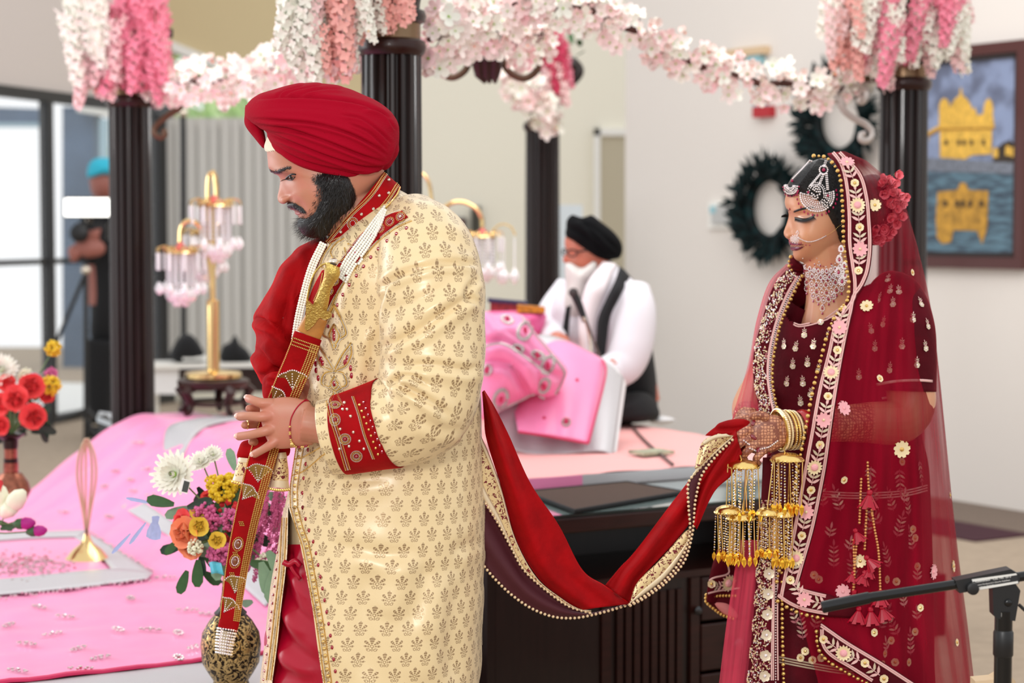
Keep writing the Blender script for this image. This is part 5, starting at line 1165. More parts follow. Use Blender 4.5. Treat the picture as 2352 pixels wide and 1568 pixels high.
for s_ in (-1, 1):
    sh = MB(); y_ = 4.02+.09*s_; x_ = P(840, 2150, 4.02)[0]
    sh.tube([(x_+.06, y_, .045), (x_, y_, .05), (x_-.10, y_, .042), (x_-.17, y_, .035), (x_-.2, y_, .04)], [.034, .045, .042, .03, .01], 14); sh.build('shoe', M['velvet'], groom, 'all')
# knot of the trouser cord
kn = MB(); h_ = P(664, 1292, 3.88); kn.tube([P(a, b, 3.885) for a, b in cr([(650, 1290), (664, 1296), (678, 1288), (690, 1300)], 12)], .006, 8); kn.tube([P(a, b, 3.885) for a, b in cr([(664, 1290), (674, 1310), (690, 1330)], 8)], .004, 8); kn.build('cord_knot', M['satinred'], groom, 'all')
# collar
ct, cb = [(748, 552), (800, 492), (846, 447), (880, 396)], [(760, 562), (832, 528), (888, 472), (917, 428)]
Gc = []
for t in np.linspace(0, 1, 8):
    f0 = np.array(ct[0])*(1-t)+np.array(cb[0])*t; f1 = np.array(ct[-1])*(1-t)+np.array(cb[-1])*t; m0 = (np.array(ct[1])+ct[2])/2*(1-t)+(np.array(cb[1])+cb[2])/2*t; row = []
    for k in np.linspace(0, 2*math.pi, 90, endpoint=False):
        s_ = (1-math.cos(k))/2; q = f0+(f1-f0)*s_; bow = (m0-(f0+f1)/2)*math.sin(k) if math.sin(k) > 0 else 0; q = q+bow; row.append(P(q[0], q[1], CY-.008-(.070+.012*t)*math.sin(k)))
    Gc.append(row)
collar = MB().grid(np.array(Gc), close_v=True).build('collar', M['velvet'], groom, 'all'); solid(collar, .003, 0)
cbv = bvh_of([collar]); CB = bvh_of([co, slv, cuff]); 
# ---- bead work
bg, bs_, br_ = MB(), MB(), MB()
def off(path, dx, dy): return [(a+dx, b+dy) for a, b in path]
for o_ in (3, 8): lay_beads(bg, cbv, off(ct, o_*.8, o_*.55), 3.4, .0017)
lay_beads(bs_, cbv, off(ct, 8.5, 6), 3.2, .0012)
for o_ in (-4, -9): lay_beads(bg, cbv, off(cb, o_*.7, o_*.7), 3.4, .0017)
lay_beads(bs_, cbv, off(cb, -1, -1), 3.2, .0012)
for rad, bb in ((14, bs_), (10.5, bg), (7, bs_)): lay_beads(bb, cbv, circ(811, 513, rad*.9, rad, 24), 3.2, .0014)
for x, y in ((784, 532), (831, 492), (858, 480), (871, 450), (892, 444), (892, 414)):
    h = hit(cbv, x, y, .0015)
    if h: bs_.ball(h[0], .0034, 8, 5)
# cuff ornaments
cuff_l = [(748, 922), (756, 960), (772, 1010), (792, 1078)]; cuff_r = [(815, 912), (828, 950), (842, 1000), (862, 1052)]
for o_ in (0, 5, 10): lay_beads(bg if o_ != 5 else bs_, CB, off(cuff_l, o_+2, -o_*.2), 3.2, .0016)
for o_ in (-2, -6): lay_beads(bs_ if o_ == -6 else bg, CB, off(cuff_r, o_, 0), 3.2, .0016)
for x, y, a, b in ((770, 930, 12, 8), (770, 964, 12, 13.5), (793, 1008, 13, 12), (819, 1047, 13, 12)):
    for k, bb in ((1.0, bs_), (.74, bg), (.52, bs_)): lay_beads(bb, CB, circ(x, y, a*k, b*k, 24), 3.0, .0014)
    h = hit(CB, x, y, .001); br_.ball(h[0], .0036, 8, 5)
for x, y in ((792, 925), (798, 940), (806, 956), (782, 985), (812, 992), (826, 1012), (836, 1030), (788, 940), (780, 1030), (802, 1024)):
    h = hit(CB, x, y, .001); bs_.ball(h[0], .0032, 6, 4)
for k in range(9):
    h = hit(CB, 832+5.2*k+4, 925+14.0*k, .001); br_.ball(h[0], .0028, 6, 4, (.9, .9, 1.3)); h = hit(CB, 824+5.2*k+3, 930+14*k, .001); bg.ball(h[0], .0028, 6, 4)
# near front edge: two bead rows, gold rosettes, red stones
edge = [(664, 1165), (676, 1210), (690, 1250), (700, 1300), (709, 1350), (718, 1400), (726, 1450), (742, 1568)]; upedge = [(682, 1000), (672, 1060), (664, 1120), (664, 1165)]
for pth in (edge, upedge):
    for o_ in (4, 9, 20): lay_beads(bs_ if o_ == 9 else bg, CB, off(pth, o_, 0), 3.6, .0017)
    q = cr(off(pth, 14, 0), int(plen(pth)/15)); 
    for h in hits(CB, q, .0008): bg.ball(h[0], .0042, 7, 4, (1, .6, 1)); bs_.ball(h[0]-[0, .0025, 0], .0016, 5, 3)
    q = cr(off(pth, 32, 0), int(plen(pth)/25))
    for h in hits(CB, q, .0008): br_.ball(h[0], .0034, 6, 4, (.9, .6, 1.25))
fedge = [(662, 1190), (656, 1300), (646, 1390), (636, 1480), (626, 1560)]
for o_ in (-3, -8, -13): lay_beads(bs_ if o_ == -8 else bg, CB, off(fedge, o_, 0), 3.4, .0018)
for h in hits(CB, cr(off(fedge, -20, 0), 20), .0008): br_.ball(h[0], .003, 6, 4)
# chest embroidery: velvet band, bead scrolls and lotus motif
chest = surf_strip('chest_embroidery', M['velvet'], coat and groom, CB, [(925, 486), (880, 500), (830, 540), (790, 590), (752, 640), (722, 720)], [(938, 500), (905, 520), (860, 560), (815, 615), (775, 670), (738, 735)], 40, 7, .002)
placket = surf_strip('placket', M['velvet'], groom, CB, [(742, 622), (722, 660), (708, 700), (700, 740)], [(790, 600), (762, 650), (745, 690), (730, 740)], 24, 7, .002)
CB2 = bvh_of([co, slv, chest, placket])
cp = cr([(930, 494), (892, 512), (845, 550), (802, 602), (764, 655), (730, 727)], 60)
for k in range(2, 58, 5):
    x, y = cp[k]
    for rad, bb in ((11, bg), (7.5, bs_)): lay_beads(bb, CB2, circ(x, y, rad*.95, rad*.8, 20, 0, -.8), 3.1, .0014)
    h = hit(CB2, x, y, .001); (br_ if k % 2 else bs_).ball(h[0], .0038, 7, 4)
for dx, dy in ((-13, -11), (12, 11), (15, 14)): lay_beads(bs_ if dx < 15 else bg, CB2, [(a+dx, b+dy) for a, b in cp[::6]], 3.2, .0015)
for x, y in [(a+24, b+22) for a, b in cp[4::5]]:
    h = hit(CB2, x, y, .0008); br_.ball(h[0], .0034, 6, 4, (1, .6, 1.2)) if h else 0
for pth in ([(790, 548), (772, 560), (760, 580), (775, 600), (795, 590), (792, 570)], [(760, 562), (745, 585), (738, 610), (755, 622)], [(800, 560), (815, 570), (808, 590)], [(742, 628), (735, 660), (722, 690)], [(785, 610), (768, 640), (752, 672)]): lay_beads(bg, CB2, pth, 3.2, .0018); lay_beads(bs_, CB2, off(pth, 4, 3), 3.2, .0013)
mot = [[(768, 700), (750, 735), (742, 765), (760, 780), (768, 800), (778, 780), (795, 765), (786, 735), (768, 700)], [(768, 745), (757, 770), (768, 790), (780, 770), (768, 745)], [(730, 790), (728, 812), (740, 840), (762, 850)], [(730, 790), (748, 815), (766, 846)], [(806, 788), (808, 812), (795, 838), (772, 850)], [(806, 788), (788, 812), (770, 846)],
       [(768, 852), (745, 858), (740, 880), (755, 888), (764, 878)], [(768, 852), (790, 858), (797, 880), (785, 888), (774, 878)], [(755, 890), (768, 898), (784, 890)], [(768, 900), (760, 918), (752, 930)], [(772, 900), (780, 918), (786, 930)], [(768, 865), (760, 880), (768, 892), (778, 880), (768, 865)]]
for pth in mot: lay_beads(bg, CB2, pth, 3.0, .0021); lay_beads(bs_, CB2, off(pth, 3.6, 2.0), 3.0, .0017); lay_beads(bs_, CB2, off(pth, -3.4, 1.0), 3.0, .0014)
for x, y in ((738, 825), (742, 834), (798, 822), (793, 832), (768, 770), (768, 760), (768, 776), (727, 850), (732, 868), (806, 845), (808, 862), (797, 830), (768, 880), (726, 835)):
    h = hit(CB2, x, y, .0008); br_.ball(h[0], .0042, 7, 4, (.9, .6, 1.5)) if h else 0
for pth in ([(655, 1052), (690, 1052), (735, 1028)], [(662, 1095), (700, 1080), (745, 1042)]): lay_beads(bg, CB, pth, 3.6, .0018)
tag(bg.build('gold_beadwork', M['goldbead'], groom, False), kind='stuff'); tag(bs_.build('silver_beadwork', M['silver'], groom, False), kind='stuff'); tag(br_.build('red_stones', M['ruby'], groom), kind='stuff')
# pearl necklace
pe = MB(); CB3 = bvh_of([co, slv, chest, placket, collar])
for k in range(5):
    o_ = (k-2)*6.6
    q = cr([(886+o_*.2, 482+o_*.3), (868+o_*.6, 515+o_*.5), (838+o_*.72, 560+o_*.6), (806+o_*.75, 605+o_*.62), (788+o_*.75, 640+o_*.6)], 34)
    for h in hits(CB3, q, .003): pe.ball(h[0], .0032, 8, 5)
    if k > 2: continue
    o_ = (k-1)*6.6
    q = [(742+o_*.8, 560+o_*.4), (718+o_*.85, 610+o_*.4), (700+o_*.9, 670+o_*.25), (684+o_*.9, 740+o_*.15), (675+o_*.9, 810+o_*.1), (672+o_*.9, 860)]
    for i, (a, b) in enumerate(cr(q, 54)):
        pe.ball(P(a, b, 3.90+.0*i), .0032, 8, 5)
tag(pe.build('pearl_necklace', M['pearl'], groom), kind='stuff')
MB().tube([h[0] for h in hits(CB3, cr([(921, 420), (912, 445), (897, 470), (886, 482)], 12), .003)], .0018, 6).build('necklace_cord', M['gold'], groom)
# wrist thread with beads and ring
hb = bvh_of([gb, slv, cuff]); q = cr([(712, 921), (698, 922), (682, 936), (669, 960), (666, 985), (669, 1012), (680, 1024), (696, 1026), (708, 1022)], 40); pts = [h[0] for h in hits(hb, q, .0012)]
wt = MB().tube(pts, .0013, 6).build('wrist_thread', M['satinred'], groom)
MB().tube([h[0] for h in hits(hb, cr([(698, 922), (710, 917), (722, 915)], 8), .003)], .001, 5).build('thread_knot', M['satinred'], wt)
wb = MB(); wr_ = MB()
for i, (a, b) in enumerate(q[20:]): (wb if i % 4 in (0, 3) else wr_).ball(hit(hb, a, b, .0022)[0] if hit(hb, a, b, .0022) else P(a, b, 3.81), .0024, 7, 5)
wb.ball(P(671, 1020, 3.81), .005, 8, 6); wb.build('gold_beads', M['gold'], wt); wr_.build('red_beads', M['ruby'], wt)
MB().tube([P(568+7*math.cos(a)*.35, 975+9*math.sin(a), 3.885-.008*math.cos(a)) for a in np.linspace(0, 6.283, 20, endpoint=False)], .0016, 6, closed=True).build('gold_ring', M['gold'], groom)
# crimson velvet shawl over the far shoulder
so = [(748, 540), (722, 548), (690, 562), (668, 584), (650, 618), (628, 655), (602, 690), (584, 722), (584, 742), (589, 775), (586, 805), (583, 830), (590, 862), (602, 886), (622, 896), (650, 880), (668, 850), (676, 810), (690, 745), (706, 680), (730, 615), (752, 575)]
shl = [([(586, 728), (618, 742), (648, 762), (672, 790)], 7, .012, .010), ([(690, 600), (670, 650), (655, 700), (650, 770)], 10, .010, .010), ([(588, 800), (612, 830), (640, 850), (662, 850)], 8, .008, .008), ([(720, 575), (690, 640), (678, 700)], 8, .008, .007), ([(600, 870), (625, 850), (655, 860)], 6, .006, .006)]
sw_ = thing('velvet_scarf', P(640, 900, 4.0), 'crimson velvet scarf with gold lace ends over the groom far shoulder and hands', 'scarf')
blob('shoulder_drape', M['velvet'], sw_, so, (650, 730), 4.06, .10, shl, 200, 90, e=.7, noise=.003, nf=14)
blob('wrapped_fold', M['velvet'], sw_, [(602, 890), (605, 868), (620, 856), (650, 850), (690, 835), (706, 850), (712, 880), (716, 925), (704, 920), (690, 890), (660, 905), (625, 925), (606, 915)], (655, 880), 3.97, .03, [([(615, 870), (640, 880), (655, 905)], 4, .006, .005), ([(690, 845), (700, 880), (712, 915)], 4, .006, .005)], 90, 40, e=.7)
blob('hanging_fold', M['velvet'], sw_, [(545, 1052), (548, 1030), (560, 1012), (600, 1010), (660, 1020), (664, 1045), (640, 1052), (600, 1050), (570, 1056)], (605, 1032), 3.93, .018, None, 60, 24)
def lace_end(pts_l, pts_r, d, mm_, nm='lace_end'):
    a, b = cr(pts_l, 20), cr(pts_r, 20); G = []
    for i in range(20): G.append([P(*(a[i]+(b[i]-a[i])*(.5-.5*math.cos(k))), d-.018*math.sin(k)) for k in np.linspace(0, math.pi, 14)])
    o = MB().grid(np.array(G)).build(nm, mm_, sw_, 'all'); solid(o, .0015); return o
def lacemat():
    m, nt, b = newmat('openwork_gold_lace'); g = NG(nt); x, y, z, tc = uvxy(nt, 'Object')
    n = nt.nodes.new('ShaderNodeTexNoise'); n.inputs['Scale'].default_value = 130; n.inputs['Distortion'].default_value = 1.5; n.inputs['Detail'].default_value = 1; nt.links.new(tc.outputs['Object'], n.inputs[0])
    f = g.step(n.outputs[0], .40, .44); nt.links.new(g.mix(f, lin((110, 8, 24)), lin((228, 200, 148))), b.inputs['Base Color']); nt.links.new(g.m('MULTIPLY', f, .4), b.inputs['Metallic']); b.inputs['Roughness'].default_value = .4
    bp = nt.nodes.new('ShaderNodeBump'); bp.inputs['Strength'].default_value = .6; bp.inputs['Distance'].default_value = .002; nt.links.new(f, bp.inputs['Height']); nt.links.new(bp.outputs[0], b.inputs['Normal']); return m
M['openlace'] = lacemat()
lace_end([(548, 1058), (540, 1084), (537, 1096)], [(582, 1062), (590, 1084), (592, 1094)], 3.93, M['openlace']); lace_end([(537, 1094), (534, 1104)], [(592, 1092), (592, 1112)], 3.929, M['laceedge'])
lace_end([(548, 1050), (546, 1060)], [(586, 1054), (586, 1064)], 3.929, M['laceedge'])
lace_end([(627, 1052), (620, 1080), (616, 1104)], [(658, 1050), (662, 1080), (662, 1106)], 3.93, M['openlace']); lace_end([(616, 1102), (612, 1118)], [(662, 1104), (664, 1122)], 3.929, M['laceedge']); lace_end([(629, 1040), (627, 1054)], [(658, 1038), (659, 1052)], 3.929, M['laceedge'])
bb = MB()
for x0, y0, x1, y1 in ((535, 1106, 592, 1113), (612, 1120, 664, 1124)):
    for t in np.linspace(0, 1, 12): bb.ball(P(x0+(x1-x0)*t, y0+(y1-y0)*t+3*math.sin(t*math.pi), 3.915-.012*math.sin(t*math.pi)), .0034, 6, 4)
bb.build('edge_beads', M['goldbead'], sw_)
# ================================================================ SWORD
SD = 3.905
def sd(py): return SD-(.118*max(0, min(1, (930-py)/300)))
swd = thing('sheathed_sword', P(530, 1500, SD), 'curved ceremonial sword with golden hilt in a red velvet beaded scabbard', 'sword')
cl_ = [(708, 770), (690, 820), (668, 872), (644, 930), (618, 1000), (596, 1075), (574, 1160), (556, 1240), (540, 1330), (528, 1420), (522, 1445)]
wl = [33, 34, 34, 33, 32, 31, 29, 28, 26, 24, 23]
c_ = cr(cl_, 90); w_ = np.interp(np.linspace(0, 1, 90), np.linspace(0, 1, 11), wl); t_ = np.gradient(c_, axis=0); t_ /= np.linalg.norm(t_, axis=1)[:, None]; n2 = np.stack([-t_[:, 1], t_[:, 0]], -1)
def scab(i, s_, lift=0): q = c_[i]+n2[i]*s_*w_[i]; return q
Gs_ = []
for i in range(90): Gs_.append([P(*(c_[i]+n2[i]*w_[i]*math.cos(k)), sd(c_[i][1])-.013*np.sign(math.sin(k))*abs(math.sin(k))**.6) for k in np.linspace(0, 2*math.pi, 28, endpoint=False)])
sc = MB().grid(np.array(Gs_), close_v=True); sco = sc.build('scabbard', M['velvet'], swd, 'all')
sv = bvh_of([sco]); bg, bs_ = MB(), MB()
for s_ in (-.42, -.58, -.74, -.9): lay_beads(bg, sv, [scab(i, s_) for i in range(2, 90, 6)], 4.2, .0021)
lay_beads(bg, sv, [scab(i, .9) for i in range(2, 90, 6)], 4.2, .0019)
for k in range(3): lay_beads(bg, sv, [tuple(scab(2+k*1, s_)) for s_ in np.linspace(-.9, .9, 5)], 3.6, .0019)
M['foil'] = mat('gold_foil', (150, 116, 60), .3, metal=.8)
def fan(i, s_, r, up):
    c = scab(i, s_); tdir = t_[i]; rim = []
    for a in np.linspace(-1.25, 1.25, 22):
        d = -tdir*math.cos(a)*up+n2[i]*math.sin(a)*1.0; rim.append(c+d*r*(1+.07*abs(math.sin(a*4))))
    poly = [hit(sv, *p, .0012) for p in [tuple(c)]+[tuple(p) for p in rim]]; 
    if any(h is None for h in poly):
        poly = [h if h is not None else poly[0] for h in poly]
    MB().add([h[0] for h in poly], [(0, k, k+1) for k in range(1, 22)]).build('foil_fan', M['foil'], swd)
    for k in range(0, 22): bs_.ball(poly[k+1][0], .0019, 5, 3)
    for k in (2, 6, 10, 14, 18):
        for q in np.linspace(.12, .8, 6): bs_.ball(poly[0][0]*(1-q)+poly[k+1][0]*q, .0017, 5, 3)
for i, s_, r, up in ((16, -.35, 40, 1), (22, .62, 34, 1), (45, -.15, 38, 1), (51, .65, 34, 1), (78, -.15, 36, 1), (84, .62, 32, 1)): fan(i, s_, r, up)
for i in (64, 69):
    x, y = scab(i, .25)
    for rad, b_ in ((15, bg), (10, bs_)): lay_beads(b_, sv, circ(x, y, rad*.75, rad*1.05, 22, 0, .2), 3.4, .0018)
    h = hit(sv, x, y, .001); MB().ball(h[0], .0058, 10, 6, (.8, .5, 1.2)).build('amber_stone', mat('amber_stone', (120, 60, 20), .1, coat=1), swd)
for i in (30, 58, 67, 73):
    for dx in (-4, 0, 4):
        for dy in (-4, 0, 4): 
            h = hit(sv, *(scab(i, .3)+np.array([dx+dy*.3, dy])), .001); bg.ball(h[0], .0018, 5, 3) if h else 0
tip = cr([(522, 1445), (516, 1475), (514, 1500)], 9)
for k, (x, y) in enumerate(tip):
    for a in np.linspace(0, 2*math.pi, 22, endpoint=False): bs_.ball(P(x+(23-.55*k)*math.cos(a)*.95, y+math.cos(a)*3, SD-.014*math.sin(a)), .0024, 6, 4)
MB().tube([P(a, b, SD) for a, b in tip], np.linspace(.0165, .012, 9), 14, flat=.8).build('chape', M['silver'], swd)
tag(bg.build('gold_bead_rows', M['goldbead'], swd), kind='stuff'); tag(bs_.build('crystal_beads', M['gem'], swd), kind='stuff')
# wooden throat and hilt
M['pale_wood'] = mat('honey_wood', (190, 128, 62), .4, var=.3, vscale=40)
th_ = cr([(728, 728), (708, 770)], 8); MB().grid(np.array([[P(*(th_[i]+np.array([.92, .4])*(26+4*i/8)*math.cos(k)), sd(th_[i][1])-.012*math.sin(k)) for k in np.linspace(0, 2*math.pi, 24, endpoint=False)] for i in range(8)]), close_v=True).build('wood_throat', M['pale_wood'], swd, 'all')
M['hiltgold'] = mat('cast_gold_hilt', (206, 176, 96), .34, metal=.9, bump=.8, bscale=230)
hl = cr([(764, 608, 18, .015), (763, 625, 19, .016), (757, 643, 15, .013), (748, 662, 13, .011), (742, 684, 15, .012), (735, 705, 17, .012), (728, 722, 12, .01)], 40)
Gh = [[P(*(q[:2]+np.array([.93, .36])*q[2]*math.cos(k)), sd(q[1])-.004-q[3]*math.sin(k)) for k in np.linspace(0, 2*math.pi, 28, endpoint=False)] for q in hl]
MB().grid(np.array(Gh), close_v=True).build('grip', M['hiltgold'], swd, 'all')
MB().ball(P(767, 601, sd(601)-.004), .009, 12, 8, (1, 1, .8)).build('pommel_cap', M['silver'], swd)
MB().prism([P(a, b, sd(b)-.016) for a, b in cr([(704, 690), (716, 700), (732, 700), (744, 712), (757, 718), (760, 728), (746, 734), (733, 730), (722, 745), (706, 758), (700, 754), (702, 725)], 40, True)], (0, .024, 0)).build('crossguard', M['hiltgold'], swd, smooth=False)
MB().tube([P(a, b, sd(b)-.006) for a, b in cr([(762, 604), (740, 608), (722, 628), (712, 655), (706, 685), (708, 700)], 26)], .0032, 8, flat=.6).build('knuckle_guard', M['hiltgold'], swd)
# ================================================================ BRIDE
BD = 4.42
bride = thing('person', (P(1930, 2000, BD)[0], BD, 0), 'bride in maroon velvet embroidered dress and sheer red veil holding the scarf end', 'person')
fb_base = [(1803, 458), (1807, 480), (1814, 492), (1818, 515), (1821, 540), (1821, 560), (1823, 580), (1832, 595), (1852, 603), (1882, 602), (1915, 585), (1942, 552), (1968, 500), (1972, 440), (1945, 392), (1890, 370), (1840, 388), (1814, 422)]
fb_full = [(1803, 458), (1804.5, 474), (1811, 487), (1811, 498), (1807.5, 511), (1802.5, 524), (1799.5, 533), (1801, 540), (1807, 545), (1812, 546.5), (1813, 552), (1812, 557), (1813, 561), (1817, 563.5), (1816, 567), (1818, 573), (1822, 577), (1821.5, 584), (1828, 594), (1841, 601), (1860, 604), (1882, 602), (1915, 585), (1942, 552), (1968, 500), (1972, 440), (1945, 392), (1890, 370), (1840, 388), (1814, 422)]
FC = (1885, 490)
def bsig(th):
    y = np.degrees(th) % 360; s_ = np.full_like(th, .026); s_[(y > 140) & (y < 158)] = .012*0+.020; s_[(y > 146) & (y < 186)] = .0125; return s_
FGd = blob_grid(fb_base, FC, BD, .077, 300, 150, full=fb_full, sig=bsig, e=.9)
N_ = gnormals(FGd, True, False); cen = FGd.reshape(-1, 3).mean(0); N_ *= np.sign(((FGd-cen)*N_).sum()); Q = proj(FGd)
D_ = bump(1842, 498, 14, 9, -.006)+bump(1846, 500, 13, 6, .0065)+bump(1836, 482, 22, 5, .002, -.1)+bump(1812, 541, 7, 6, .005)+bump(1819, 543, 4, 7, -.0025)+bump(1862, 545, 24, 20, .004)+bump(1850, 563, 5, 5, -.002)+bump(1832, 592, 14, 9, .002)
FGd = FGd+N_*D_[..., None]
body = MB(); body.grid(FGd, close_u=True)
pxtube(body, [(1895, 560, BD, .052), (1903, 620, BD+.01, .053), (1912, 680, BD+.02, .06), (1925, 760, BD+.02, .09)], 20)
def bring(row, phis, k=.88):
    py, xl, xr, b = row; a = (xr-xl)/2; c = (xl+xr)/2
    return np.array([P(c-a*np.sign(math.cos(f))*abs(math.cos(f))**k, py, BD+.01-b*np.sign(math.sin(f))*abs(math.sin(f))**k) for f in phis])
ph = np.linspace(0, 2*math.pi, 140, endpoint=False)
TG = np.array([bring(r, ph) for r in cr([(616, 1868, 1960, .052), (636, 1842, 2005, .068), (660, 1815, 2050, .088), (695, 1796, 2080, .104), (740, 1784, 2096, .116), (800, 1770, 2098, .128), (870, 1770, 2088, .122), (940, 1776, 2084, .118), (1010, 1764, 2104, .130)], 110)])
body.grid(TG, close_v=True); base = body.n
# arms and hands
pxtube(body, [(2050, 680, 4.40, .05), (2078, 760, 4.35, .056), (2086, 860, 4.335, .055), (2092, 930, 4.325, .053), (2062, 968, 4.31, .05), (1990, 970, 4.275, .044), (1910, 975, 4.24, .037), (1840, 984, 4.215, .031), (1795, 990, 4.205, .029)], 18)
body.grid(blob_grid([(1800, 962), (1775, 952), (1745, 956), (1718, 974), (1702, 996), (1700, 1018), (1718, 1036), (1750, 1044), (1785, 1034), (1806, 1012)], (1755, 998), 4.198, .016, 60, 24, e=.7), close_u=True)
BF = [[(1722, 985, 4.19, .0095), (1702, 996, 4.18, .009), (1690, 1008, 4.186, .0082), (1684, 1022, 4.198, .0074)], [(1722, 1005, 4.188, .0095), (1700, 1018, 4.178, .009), (1690, 1032, 4.186, .0082), (1690, 1044, 4.198, .0074)],
      [(1735, 1022, 4.188, .0092), (1716, 1036, 4.178, .0088), (1708, 1048, 4.186, .008), (1712, 1058, 4.196, .0072)], [(1757, 1032, 4.19, .0086), (1742, 1046, 4.18, .0082), (1736, 1056, 4.188, .0076), (1742, 1064, 4.196, .0068)], [(1762, 958, 4.19, .0095), (1745, 952, 4.185, .0088), (1728, 956, 4.19, .008)]]
for f_ in BF: finger(body, f_)
pxtube(body, [(1840, 720, 4.50, .045), (1790, 800, 4.52, .045), (1752, 880, 4.47, .042), (1722, 930, 4.38, .038), (1716, 962, 4.28, .030), (1722, 985, 4.235, .028)], 16)
body.grid(blob_grid([(1692, 962), (1712, 950), (1740, 952), (1752, 975), (1740, 1010), (1712, 1015), (1696, 990)], (1722, 980), 4.232, .014, 48, 20, e=.7), close_u=True)
for f_ in ([(1708, 962, 4.228, .009), (1690, 968, 4.222, .0085), (1676, 980, 4.22, .0076)], [(1704, 975, 4.228, .009), (1686, 985, 4.222, .0085), (1674, 998, 4.22, .0074)]): finger(body, f_)
def henna():
    m = skin_mat('skin_bride_henna', (206, 146, 110), .4, (214, 128, 98)); nt = m.node_tree; g = NG(nt); b = nt.nodes['Principled BSDF']; src = b.inputs['Base Color'].links[0].from_socket
    tc = nt.nodes.new('ShaderNodeTexCoord'); v = nt.nodes.new('ShaderNodeTexVoronoi'); v.feature = 'DISTANCE_TO_EDGE'; v.inputs['Scale'].default_value = 150; v.inputs['Randomness'].default_value = .25; nt.links.new(tc.outputs['Object'], v.inputs[0])
    n = nt.nodes.new('ShaderNodeTexNoise'); n.inputs['Scale'].default_value = 90; n.inputs['Detail'].default_value = 2; nt.links.new(tc.outputs['Object'], n.inputs[0])
    ln = g.m('MAXIMUM', g.step(g.m('SUBTRACT', .16, v.outputs[0]), 0, .08), g.m('MULTIPLY', g.step(n.outputs[0], .56, .6), .8))
    sx = nt.nodes.new('ShaderNodeSeparateXYZ'); nt.links.new(tc.outputs['Object'], sx.inputs[0]); z1 = P(1800, 925, 4.2)[2]; x1 = P(2000, 980, 4.27)[0]
    mk = g.m('MULTIPLY', g.step(g.m('SUBTRACT', z1, sx.outputs[2]), -.005, .01), g.step(g.m('SUBTRACT', x1, sx.outputs[0]), -.01, .01))
    mk = g.m('MULTIPLY', mk, g.step(g.m('SUBTRACT', 4.31, sx.outputs[1]), 0, .01))
    nt.links.new(g.mix(g.m('MULTIPLY', g.m('MULTIPLY', ln, mk), .82), src, lin((112, 44, 34))), b.inputs['Base Color']); return m
bb_ = remesh('body', body, henna(), bride, .0026, 2)
BV = bvh_of([bb_])
# face details
V, F_ = patch(FGd, [(1806, 446), (1812, 420), (1838, 388), (1890, 364), (1950, 382), (1988, 450), (1978, 540), (1945, 580), (1930, 556), (1918, 524), (1900, 488), (1880, 462), (1856, 449), (1834, 446), (1818, 454)], .010, fall=10)
M['hairb'] = mat('glossy_black_hair', (14, 12, 13), .32, bump=.5, bscale=60, stretch=(8, 8, 1)); MB().add(V, F_).build('hair', M['hairb'], bride, 'all')
M['lip_f'] = mat('plum_lipstick', (104, 16, 46), .28, coat=.3); M['kohl'] = mat('black_kohl', (12, 10, 12), .4); M['shadow'] = mat('shimmer_eyeshadow', (196, 150, 128), .25, metal=.3)
for poly, t in (([(1812, 557), (1818, 554.5), (1828, 556), (1840, 559), (1851, 562), (1838, 564.5), (1824, 564), (1815, 564)], .0030), ([(1815, 565), (1824, 564.5), (1838, 564.5), (1850, 563), (1842, 571), (1832, 575.5), (1822, 577), (1817, 572)], .0044)):
    V, F_ = patch(FGd, poly, t, near=BD+.02, fall=3); MB().add(V, F_).build('lips', M['lip_f'], bride, 'all') if len(V) else 0
V, F_ = patch(FGd, [(1822, 484), (1836, 478), (1856, 474), (1874, 474), (1874, 478), (1854, 481), (1836, 485), (1824, 489)], .0014, near=BD-.01, fall=2.5); MB().add(V, F_).build('eyebrow', M['kohl'], bride, 'all')
V, F_ = patch(FGd, [(1804, 476), (1811, 481), (1813, 486), (1808, 484)], .0012, fall=2); MB().add(V, F_).build('eyebrow', M['kohl'], bride, 'all') if len(V) else 0
V, F_ = patch(FGd, [(1828, 497), (1838, 490), (1852, 488), (1868, 491), (1866, 500), (1850, 503), (1836, 501)], .0008, near=BD-.01, fall=3); MB().add(V, F_).build('eyelid_makeup', M['shadow'], bride, 'all')
MB().tube([h[0] for h in hits(BV, cr([(1827, 500), (1838, 503), (1852, 504), (1864, 499), (1872, 493)], 16), .001)], [.0014+.0019*math.sin(math.pi*t) for t in np.linspace(.1, 1, 16)], 6).build('eyeliner', M['kohl'], bride)
ls = MB()
for t in np.linspace(0, 1, 34):
    h = hit(BV, 1828+40*t, 501+3*math.sin(t*math.pi)-4*t*t, .001)
    if h: a = h[0]; ls.tube([a, a+np.array([-.002+.004*t, -.005, -.003]), a+np.array([-.003+.009*t, -.009, -.007-.002*math.sin(t*3.1)])], [.0010, .0008, .0002], 4)
for t in np.linspace(0, 1, 12):
    a = P(1812-2*t, 494+4*t, BD+.016); ls.tube([a, a+np.array([-.009, 0, -.002*t+.002]), a+np.array([-.016, 0, -.001])], [.0007, .0005, .0001], 4)
ls.build('eyelashes', M['kohl'], bride)
h = hit(BV, 1815, 480, .0008); MB().ball(h[0], .0022, 8, 5, (1, .6, 1.3)).build('bindi', mat('bindi_red', (150, 16, 30), .4), bride)
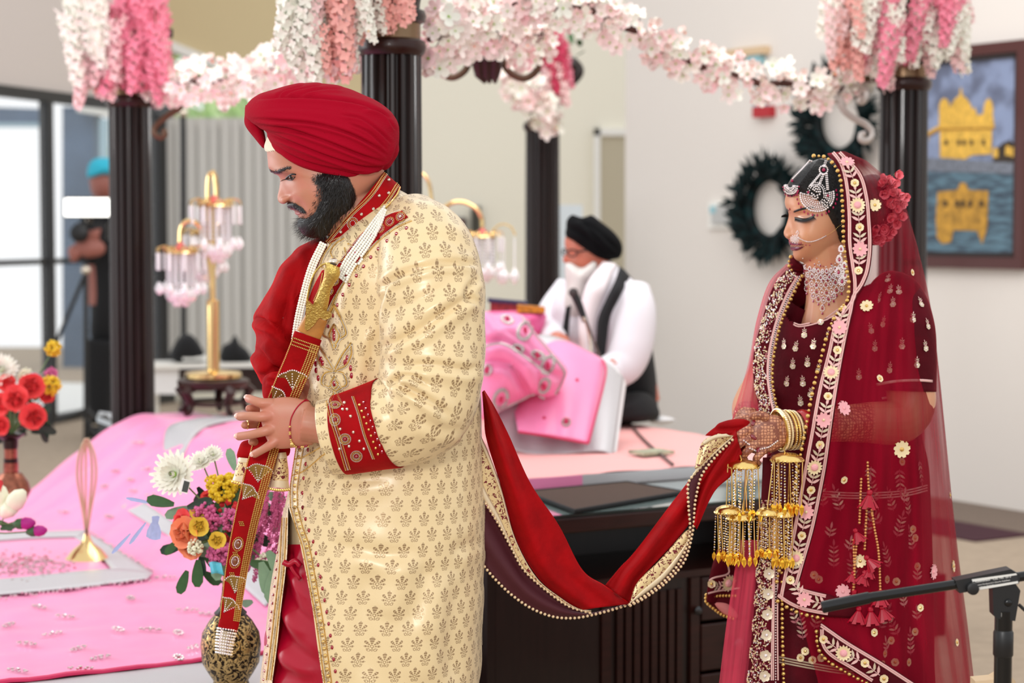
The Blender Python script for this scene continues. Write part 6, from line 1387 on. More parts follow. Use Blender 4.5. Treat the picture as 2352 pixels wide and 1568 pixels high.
# blouse
V, F_ = patch(TG[::-1].transpose(1, 0, 2), [(1796, 712), (1812, 728), (1832, 744), (1868, 740), (1915, 722), (1945, 696), (1962, 668), (1990, 655), (2040, 640), (2130, 640), (2160, 760), (2140, 1016), (1740, 1016), (1745, 850), (1765, 760)], .004, near=None, fall=4, base=.001)
bl_ = MB().add(V, F_).build('blouse', M['velvetdark'], bride, 'all')
sb_ = MB(); pxtube(sb_, [(2030, 660, 4.42, .045), (2058, 690, 4.385, .062), (2074, 750, 4.35, .068), (2080, 820, 4.34, .067), (2078, 897, 4.335, .068)], 40, k=40, caps=False); Gt = np.vstack(sb_.v).reshape(40, 40, 3)
sl_ = MB().grid(Gt, close_v=True).build('blouse_sleeve', M['velvetdark'], bride, 'all'); solid(sl_, .002, -1)
fs_ = MB(); pxtube(fs_, [(1845, 690, 4.48, .05), (1805, 760, 4.51, .055), (1778, 850, 4.50, .053)], 24, k=20, caps=False); fs_.build('blouse_sleeve', M['velvetdark'], bride, 'all')
# skirt with soft pleats
sk = cr([(985, 1768, 2112, .132), (1060, 1762, 2130, .145), (1130, 1756, 2135, .155), (1300, 1738, 2140, .175), (1450, 1716, 2142, .195), (1568, 1698, 2144, .21), (1800, 1660, 2165, .25), (2024, 1630, 2190, .28)], 70); SG = np.zeros((70, 220, 3)); phs = np.linspace(0, 2*math.pi, 220, endpoint=False)
for i, r in enumerate(sk):
    t = i/69; g_ = bring((r[0], r[1], r[2], r[3]), phs, .92); c_ = g_.mean(0); f_ = 1+(.012+.03*t)*np.sin(phs*17+1.5*np.sin(phs*3)); SG[i] = c_+(g_-c_)*f_[:, None]
sko = MB().grid(SG, close_v=True).build('skirt', M['velvetdark'], bride, 'all')
for s_ in (-1, 1):
    sh = MB(); x_ = P(1900, 2010, BD)[0]+.04*s_; sh.tube([(x_+.05, BD+.08*s_, .035), (x_-.05, BD+.08*s_, .04), (x_-.13, BD+.08*s_, .03), (x_-.16, BD+.08*s_, .028)], [.03, .036, .03, .01], 12); sh.build('shoe', M['gold'], bride, 'all')
SKV = bvh_of([sko, bl_, sl_])
# ---------------------------------------------------------------- embroidery on the dress
M['thread'] = mat('rose_thread', (226, 178, 172), .45, metal=.15); M['thread2'] = mat('champagne_thread', (214, 194, 168), .35, metal=.4); M['petalpink'] = mat('embroidered_pink', (238, 168, 172), .5); M['petalcream'] = mat('embroidered_cream', (236, 214, 170), .45, metal=.2); M['sprigred'] = mat('muted_rose_thread', (176, 96, 104), .45, metal=.2)
leaf1 = np.array([(0, 0, 0), (.0030, .005, 0), (.0028, .012, 0), (0, .019, 0), (-.0026, .012, 0), (-.0026, .005, 0)])
lfm = MB().prism(leaf1*[1, 1, 0], (0, 0, .0016)).mesh('leaf'); lfm.materials.append(M['thread'])
lfm2 = lfm.copy(); lfm2.materials.clear(); lfm2.materials.append(M['thread2'])
def sprig_mesh(n, mats_, curl=0):
    b = MB(); y = 0
    for i in range(n):
        for s_ in (-1, 1):
            b.cur = i % 2; R = rot(-s_*.95, 'Z'); b.add((np.vstack([leaf1, leaf1+[0, 0, .0012]])*(1-.05*i))@R.T+[0, .011*i, 0], [tuple(range(6))[::-1], tuple(range(6, 12))]+[(k, (k+1) % 6, 6+(k+1) % 6, 6+k) for k in range(6)])
    b.cur = 0; b.add((np.vstack([leaf1, leaf1+[0, 0, .0012]]))+[0, .011*n-.004, 0], [tuple(range(6))[::-1], tuple(range(6, 12))]+[(k, (k+1) % 6, 6+(k+1) % 6, 6+k) for k in range(6)]); b.tube([(0, -.004, .0008), (0, .011*n, .0008)], .0008, 4)
    me = b.mesh('sprig')
    for m_ in mats_: me.materials.append(m_)
    return me
spg = sprig_mesh(2, [M['thread'], M['thread2']]); spg5 = sprig_mesh(5, [M['sprigred'], M['thread2']])
def flower8(name, n, L, Wd, mp, mc, cr_):
    b = MB()
    for i in range(n): b.add((petal(L, Wd, .15, 0, 4, 4)@rot(2*math.pi*i/n, 'Z').T+[0, 0, .001]).reshape(-1, 3), [(r*4+c, r*4+c+1, r*4+c+5, r*4+c+4) for r in range(3) for c in range(3)])
    b.cur = 1; b.ball((0, 0, .0018), cr_, 8, 5, (1, 1, .6))
    if n > 8:
        for i in range(n): a = 2*math.pi*(i+.5)/n; b.ball((L*1.0*math.cos(a), L*1.0*math.sin(a), .001), .0014, 5, 3)
    me = b.mesh(name); me.materials.append(M[mp]); me.materials.append(M[mc]); return me
fbig = flower8('embroidered_flower', 10, .0165, .0048, 'petalpink', 'stone', .0035); fbig2 = flower8('embroidered_flower', 14, .0165, .0036, 'petalcream', 'petalpink', .0085); fsm = flower8('embroidered_rosette', 6, .0092, .0056, 'petalcream', 'goldbead', .0038); fgold = flower8('gold_flower', 9, .017, .0055, 'petalcream', 'goldbead', .0045); fgr = flower8('silver_rosette', 6, .008, .004, 'thread2', 'gem', .0025)
def emb(me, bvh, px, py, parent, s_=1.0, ang=0.0, lift=.0015, nm=None):
    h = hit(bvh, px, py, lift)
    if h is None: return
    n = Vector(h[1]); R = frame(n, (0, 0, 1)); part(nm or me.name.split('.')[0], me, parent, MX(h[0], R @ Matrix.Rotation(ang, 3, 'Z'), s_))
r_ = random.Random(3)
# blouse motifs
for x, y in ((1885, 740), (1848, 770), (1828, 800), (1905, 775), (1868, 795), (1822, 840), (1855, 835), (1880, 850), (1802, 795), (1845, 880), (1862, 905), (1890, 880), (1808, 880), (1915, 745), (1840, 925)): emb(fgr, SKV, x, y, bride, .85, r_.uniform(0, 6)); emb(spg, SKV, x, y-6, bride, .36, r_.uniform(-.4, .4))
for x, y in ((2040, 645), (2065, 672), (2052, 700), (2096, 735), (2030, 745), (2072, 795), (2105, 838), (2045, 850), (2045, 670), (2115, 700), (2130, 750), (2000, 760), (2008, 800), (2125, 800), (1972, 865), (2020, 690)): emb(fgr, SKV, x, y, bride, .85, r_.uniform(0, 6)); emb(spg, SKV, x, y-7, bride, .36, r_.uniform(-.3, .3))
# sleeve hem band
hem = surf_strip('sleeve_hem', M['thread'], bride, SKV, [(2012, 880), (2060, 872), (2110, 870), (2140, 872)], [(2016, 886), (2062, 878), (2110, 876), (2140, 878)], 20, 3, .002); surf_strip('sleeve_hem', M['thread'], bride, SKV, [(2024, 912), (2070, 904), (2112, 900), (2138, 900)], [(2025, 917), (2070, 909), (2112, 905), (2138, 905)], 20, 3, .002)
eb1, eb2, eb3 = MB(), MB(), MB()
for t in np.linspace(0, 1, 40):
    for k in range(3):
        h = hit(SKV, 2016+122*t+r_.uniform(-3, 3), 898-10*t+6*math.sin(t*18)+r_.uniform(-3, 3), .0015)
        if h: (eb1 if k else eb2).ball(h[0], r_.uniform(.0012, .002), 5, 3)
# neckline piping and beads
nl = [(1799, 714), (1815, 729), (1832, 744), (1868, 739), (1912, 722), (1948, 692)]
for o_ in (0, 4): MB().tube([h[0] for h in hits(SKV, cr([(a, b+o_+2) for a, b in nl], 30), .002)], .0016, 6).build('neck_piping', M['thread'], bride)
for k in range(150):
    q = cr(nl, 60)[r_.randrange(60)]; h = hit(SKV, q[0]+r_.uniform(-4, 4), q[1]+r_.uniform(8, 22), .0015)
    if h: (eb1 if k % 3 else eb2).ball(h[0], r_.uniform(.0012, .0024), 5, 3)
# skirt motifs
for x, y, a in [(2085, 1180, .1), (2060, 1230, -.3), (2020, 1200, .6), (2095, 1260, .2), (1930, 1170, .3), (1905, 1230, -.2), (2040, 1300, .3), (2105, 1330, -.1), (1960, 1330, .1), (2075, 1390, .1), (2020, 1440, -.5), (2060, 1455, .5), (1830, 1430, .5), (1845, 1465, .2), (2075, 1150, -.2), (2050, 1170, .3), (1915, 1300, 0), (2105, 1420, 0), (1950, 1260, -.2), (2090, 1500, 0), (2035, 1490, .2), (1990, 1225, -.3), (1870, 1440, -.3), (2010, 1150, .2), (2065, 1080, 3.14), (2110, 1060, 3.1), (2000, 1075, 3.0), (1890, 1160, .1)]:
    emb(spg5 if (x+y) % 3 else spg, SKV, x, y, bride, .85, a)
for x, y in ((2095, 1215), (2100, 1235), (2035, 1330), (2058, 1335), (2030, 1500), (2055, 1520), (2045, 1470), (2085, 1520), (1850, 1495), (1840, 1510), (1865, 1515), (1885, 1510), (2105, 1300), (1880, 1330), (1940, 1390), (2100, 1450), (2025, 1525), (1870, 1320), (2070, 1060)): emb(fsm, SKV, x, y, bride, .95, r_.uniform(0, 6))
for k in range(260):
    x, y = r_.uniform(1905, 2125), r_.uniform(1020, 1120); h = hit(SKV, x, y, .001)
    if h: eb2.ball(h[0], .0013, 5, 3)
for k in range(900):
    x = r_.gauss(2100, 18) if k % 2 else r_.uniform(1800, 2130); y = r_.uniform(1300, 1568) if k % 2 else r_.uniform(1150, 1568); h = hit(SKV, x, y, .001)
    if h and (k % 2 or vnoise(np.array([[x*.03, y*.03, 0]]), 4)[0] > .35): (eb1 if k % 3 else eb3).ball(h[0], r_.uniform(.0012, .0024), 5, 3)
for k in range(700):
    x, y = r_.uniform(1800, 1960), r_.uniform(1535, 1568+25); h = hit(SKV, x, y, .001)
    if h: (eb1 if k % 3 else eb2).ball(h[0], r_.uniform(.0016, .003), 5, 3)
for yy in (1128, 1134, 1140): MB().tube([h[0] for h in hits(SKV, cr([(1890, yy), (1960, yy+4), (2040, yy+2), (2090, yy-4), (2128, yy-14)], 40), .0015)], .0016, 5).build('braid', M['thread'], bride)
for yy in (1518, 1524, 1530): MB().tube([h[0] for h in hits(SKV, cr([(1790, yy-10), (1850, yy+2), (1920, yy+14), (1960, yy+18)], 30), .0015)], .0016, 5).build('braid', M['thread2'], bride)
# ---------------------------------------------------------------- veil: net, border bands
def netmat(name, c, a0, a1, pink=False):
    m, nt, b = newmat(name); g = NG(nt); x, y, z, tc = uvxy(nt, 'UV'); n = nt.nodes.new('ShaderNodeTexNoise'); n.inputs['Scale'].default_value = 5; n.inputs['Detail'].default_value = 3
    mp = nt.nodes.new('ShaderNodeMapping'); mp.inputs['Scale'].default_value = (3.2, .35, 1); nt.links.new(tc.outputs['UV'], mp.inputs[0]); nt.links.new(mp.outputs[0], n.inputs[0])
    mr = nt.nodes.new('ShaderNodeMapRange'); mr.inputs[1].default_value = .38; mr.inputs[2].default_value = .66; mr.inputs[3].default_value = a0; mr.inputs[4].default_value = a1; nt.links.new(n.outputs[0], mr.inputs[0])
    b.inputs['Base Color'].default_value = (*lin(c), 1); b.inputs['Roughness'].default_value = .7; b.inputs['Specular IOR Level'].default_value = .1; nt.links.new(g.m('MULTIPLY', mr.outputs[0], g.m('ADD', .58, g.m('MULTIPLY', g.step(g.m('MULTIPLY', y, -1.0), .60, .72), .42))), b.inputs['Alpha'])
    tl_ = nt.nodes.new('ShaderNodeBsdfTranslucent'); tl_.inputs[0].default_value = (*lin(c), 1)
    return m
M['net'] = netmat('red_net', (146, 0, 32), .46, .80); M['netpink'] = netmat('pink_net', (200, 62, 84), .5, .85)
def dlerp(y, tab): return float(np.interp(y, [t[0] for t in tab], [t[1] for t in tab]))
bdep = [(345, 4.42), (365, 4.365), (400, 4.325), (470, 4.305), (600, 4.295), (680, 4.27), (740, 4.235), (850, 4.215), (960, 4.16), (1050, 4.165), (1150, 4.185), (1250, 4.19), (1400, 4.185), (1568, 4.17), (1700, 4.15)]
b_in = [(1900, 352), (1924, 385), (1936, 440), (1940, 500), (1941, 560), (1948, 612), (1953, 650), (1950, 682), (1926, 716), (1908, 745), (1895, 804), (1874, 888), (1857, 980), (1839, 1079), (1813, 1224), (1790, 1335), (1783, 1372)]
b_out = [(1934, 347), (1979, 396), (1996, 450), (2002, 510), (2004, 566), (1998, 620), (1985, 655), (1967, 684), (1960, 716), (1953, 745), (1937, 825), (1920, 930), (1912, 985), (1898, 1083), (1873, 1207), (1850, 1290), (1834, 1345)]
def strip3(a, b, n, k, bow=.004, add=0.0, tab=bdep):
    A, B = cr(a, n), cr(b, n); G = np.zeros((n, k, 3))
    for i in range(n):
        for j in range(k):
            t = j/(k-1); q = A[i]+(B[i]-A[i])*t; G[i, j] = P(q[0], q[1], dlerp((A[i][1]+B[i][1])/2, tab)+add-bow*math.sin(math.pi*t))
    return G
veil = thing('bridal_veil', P(1960, 1900, 4.3), 'sheer red bridal veil with embroidered maroon border draped over the bride head', 'veil')
border = MB().grid(strip3(b_in, b_out, 140, 9)).build('border_band', M['velvetdark'], veil, 'all'); solid(border, .003, 1)
# corner turning to the right at the hem, then a lower folded band
b2 = MB().grid(strip3([(1783, 1372), (1810, 1390), (1840, 1403), (1870, 1410), (1900, 1415), (1960, 1420)], [(1832, 1343), (1850, 1350), (1872, 1356), (1898, 1362), (1925, 1372), (1975, 1384)], 40, 8, add=-.002)).build('border_band', M['velvetdark'], veil, 'all'); solid(b2, .003, 1)
b3 = MB().grid(strip3([(1881, 1445), (1884, 1480), (1904, 1508), (1954, 1539), (2000, 1568), (2060, 1610)], [(1886, 1428), (1912, 1446), (1950, 1472), (2026, 1518), (2103, 1568), (2160, 1606)], 50, 9, .006, add=-.012)).build('border_band', M['velvetdark'], veil, 'all'); solid(b3, .003, 1)
VB = bvh_of([border, b2, b3])
def piping(path, o_, nm='piping'):
    q = cr(path, 120); t_ = np.gradient(q, axis=0); t_ /= np.linalg.norm(t_, axis=1)[:, None]; n2_ = np.stack([-t_[:, 1], t_[:, 0]], -1)
    for d in o_:
        pts = [h[0] for h in hits(VB, q+n2_*d, .0012)]
        if len(pts) > 3: MB().tube(np.array(pts), .0019, 6).build(nm, M['thread'], veil)
piping(b_in, (-9, -13)); piping(b_out, (5, 9))
piping([(1783, 1372), (1810, 1390), (1840, 1403), (1870, 1410), (1900, 1415)], (-5, -9)); piping([(1832, 1343), (1850, 1350), (1872, 1356), (1898, 1362)], (5, 9))
piping([(1886, 1428), (1912, 1446), (1950, 1472), (2026, 1518), (2103, 1568)], (5, 9)); piping([(1881, 1445), (1884, 1480), (1904, 1508), (1954, 1539), (2000, 1568)], (-5, -9))
items = [(1945, 374, 1), (1963, 421, 0), (1969, 471, 2), (1974, 522, 0), (1975, 572, 1), (1972, 622, 0), (1937, 710, 0), (1928, 752, 1), (1923, 804, 0), (1909, 856, 2), (1902, 911, 0), (1891, 964, 1), (1883, 1021, 0), (1870, 1072, 2), (1862, 1124, 0), (1851, 1175, 1), (1841, 1229, 0), (1828, 1281, 2), (1815, 1331, 0), (1847, 1376, 1), (1910, 1390, 0), (1892, 1467, 0), (1937, 1499, 2), (1986, 1522, 0), (2030, 1558, 0)]
for i, (x, y, k) in enumerate(items): emb([fsm, fbig, fbig2][k], VB, x, y, veil, 1.0, i)
for i in range(len(items)-1):
    (x0, y0, _), (x1, y1, _) = items[i], items[i+1]
    if math.hypot(x1-x0, y1-y0) > 95 or i in (20,): continue
    ang = math.atan2(x0-x1, -(y1-y0)*-1) if False else math.atan2(-(x1-x0), -(y1-y0)); mx, my = (x0+x1)/2, (y0+y1)/2
    emb(spg, VB, mx+(x1-x0)*.20, my+(y1-y0)*.20, veil, 1.0, math.pi*0+math.atan2(x1-x0, y1-y0)*1.0+0, nm='leaf_sprig')
# gold bead edging
ge = MB()
for pth, stp in (([(1869, 358), (1895, 361), (1915, 378), (1930, 410), (1935, 467), (1937, 520), (1938, 560), (1944, 615), (1950, 650), (1948, 682)], 11), ([(1946, 690), (1920, 724), (1903, 760), (1889, 810), (1868, 892), (1850, 985), (1832, 1082), (1806, 1228), (1784, 1335)], 12.5), ([(1786, 1380), (1815, 1398), (1845, 1410), (1890, 1420)], 11), ([(1876, 1450), (1880, 1488), (1900, 1516), (1950, 1547), (1990, 1568)], 10)):
    for k, (x, y) in enumerate(cr(pth, int(plen(pth)/stp))):
        d_ = dlerp(y, bdep)-.003; ge.ball(P(x, y, d_), .0048 if k % 2 == 0 else .0034, 8, 6)
tag(ge.build('gold_bead_edging', M['goldbead'], veil), kind='stuff')
# net: from the border over the shoulder to the back
n_out = [(1937, 346), (1990, 368), (2045, 415), (2082, 478), (2106, 560), (2128, 650), (2146, 750), (2160, 880), (2172, 1000), (2185, 1130), (2202, 1280), (2222, 1430), (2238, 1568), (2262, 1760), (2300, 1990)]
lo = np.array(sorted([(y, x) for x, y in b_out]+[(1400, 1834), (1568, 1880), (1990, 1860)])); ro = np.array([(y, x) for x, y in n_out])
ys = np.r_[np.linspace(347, 700, 50), np.linspace(712, 1985, 90)]; G = np.zeros((len(ys), 70, 3)); uvn = np.zeros((len(ys), 70, 2))
for i, y in enumerate(ys):
    xl = np.interp(y, lo[:, 0], lo[:, 1]); xr = np.interp(y, ro[:, 0], ro[:, 1]); d0 = dlerp(y, bdep)+.004; dm = 4.52 if y > 600 else 4.44
    for j in range(70):
        t = j/69*1.55
        x_ = xl+(xr-xl)*math.sin(t*math.pi/2); dd = d0+(dm-d0)*(1-math.cos(t*math.pi/2))**1.9; fold = .010*math.sin(t*24+2*math.sin(y*.004))*min(1, max(0, (y-600)/300))
        G[i, j] = P(x_, y, dd+fold); uvn[i, j] = (t*.6, -y*.001)
net = MB().grid(G, uv=uvn).build('net', M['net'], veil, 'all')
NV = bvh_of([net])
for x, y, s_ in ((2009, 471, 1.25), (1991, 704, 1.3), (2093, 626, .9), (2019, 870, 1.0), (1937, 1101, 1.0), (2070, 1031, 1.7), (2187-8, 1137, .9), (2191-4, 1300, 1.2), (1976, 1288, 1.3), (2006, 1452, 1.05), (2112, 1395, 1.0), (2195, 1475, 1.0)): emb(fgold if s_ > 1.1 else fsm, NV, x, y, veil, s_*.64 if s_ > 1.1 else s_*.9, 0, -.003 if False else .002)
fp = flower8('net_flower', 9, .016, .005, 'petalpink', 'petalpink', .004)
for x, y in ((1937, 938), (1937, 1358), (2142, 1313), (2118, 690)): emb(fp, NV, x, y, veil, 1.0, 0)
# far side: pink sheer fall with sequined band
pk = thing('pink_sheer_fall', P(1720, 1500, 4.4), 'sheer pink side of the veil falling over the bride far arm with sequined band', 'veil')
pdep = [(590, 4.44), (650, 4.40), (750, 4.33), (850, 4.29), (950, 4.262), (980, 4.262), (1050, 4.262), (1250, 4.205), (1568, 4.175), (1990, 4.12)]
def pstrip(nm, a, b, m, n=70, k=10, add=0, bow=.01, par=pk, waves=0):
    Gp = strip3(a, b, n, k, bow, add, pdep); uvp = np.zeros((n, k, 2))
    for i in range(n):
        for j in range(k): uvp[i, j] = (j/k*.35, -.9-i*.014); Gp[i, j, 1] += waves*math.sin(j*1.7+i*.05)
    o = MB().grid(Gp, uv=uvp).build(nm, m, par, 'all'); return o
pstrip('sheer_panel', [(1806, 606), (1766, 650), (1738, 735), (1722, 820), (1706, 880), (1690, 930), (1680, 968)], [(1822, 606), (1785, 660), (1760, 750), (1745, 830), (1745, 900), (1752, 945), (1756, 968)], M['netpink'], add=.012, waves=.003)
sq_u = pstrip('sequined_band', [(1808, 618), (1775, 660), (1752, 730), (1733, 800), (1730, 860), (1738, 910), (1748, 955)], [(1842, 632), (1812, 690), (1790, 745), (1775, 815), (1772, 870), (1778, 915), (1786, 950)], M['velvetdark'], 70, 8, 0)
pstrip('sheer_panel', [(1700, 1240), (1684, 1330), (1668, 1440), (1652, 1568), (1620, 1800), (1600, 1960)], [(1752, 1240), (1748, 1330), (1738, 1440), (1728, 1568), (1715, 1800), (1700, 1960)], M['netpink'], 80, 10, .006, .01, pk, .004)
sq_l = pstrip('sequined_band', [(1752, 1050), (1748, 1150), (1742, 1250), (1736, 1340), (1728, 1450), (1716, 1568), (1700, 1800)], [(1790, 1050), (1790, 1150), (1790, 1250), (1788, 1340), (1788, 1450), (1790, 1568), (1795, 1800)], M['velvetdark'], 90, 8, -.002)
QV = bvh_of([sq_u, sq_l]); q1, q2, q3 = MB(), MB(), MB()
def sw_beads(left, right, n, seed):
    g = np.random.default_rng(seed); A, B = cr(left, 200), cr(right, 200)
    for k in range(n):
        i = int(g.integers(0, 200)); t = g.random()**1.3*.62+.02; wv = math.sin(i*.22)*.10; q = A[i]+(B[i]-A[i])*min(.7, max(0, t+wv)); h = hit(QV, q[0], q[1], .0015)
        if h: [q1, q2, q2, q3][k % 4].ball(h[0], g.uniform(.0011, .0024), 5, 3)
    for t, r0 in ((.74, .0017), (.80, .0017), (.95, .0017)): MB().tube(np.array([h[0] for h in hits(QV, A[::4]+(B-A)[::4]*t, .0015)]), r0, 5).build('braid', M['thread'], pk)
    for i in range(0, 200, 3):
        h = hit(QV, *(A[i]+(B[i]-A[i])*.875), .0015)
        if h: q1.ball(h[0], .0019, 5, 3)
sw_beads([(1808, 618), (1775, 660), (1752, 730), (1733, 800), (1730, 860), (1738, 910), (1748, 955)], [(1842, 632), (1812, 690), (1790, 745), (1775, 815), (1772, 870), (1778, 915), (1786, 950)], 1100, 1)
sw_beads([(1748, 1150), (1742, 1250), (1736, 1340), (1728, 1450), (1716, 1568)], [(1790, 1150), (1790, 1250), (1788, 1340), (1788, 1450), (1790, 1568)], 1300, 2)
tag(q1.build('silver_sequins', M['gem'], pk, False), kind='stuff'); tag(q2.build('gold_sequins', M['stone'], pk, False), kind='stuff'); tag(q3.build('rose_sequins', M['sprigred'], pk, False), kind='stuff')
for j in range(7):
    for x, y in ((1778, 1270+j*47),): emb(fgr, QV, 1768-j*2, y, pk, 1.5, j)
ge = MB()
for pth, st_ in (([(1842, 634), (1814, 692), (1792, 748), (1777, 818), (1774, 872), (1780, 916), (1787, 945)], 9.5), ([(1794, 1230), (1796, 1330), (1797, 1450), (1800, 1568)], 10), ([(1816, 590), (1812, 602), (1813, 612), (1818, 620)], 7)):
    for k, (x, y) in enumerate(cr(pth, int(plen(pth)/st_))): ge.ball(P(x, y, dlerp(y, pdep)-.008), .0044 if k % 2 == 0 else .0032, 8, 6)
tag(ge.build('gold_bead_edging', M['goldbead'], pk), kind='stuff')
blob('head_edge', M['velvetdark'], pk, [(1822, 585), (1815, 592), (1812, 604), (1818, 616), (1840, 622), (1850, 612), (1838, 602)], (1830, 606), 4.46, .02, None, 40, 20)
blob('inner_fold', M['velvetdark'], pk, [(1814, 606), (1840, 604), (1862, 618), (1862, 660), (1845, 700), (1818, 705), (1806, 680), (1812, 640)], (1836, 652), 4.50, .02, None, 40, 16)
# hanging embroidered corner of the veil at far left
vc = thing('veil_corner', P(1650, 1400, 4.45), 'embroidered maroon veil corner with bead edge hanging left of the bride skirt', 'veil corner')
o = MB().grid(np.array([[P(1690-62*(1-((i-14)/14.)**2 if i > 14 else 1)*.0-(i/30.)*55+ (0 if j == 0 else 0), 0, 4.45) for j in range(2)] for i in range(2)])) if False else None
Gv = []
for i in range(40):
    t = i/39; L_ = np.array([1648-20*math.sin(t*1.7)*1.2, 1262+120*t]); R_ = np.array([1712, 1250+145*t]); Gv.append([P(*(L_+(R_-L_)*k), 4.43-.012*math.sin(k*5+t*2)) for k in np.linspace(0, 1, 10)])
vo = MB().grid(np.array(Gv)).build('cloth', M['velvetdark'], vc, 'all'); solid(vo, .002)
blob('turned_edge', M['velvetdark'], vc, [(1622, 1372), (1640, 1364), (1690, 1362), (1705, 1400), (1690, 1418), (1660, 1412), (1632, 1396)], (1660, 1388), 4.44, .012, None, 50, 16); 
blob('turned_lining', M['netpink'] and mat('pink_lining', (206, 120, 118), .7), vc, [(1640, 1384), (1670, 1384), (1695, 1410), (1690, 1420), (1662, 1410)], (1668, 1400), 4.432, .008, None, 40, 12)
VV = bvh_of([vo]); 
for pth in ([(1690, 1276), (1672, 1292), (1672, 1316), (1640, 1326), (1626, 1336)], [(1626, 1362), (1650, 1356), (1700, 1350)]):
    p_ = [h[0] for h in hits(VV, cr(pth, 24), .0016)]
    if len(p_) > 3: MB().tube(np.array(p_), .0022, 6).build('piping', M['thread'], vc)
emb(fbig2, VV, 1672, 1338, vc, 1.15); emb(fsm, VV, 1634, 1340, vc, 1.0); emb(spg, VV, 1655, 1345, vc, .8, 1.5, nm='leaf_sprig')
ge = MB()
for x, y in list(cr([(1622, 1366), (1622, 1382), (1640, 1398), (1660, 1412), (1685, 1420)], 13))+list(cr([(1626, 1372), (1650, 1368), (1690, 1368)], 10)): ge.ball(P(x, y, 4.428), .0042, 8, 6)
ge.build('bead_edging', M['goldbead'], vc)
# ---------------------------------------------------------------- bride: flowers, jewellery, bangles
bun = thing('hair_flowers', P(2040, 560, BD+.04), 'pink flower garland ringed around the bride bun under the veil', 'hair flowers')
budm = flower_mesh('flower_bud', [mat('bud_pink', (250, 138, 150), .5), M['leaf']], [(5, .020, .0075, .5, .75, 0, 0, 0), (3, .015, .006, .5, 1.15, 0, .4, 0)], None, (.0034, 1))
r_ = random.Random(9)
blob('bun', M['hairb'], bun, [(1965, 420), (2010, 400), (2050, 430), (2065, 490), (2040, 550), (1990, 560), (1960, 500)], (2010, 480), BD+.03, .06, None, 60, 30)
for k in range(150):
    x, y = r_.choice([(2040, 432), (2048, 455), (2050, 485), (2042, 508), (2028, 528), (2012, 543), (2026, 490), (2036, 470)]); x += r_.gauss(0, 8); y += r_.gauss(0, 10)
    part('flower_bud', budm, bun, look_mat(P(x, y, BD+.0+r_.uniform(-.015, .03)), (r_.uniform(-.3, .8), -1, r_.uniform(-.6, .6)), r_.uniform(0, 6), r_.uniform(.75, 1.05)))
def J(nm, bld, m, parent=None): return bld.build(nm, m, parent or bride)
hs = MB(); hb2 = bvh_of([o for o in bride.children if o.name.startswith('hair')])
for k in range(46):
    s_ = k/45; a = np.array([1818+62*s_, 446-80*s_]); e = np.array([1930-4*s_+14*s_, 560-150*s_]); m_ = np.array([1868+48*s_, 448-62*s_])+r_.uniform(-2, 2)
    q = [h[0] for h in hits(hb2, cr([a, (a+m_)/2+[2, -3], m_, (m_+e)/2+[4, -2], e], 26), .0006)]
    if len(q) > 6: hs.tube(np.array(q), .0013, 5)
hs.build('hair_locks', M['hairb'], bride)
bj = bvh_of([bb_]+[o for o in bride.children if o.name.startswith('hair') and 'locks' not in o.name])
g1, g2, gr = MB(), MB(), MB()
def jb(b, px, py, r, lift=.0045, sc=(1, 1, 1)):
    h = hit(bj, px, py, lift)
    if h: b.ball(h[0], r, 7, 4, sc)
# passa (side head ornament)
pc = (1877, 446)
for rad, r0 in ((38, .0026), (33, .0018), (28.5, .0023), (24, .0016), (20, .0022), (15.5, .0016)):
    n = int(rad*6.283/ (5.0 if r0 > .002 else 4.0)*.62)
    for a in np.linspace(-.25, math.pi+.25, n): jb(g1, pc[0]+rad*math.cos(a)*.97, pc[1]+4+rad*math.sin(a)*.93, r0)
for rad in (10, 5.5, 0.1):
    for a in np.linspace(0, 6.283, max(1, int(rad*1.4)), endpoint=False): jb(g1, pc[0]-2+rad*math.cos(a)*.85, pc[1]-4+rad*1.2*math.sin(a), .0022, .0065)
for rad, r0 in ((16, .0018), (20, .0016)):
    for a in np.linspace(math.pi, 2*math.pi, 16): jb(g1, pc[0]-2+rad*math.cos(a), pc[1]-2+rad*1.15*math.sin(a), r0)
for a in np.linspace(-.3, math.pi+.3, 17): jb(gr, pc[0]+44*math.cos(a), pc[1]+5+43*math.sin(a), .0022, .0045, (1, 1, 1.5))
jb(gr, 1858, 440, .0032); jb(gr, 1900, 450, .0032)
for p0, p1 in (((1884, 402), (1862, 428)), ((1890, 404), (1882, 424)), ((1897, 402), (1900, 436)), ((1896, 374), (1892, 386))):
    for t in np.linspace(0, 1, int(math.hypot(p1[0]-p0[0], p1[1]-p0[1])/4.6)+2):
        for d_ in (-1.6, 1.6): jb(g1, p0[0]+(p1[0]-p0[0])*t+d_, p0[1]+(p1[1]-p0[1])*t, .0019)
for a in np.linspace(0, 6.283, 14, endpoint=False): jb(g1, 1891+9*math.cos(a), 393+9*math.sin(a), .0022)
jb(gr, 1891, 393, .0045)
# tikka on the forehead
tc_ = (1821, 432)
def tk(b, px, py, r):
    h = hit(bj, px, py, .004); b.ball(h[0] if h is not None else P(px, py, BD-.03), r, 7, 4)
for rad, r0 in ((19, .0022), (15, .0018), (11, .0022), (7.5, .0018)):
    for a in np.linspace(.15, math.pi+.05, int(rad*.75)+3): tk(g1, tc_[0]-3+rad*math.cos(a)*.85, tc_[1]-5+rad*math.sin(a)*.9, r0)
for a in np.linspace(.1, 3.05, 11): tk(gr, tc_[0]-3+22.5*math.cos(a)*.85, tc_[1]-4+23*math.sin(a)*.9, .0021)
tk(gr, 1822, 417, .0035)
for t in np.linspace(0, 1, 17): tk(g1, 1824+40*t, 412-42*t, .0023)
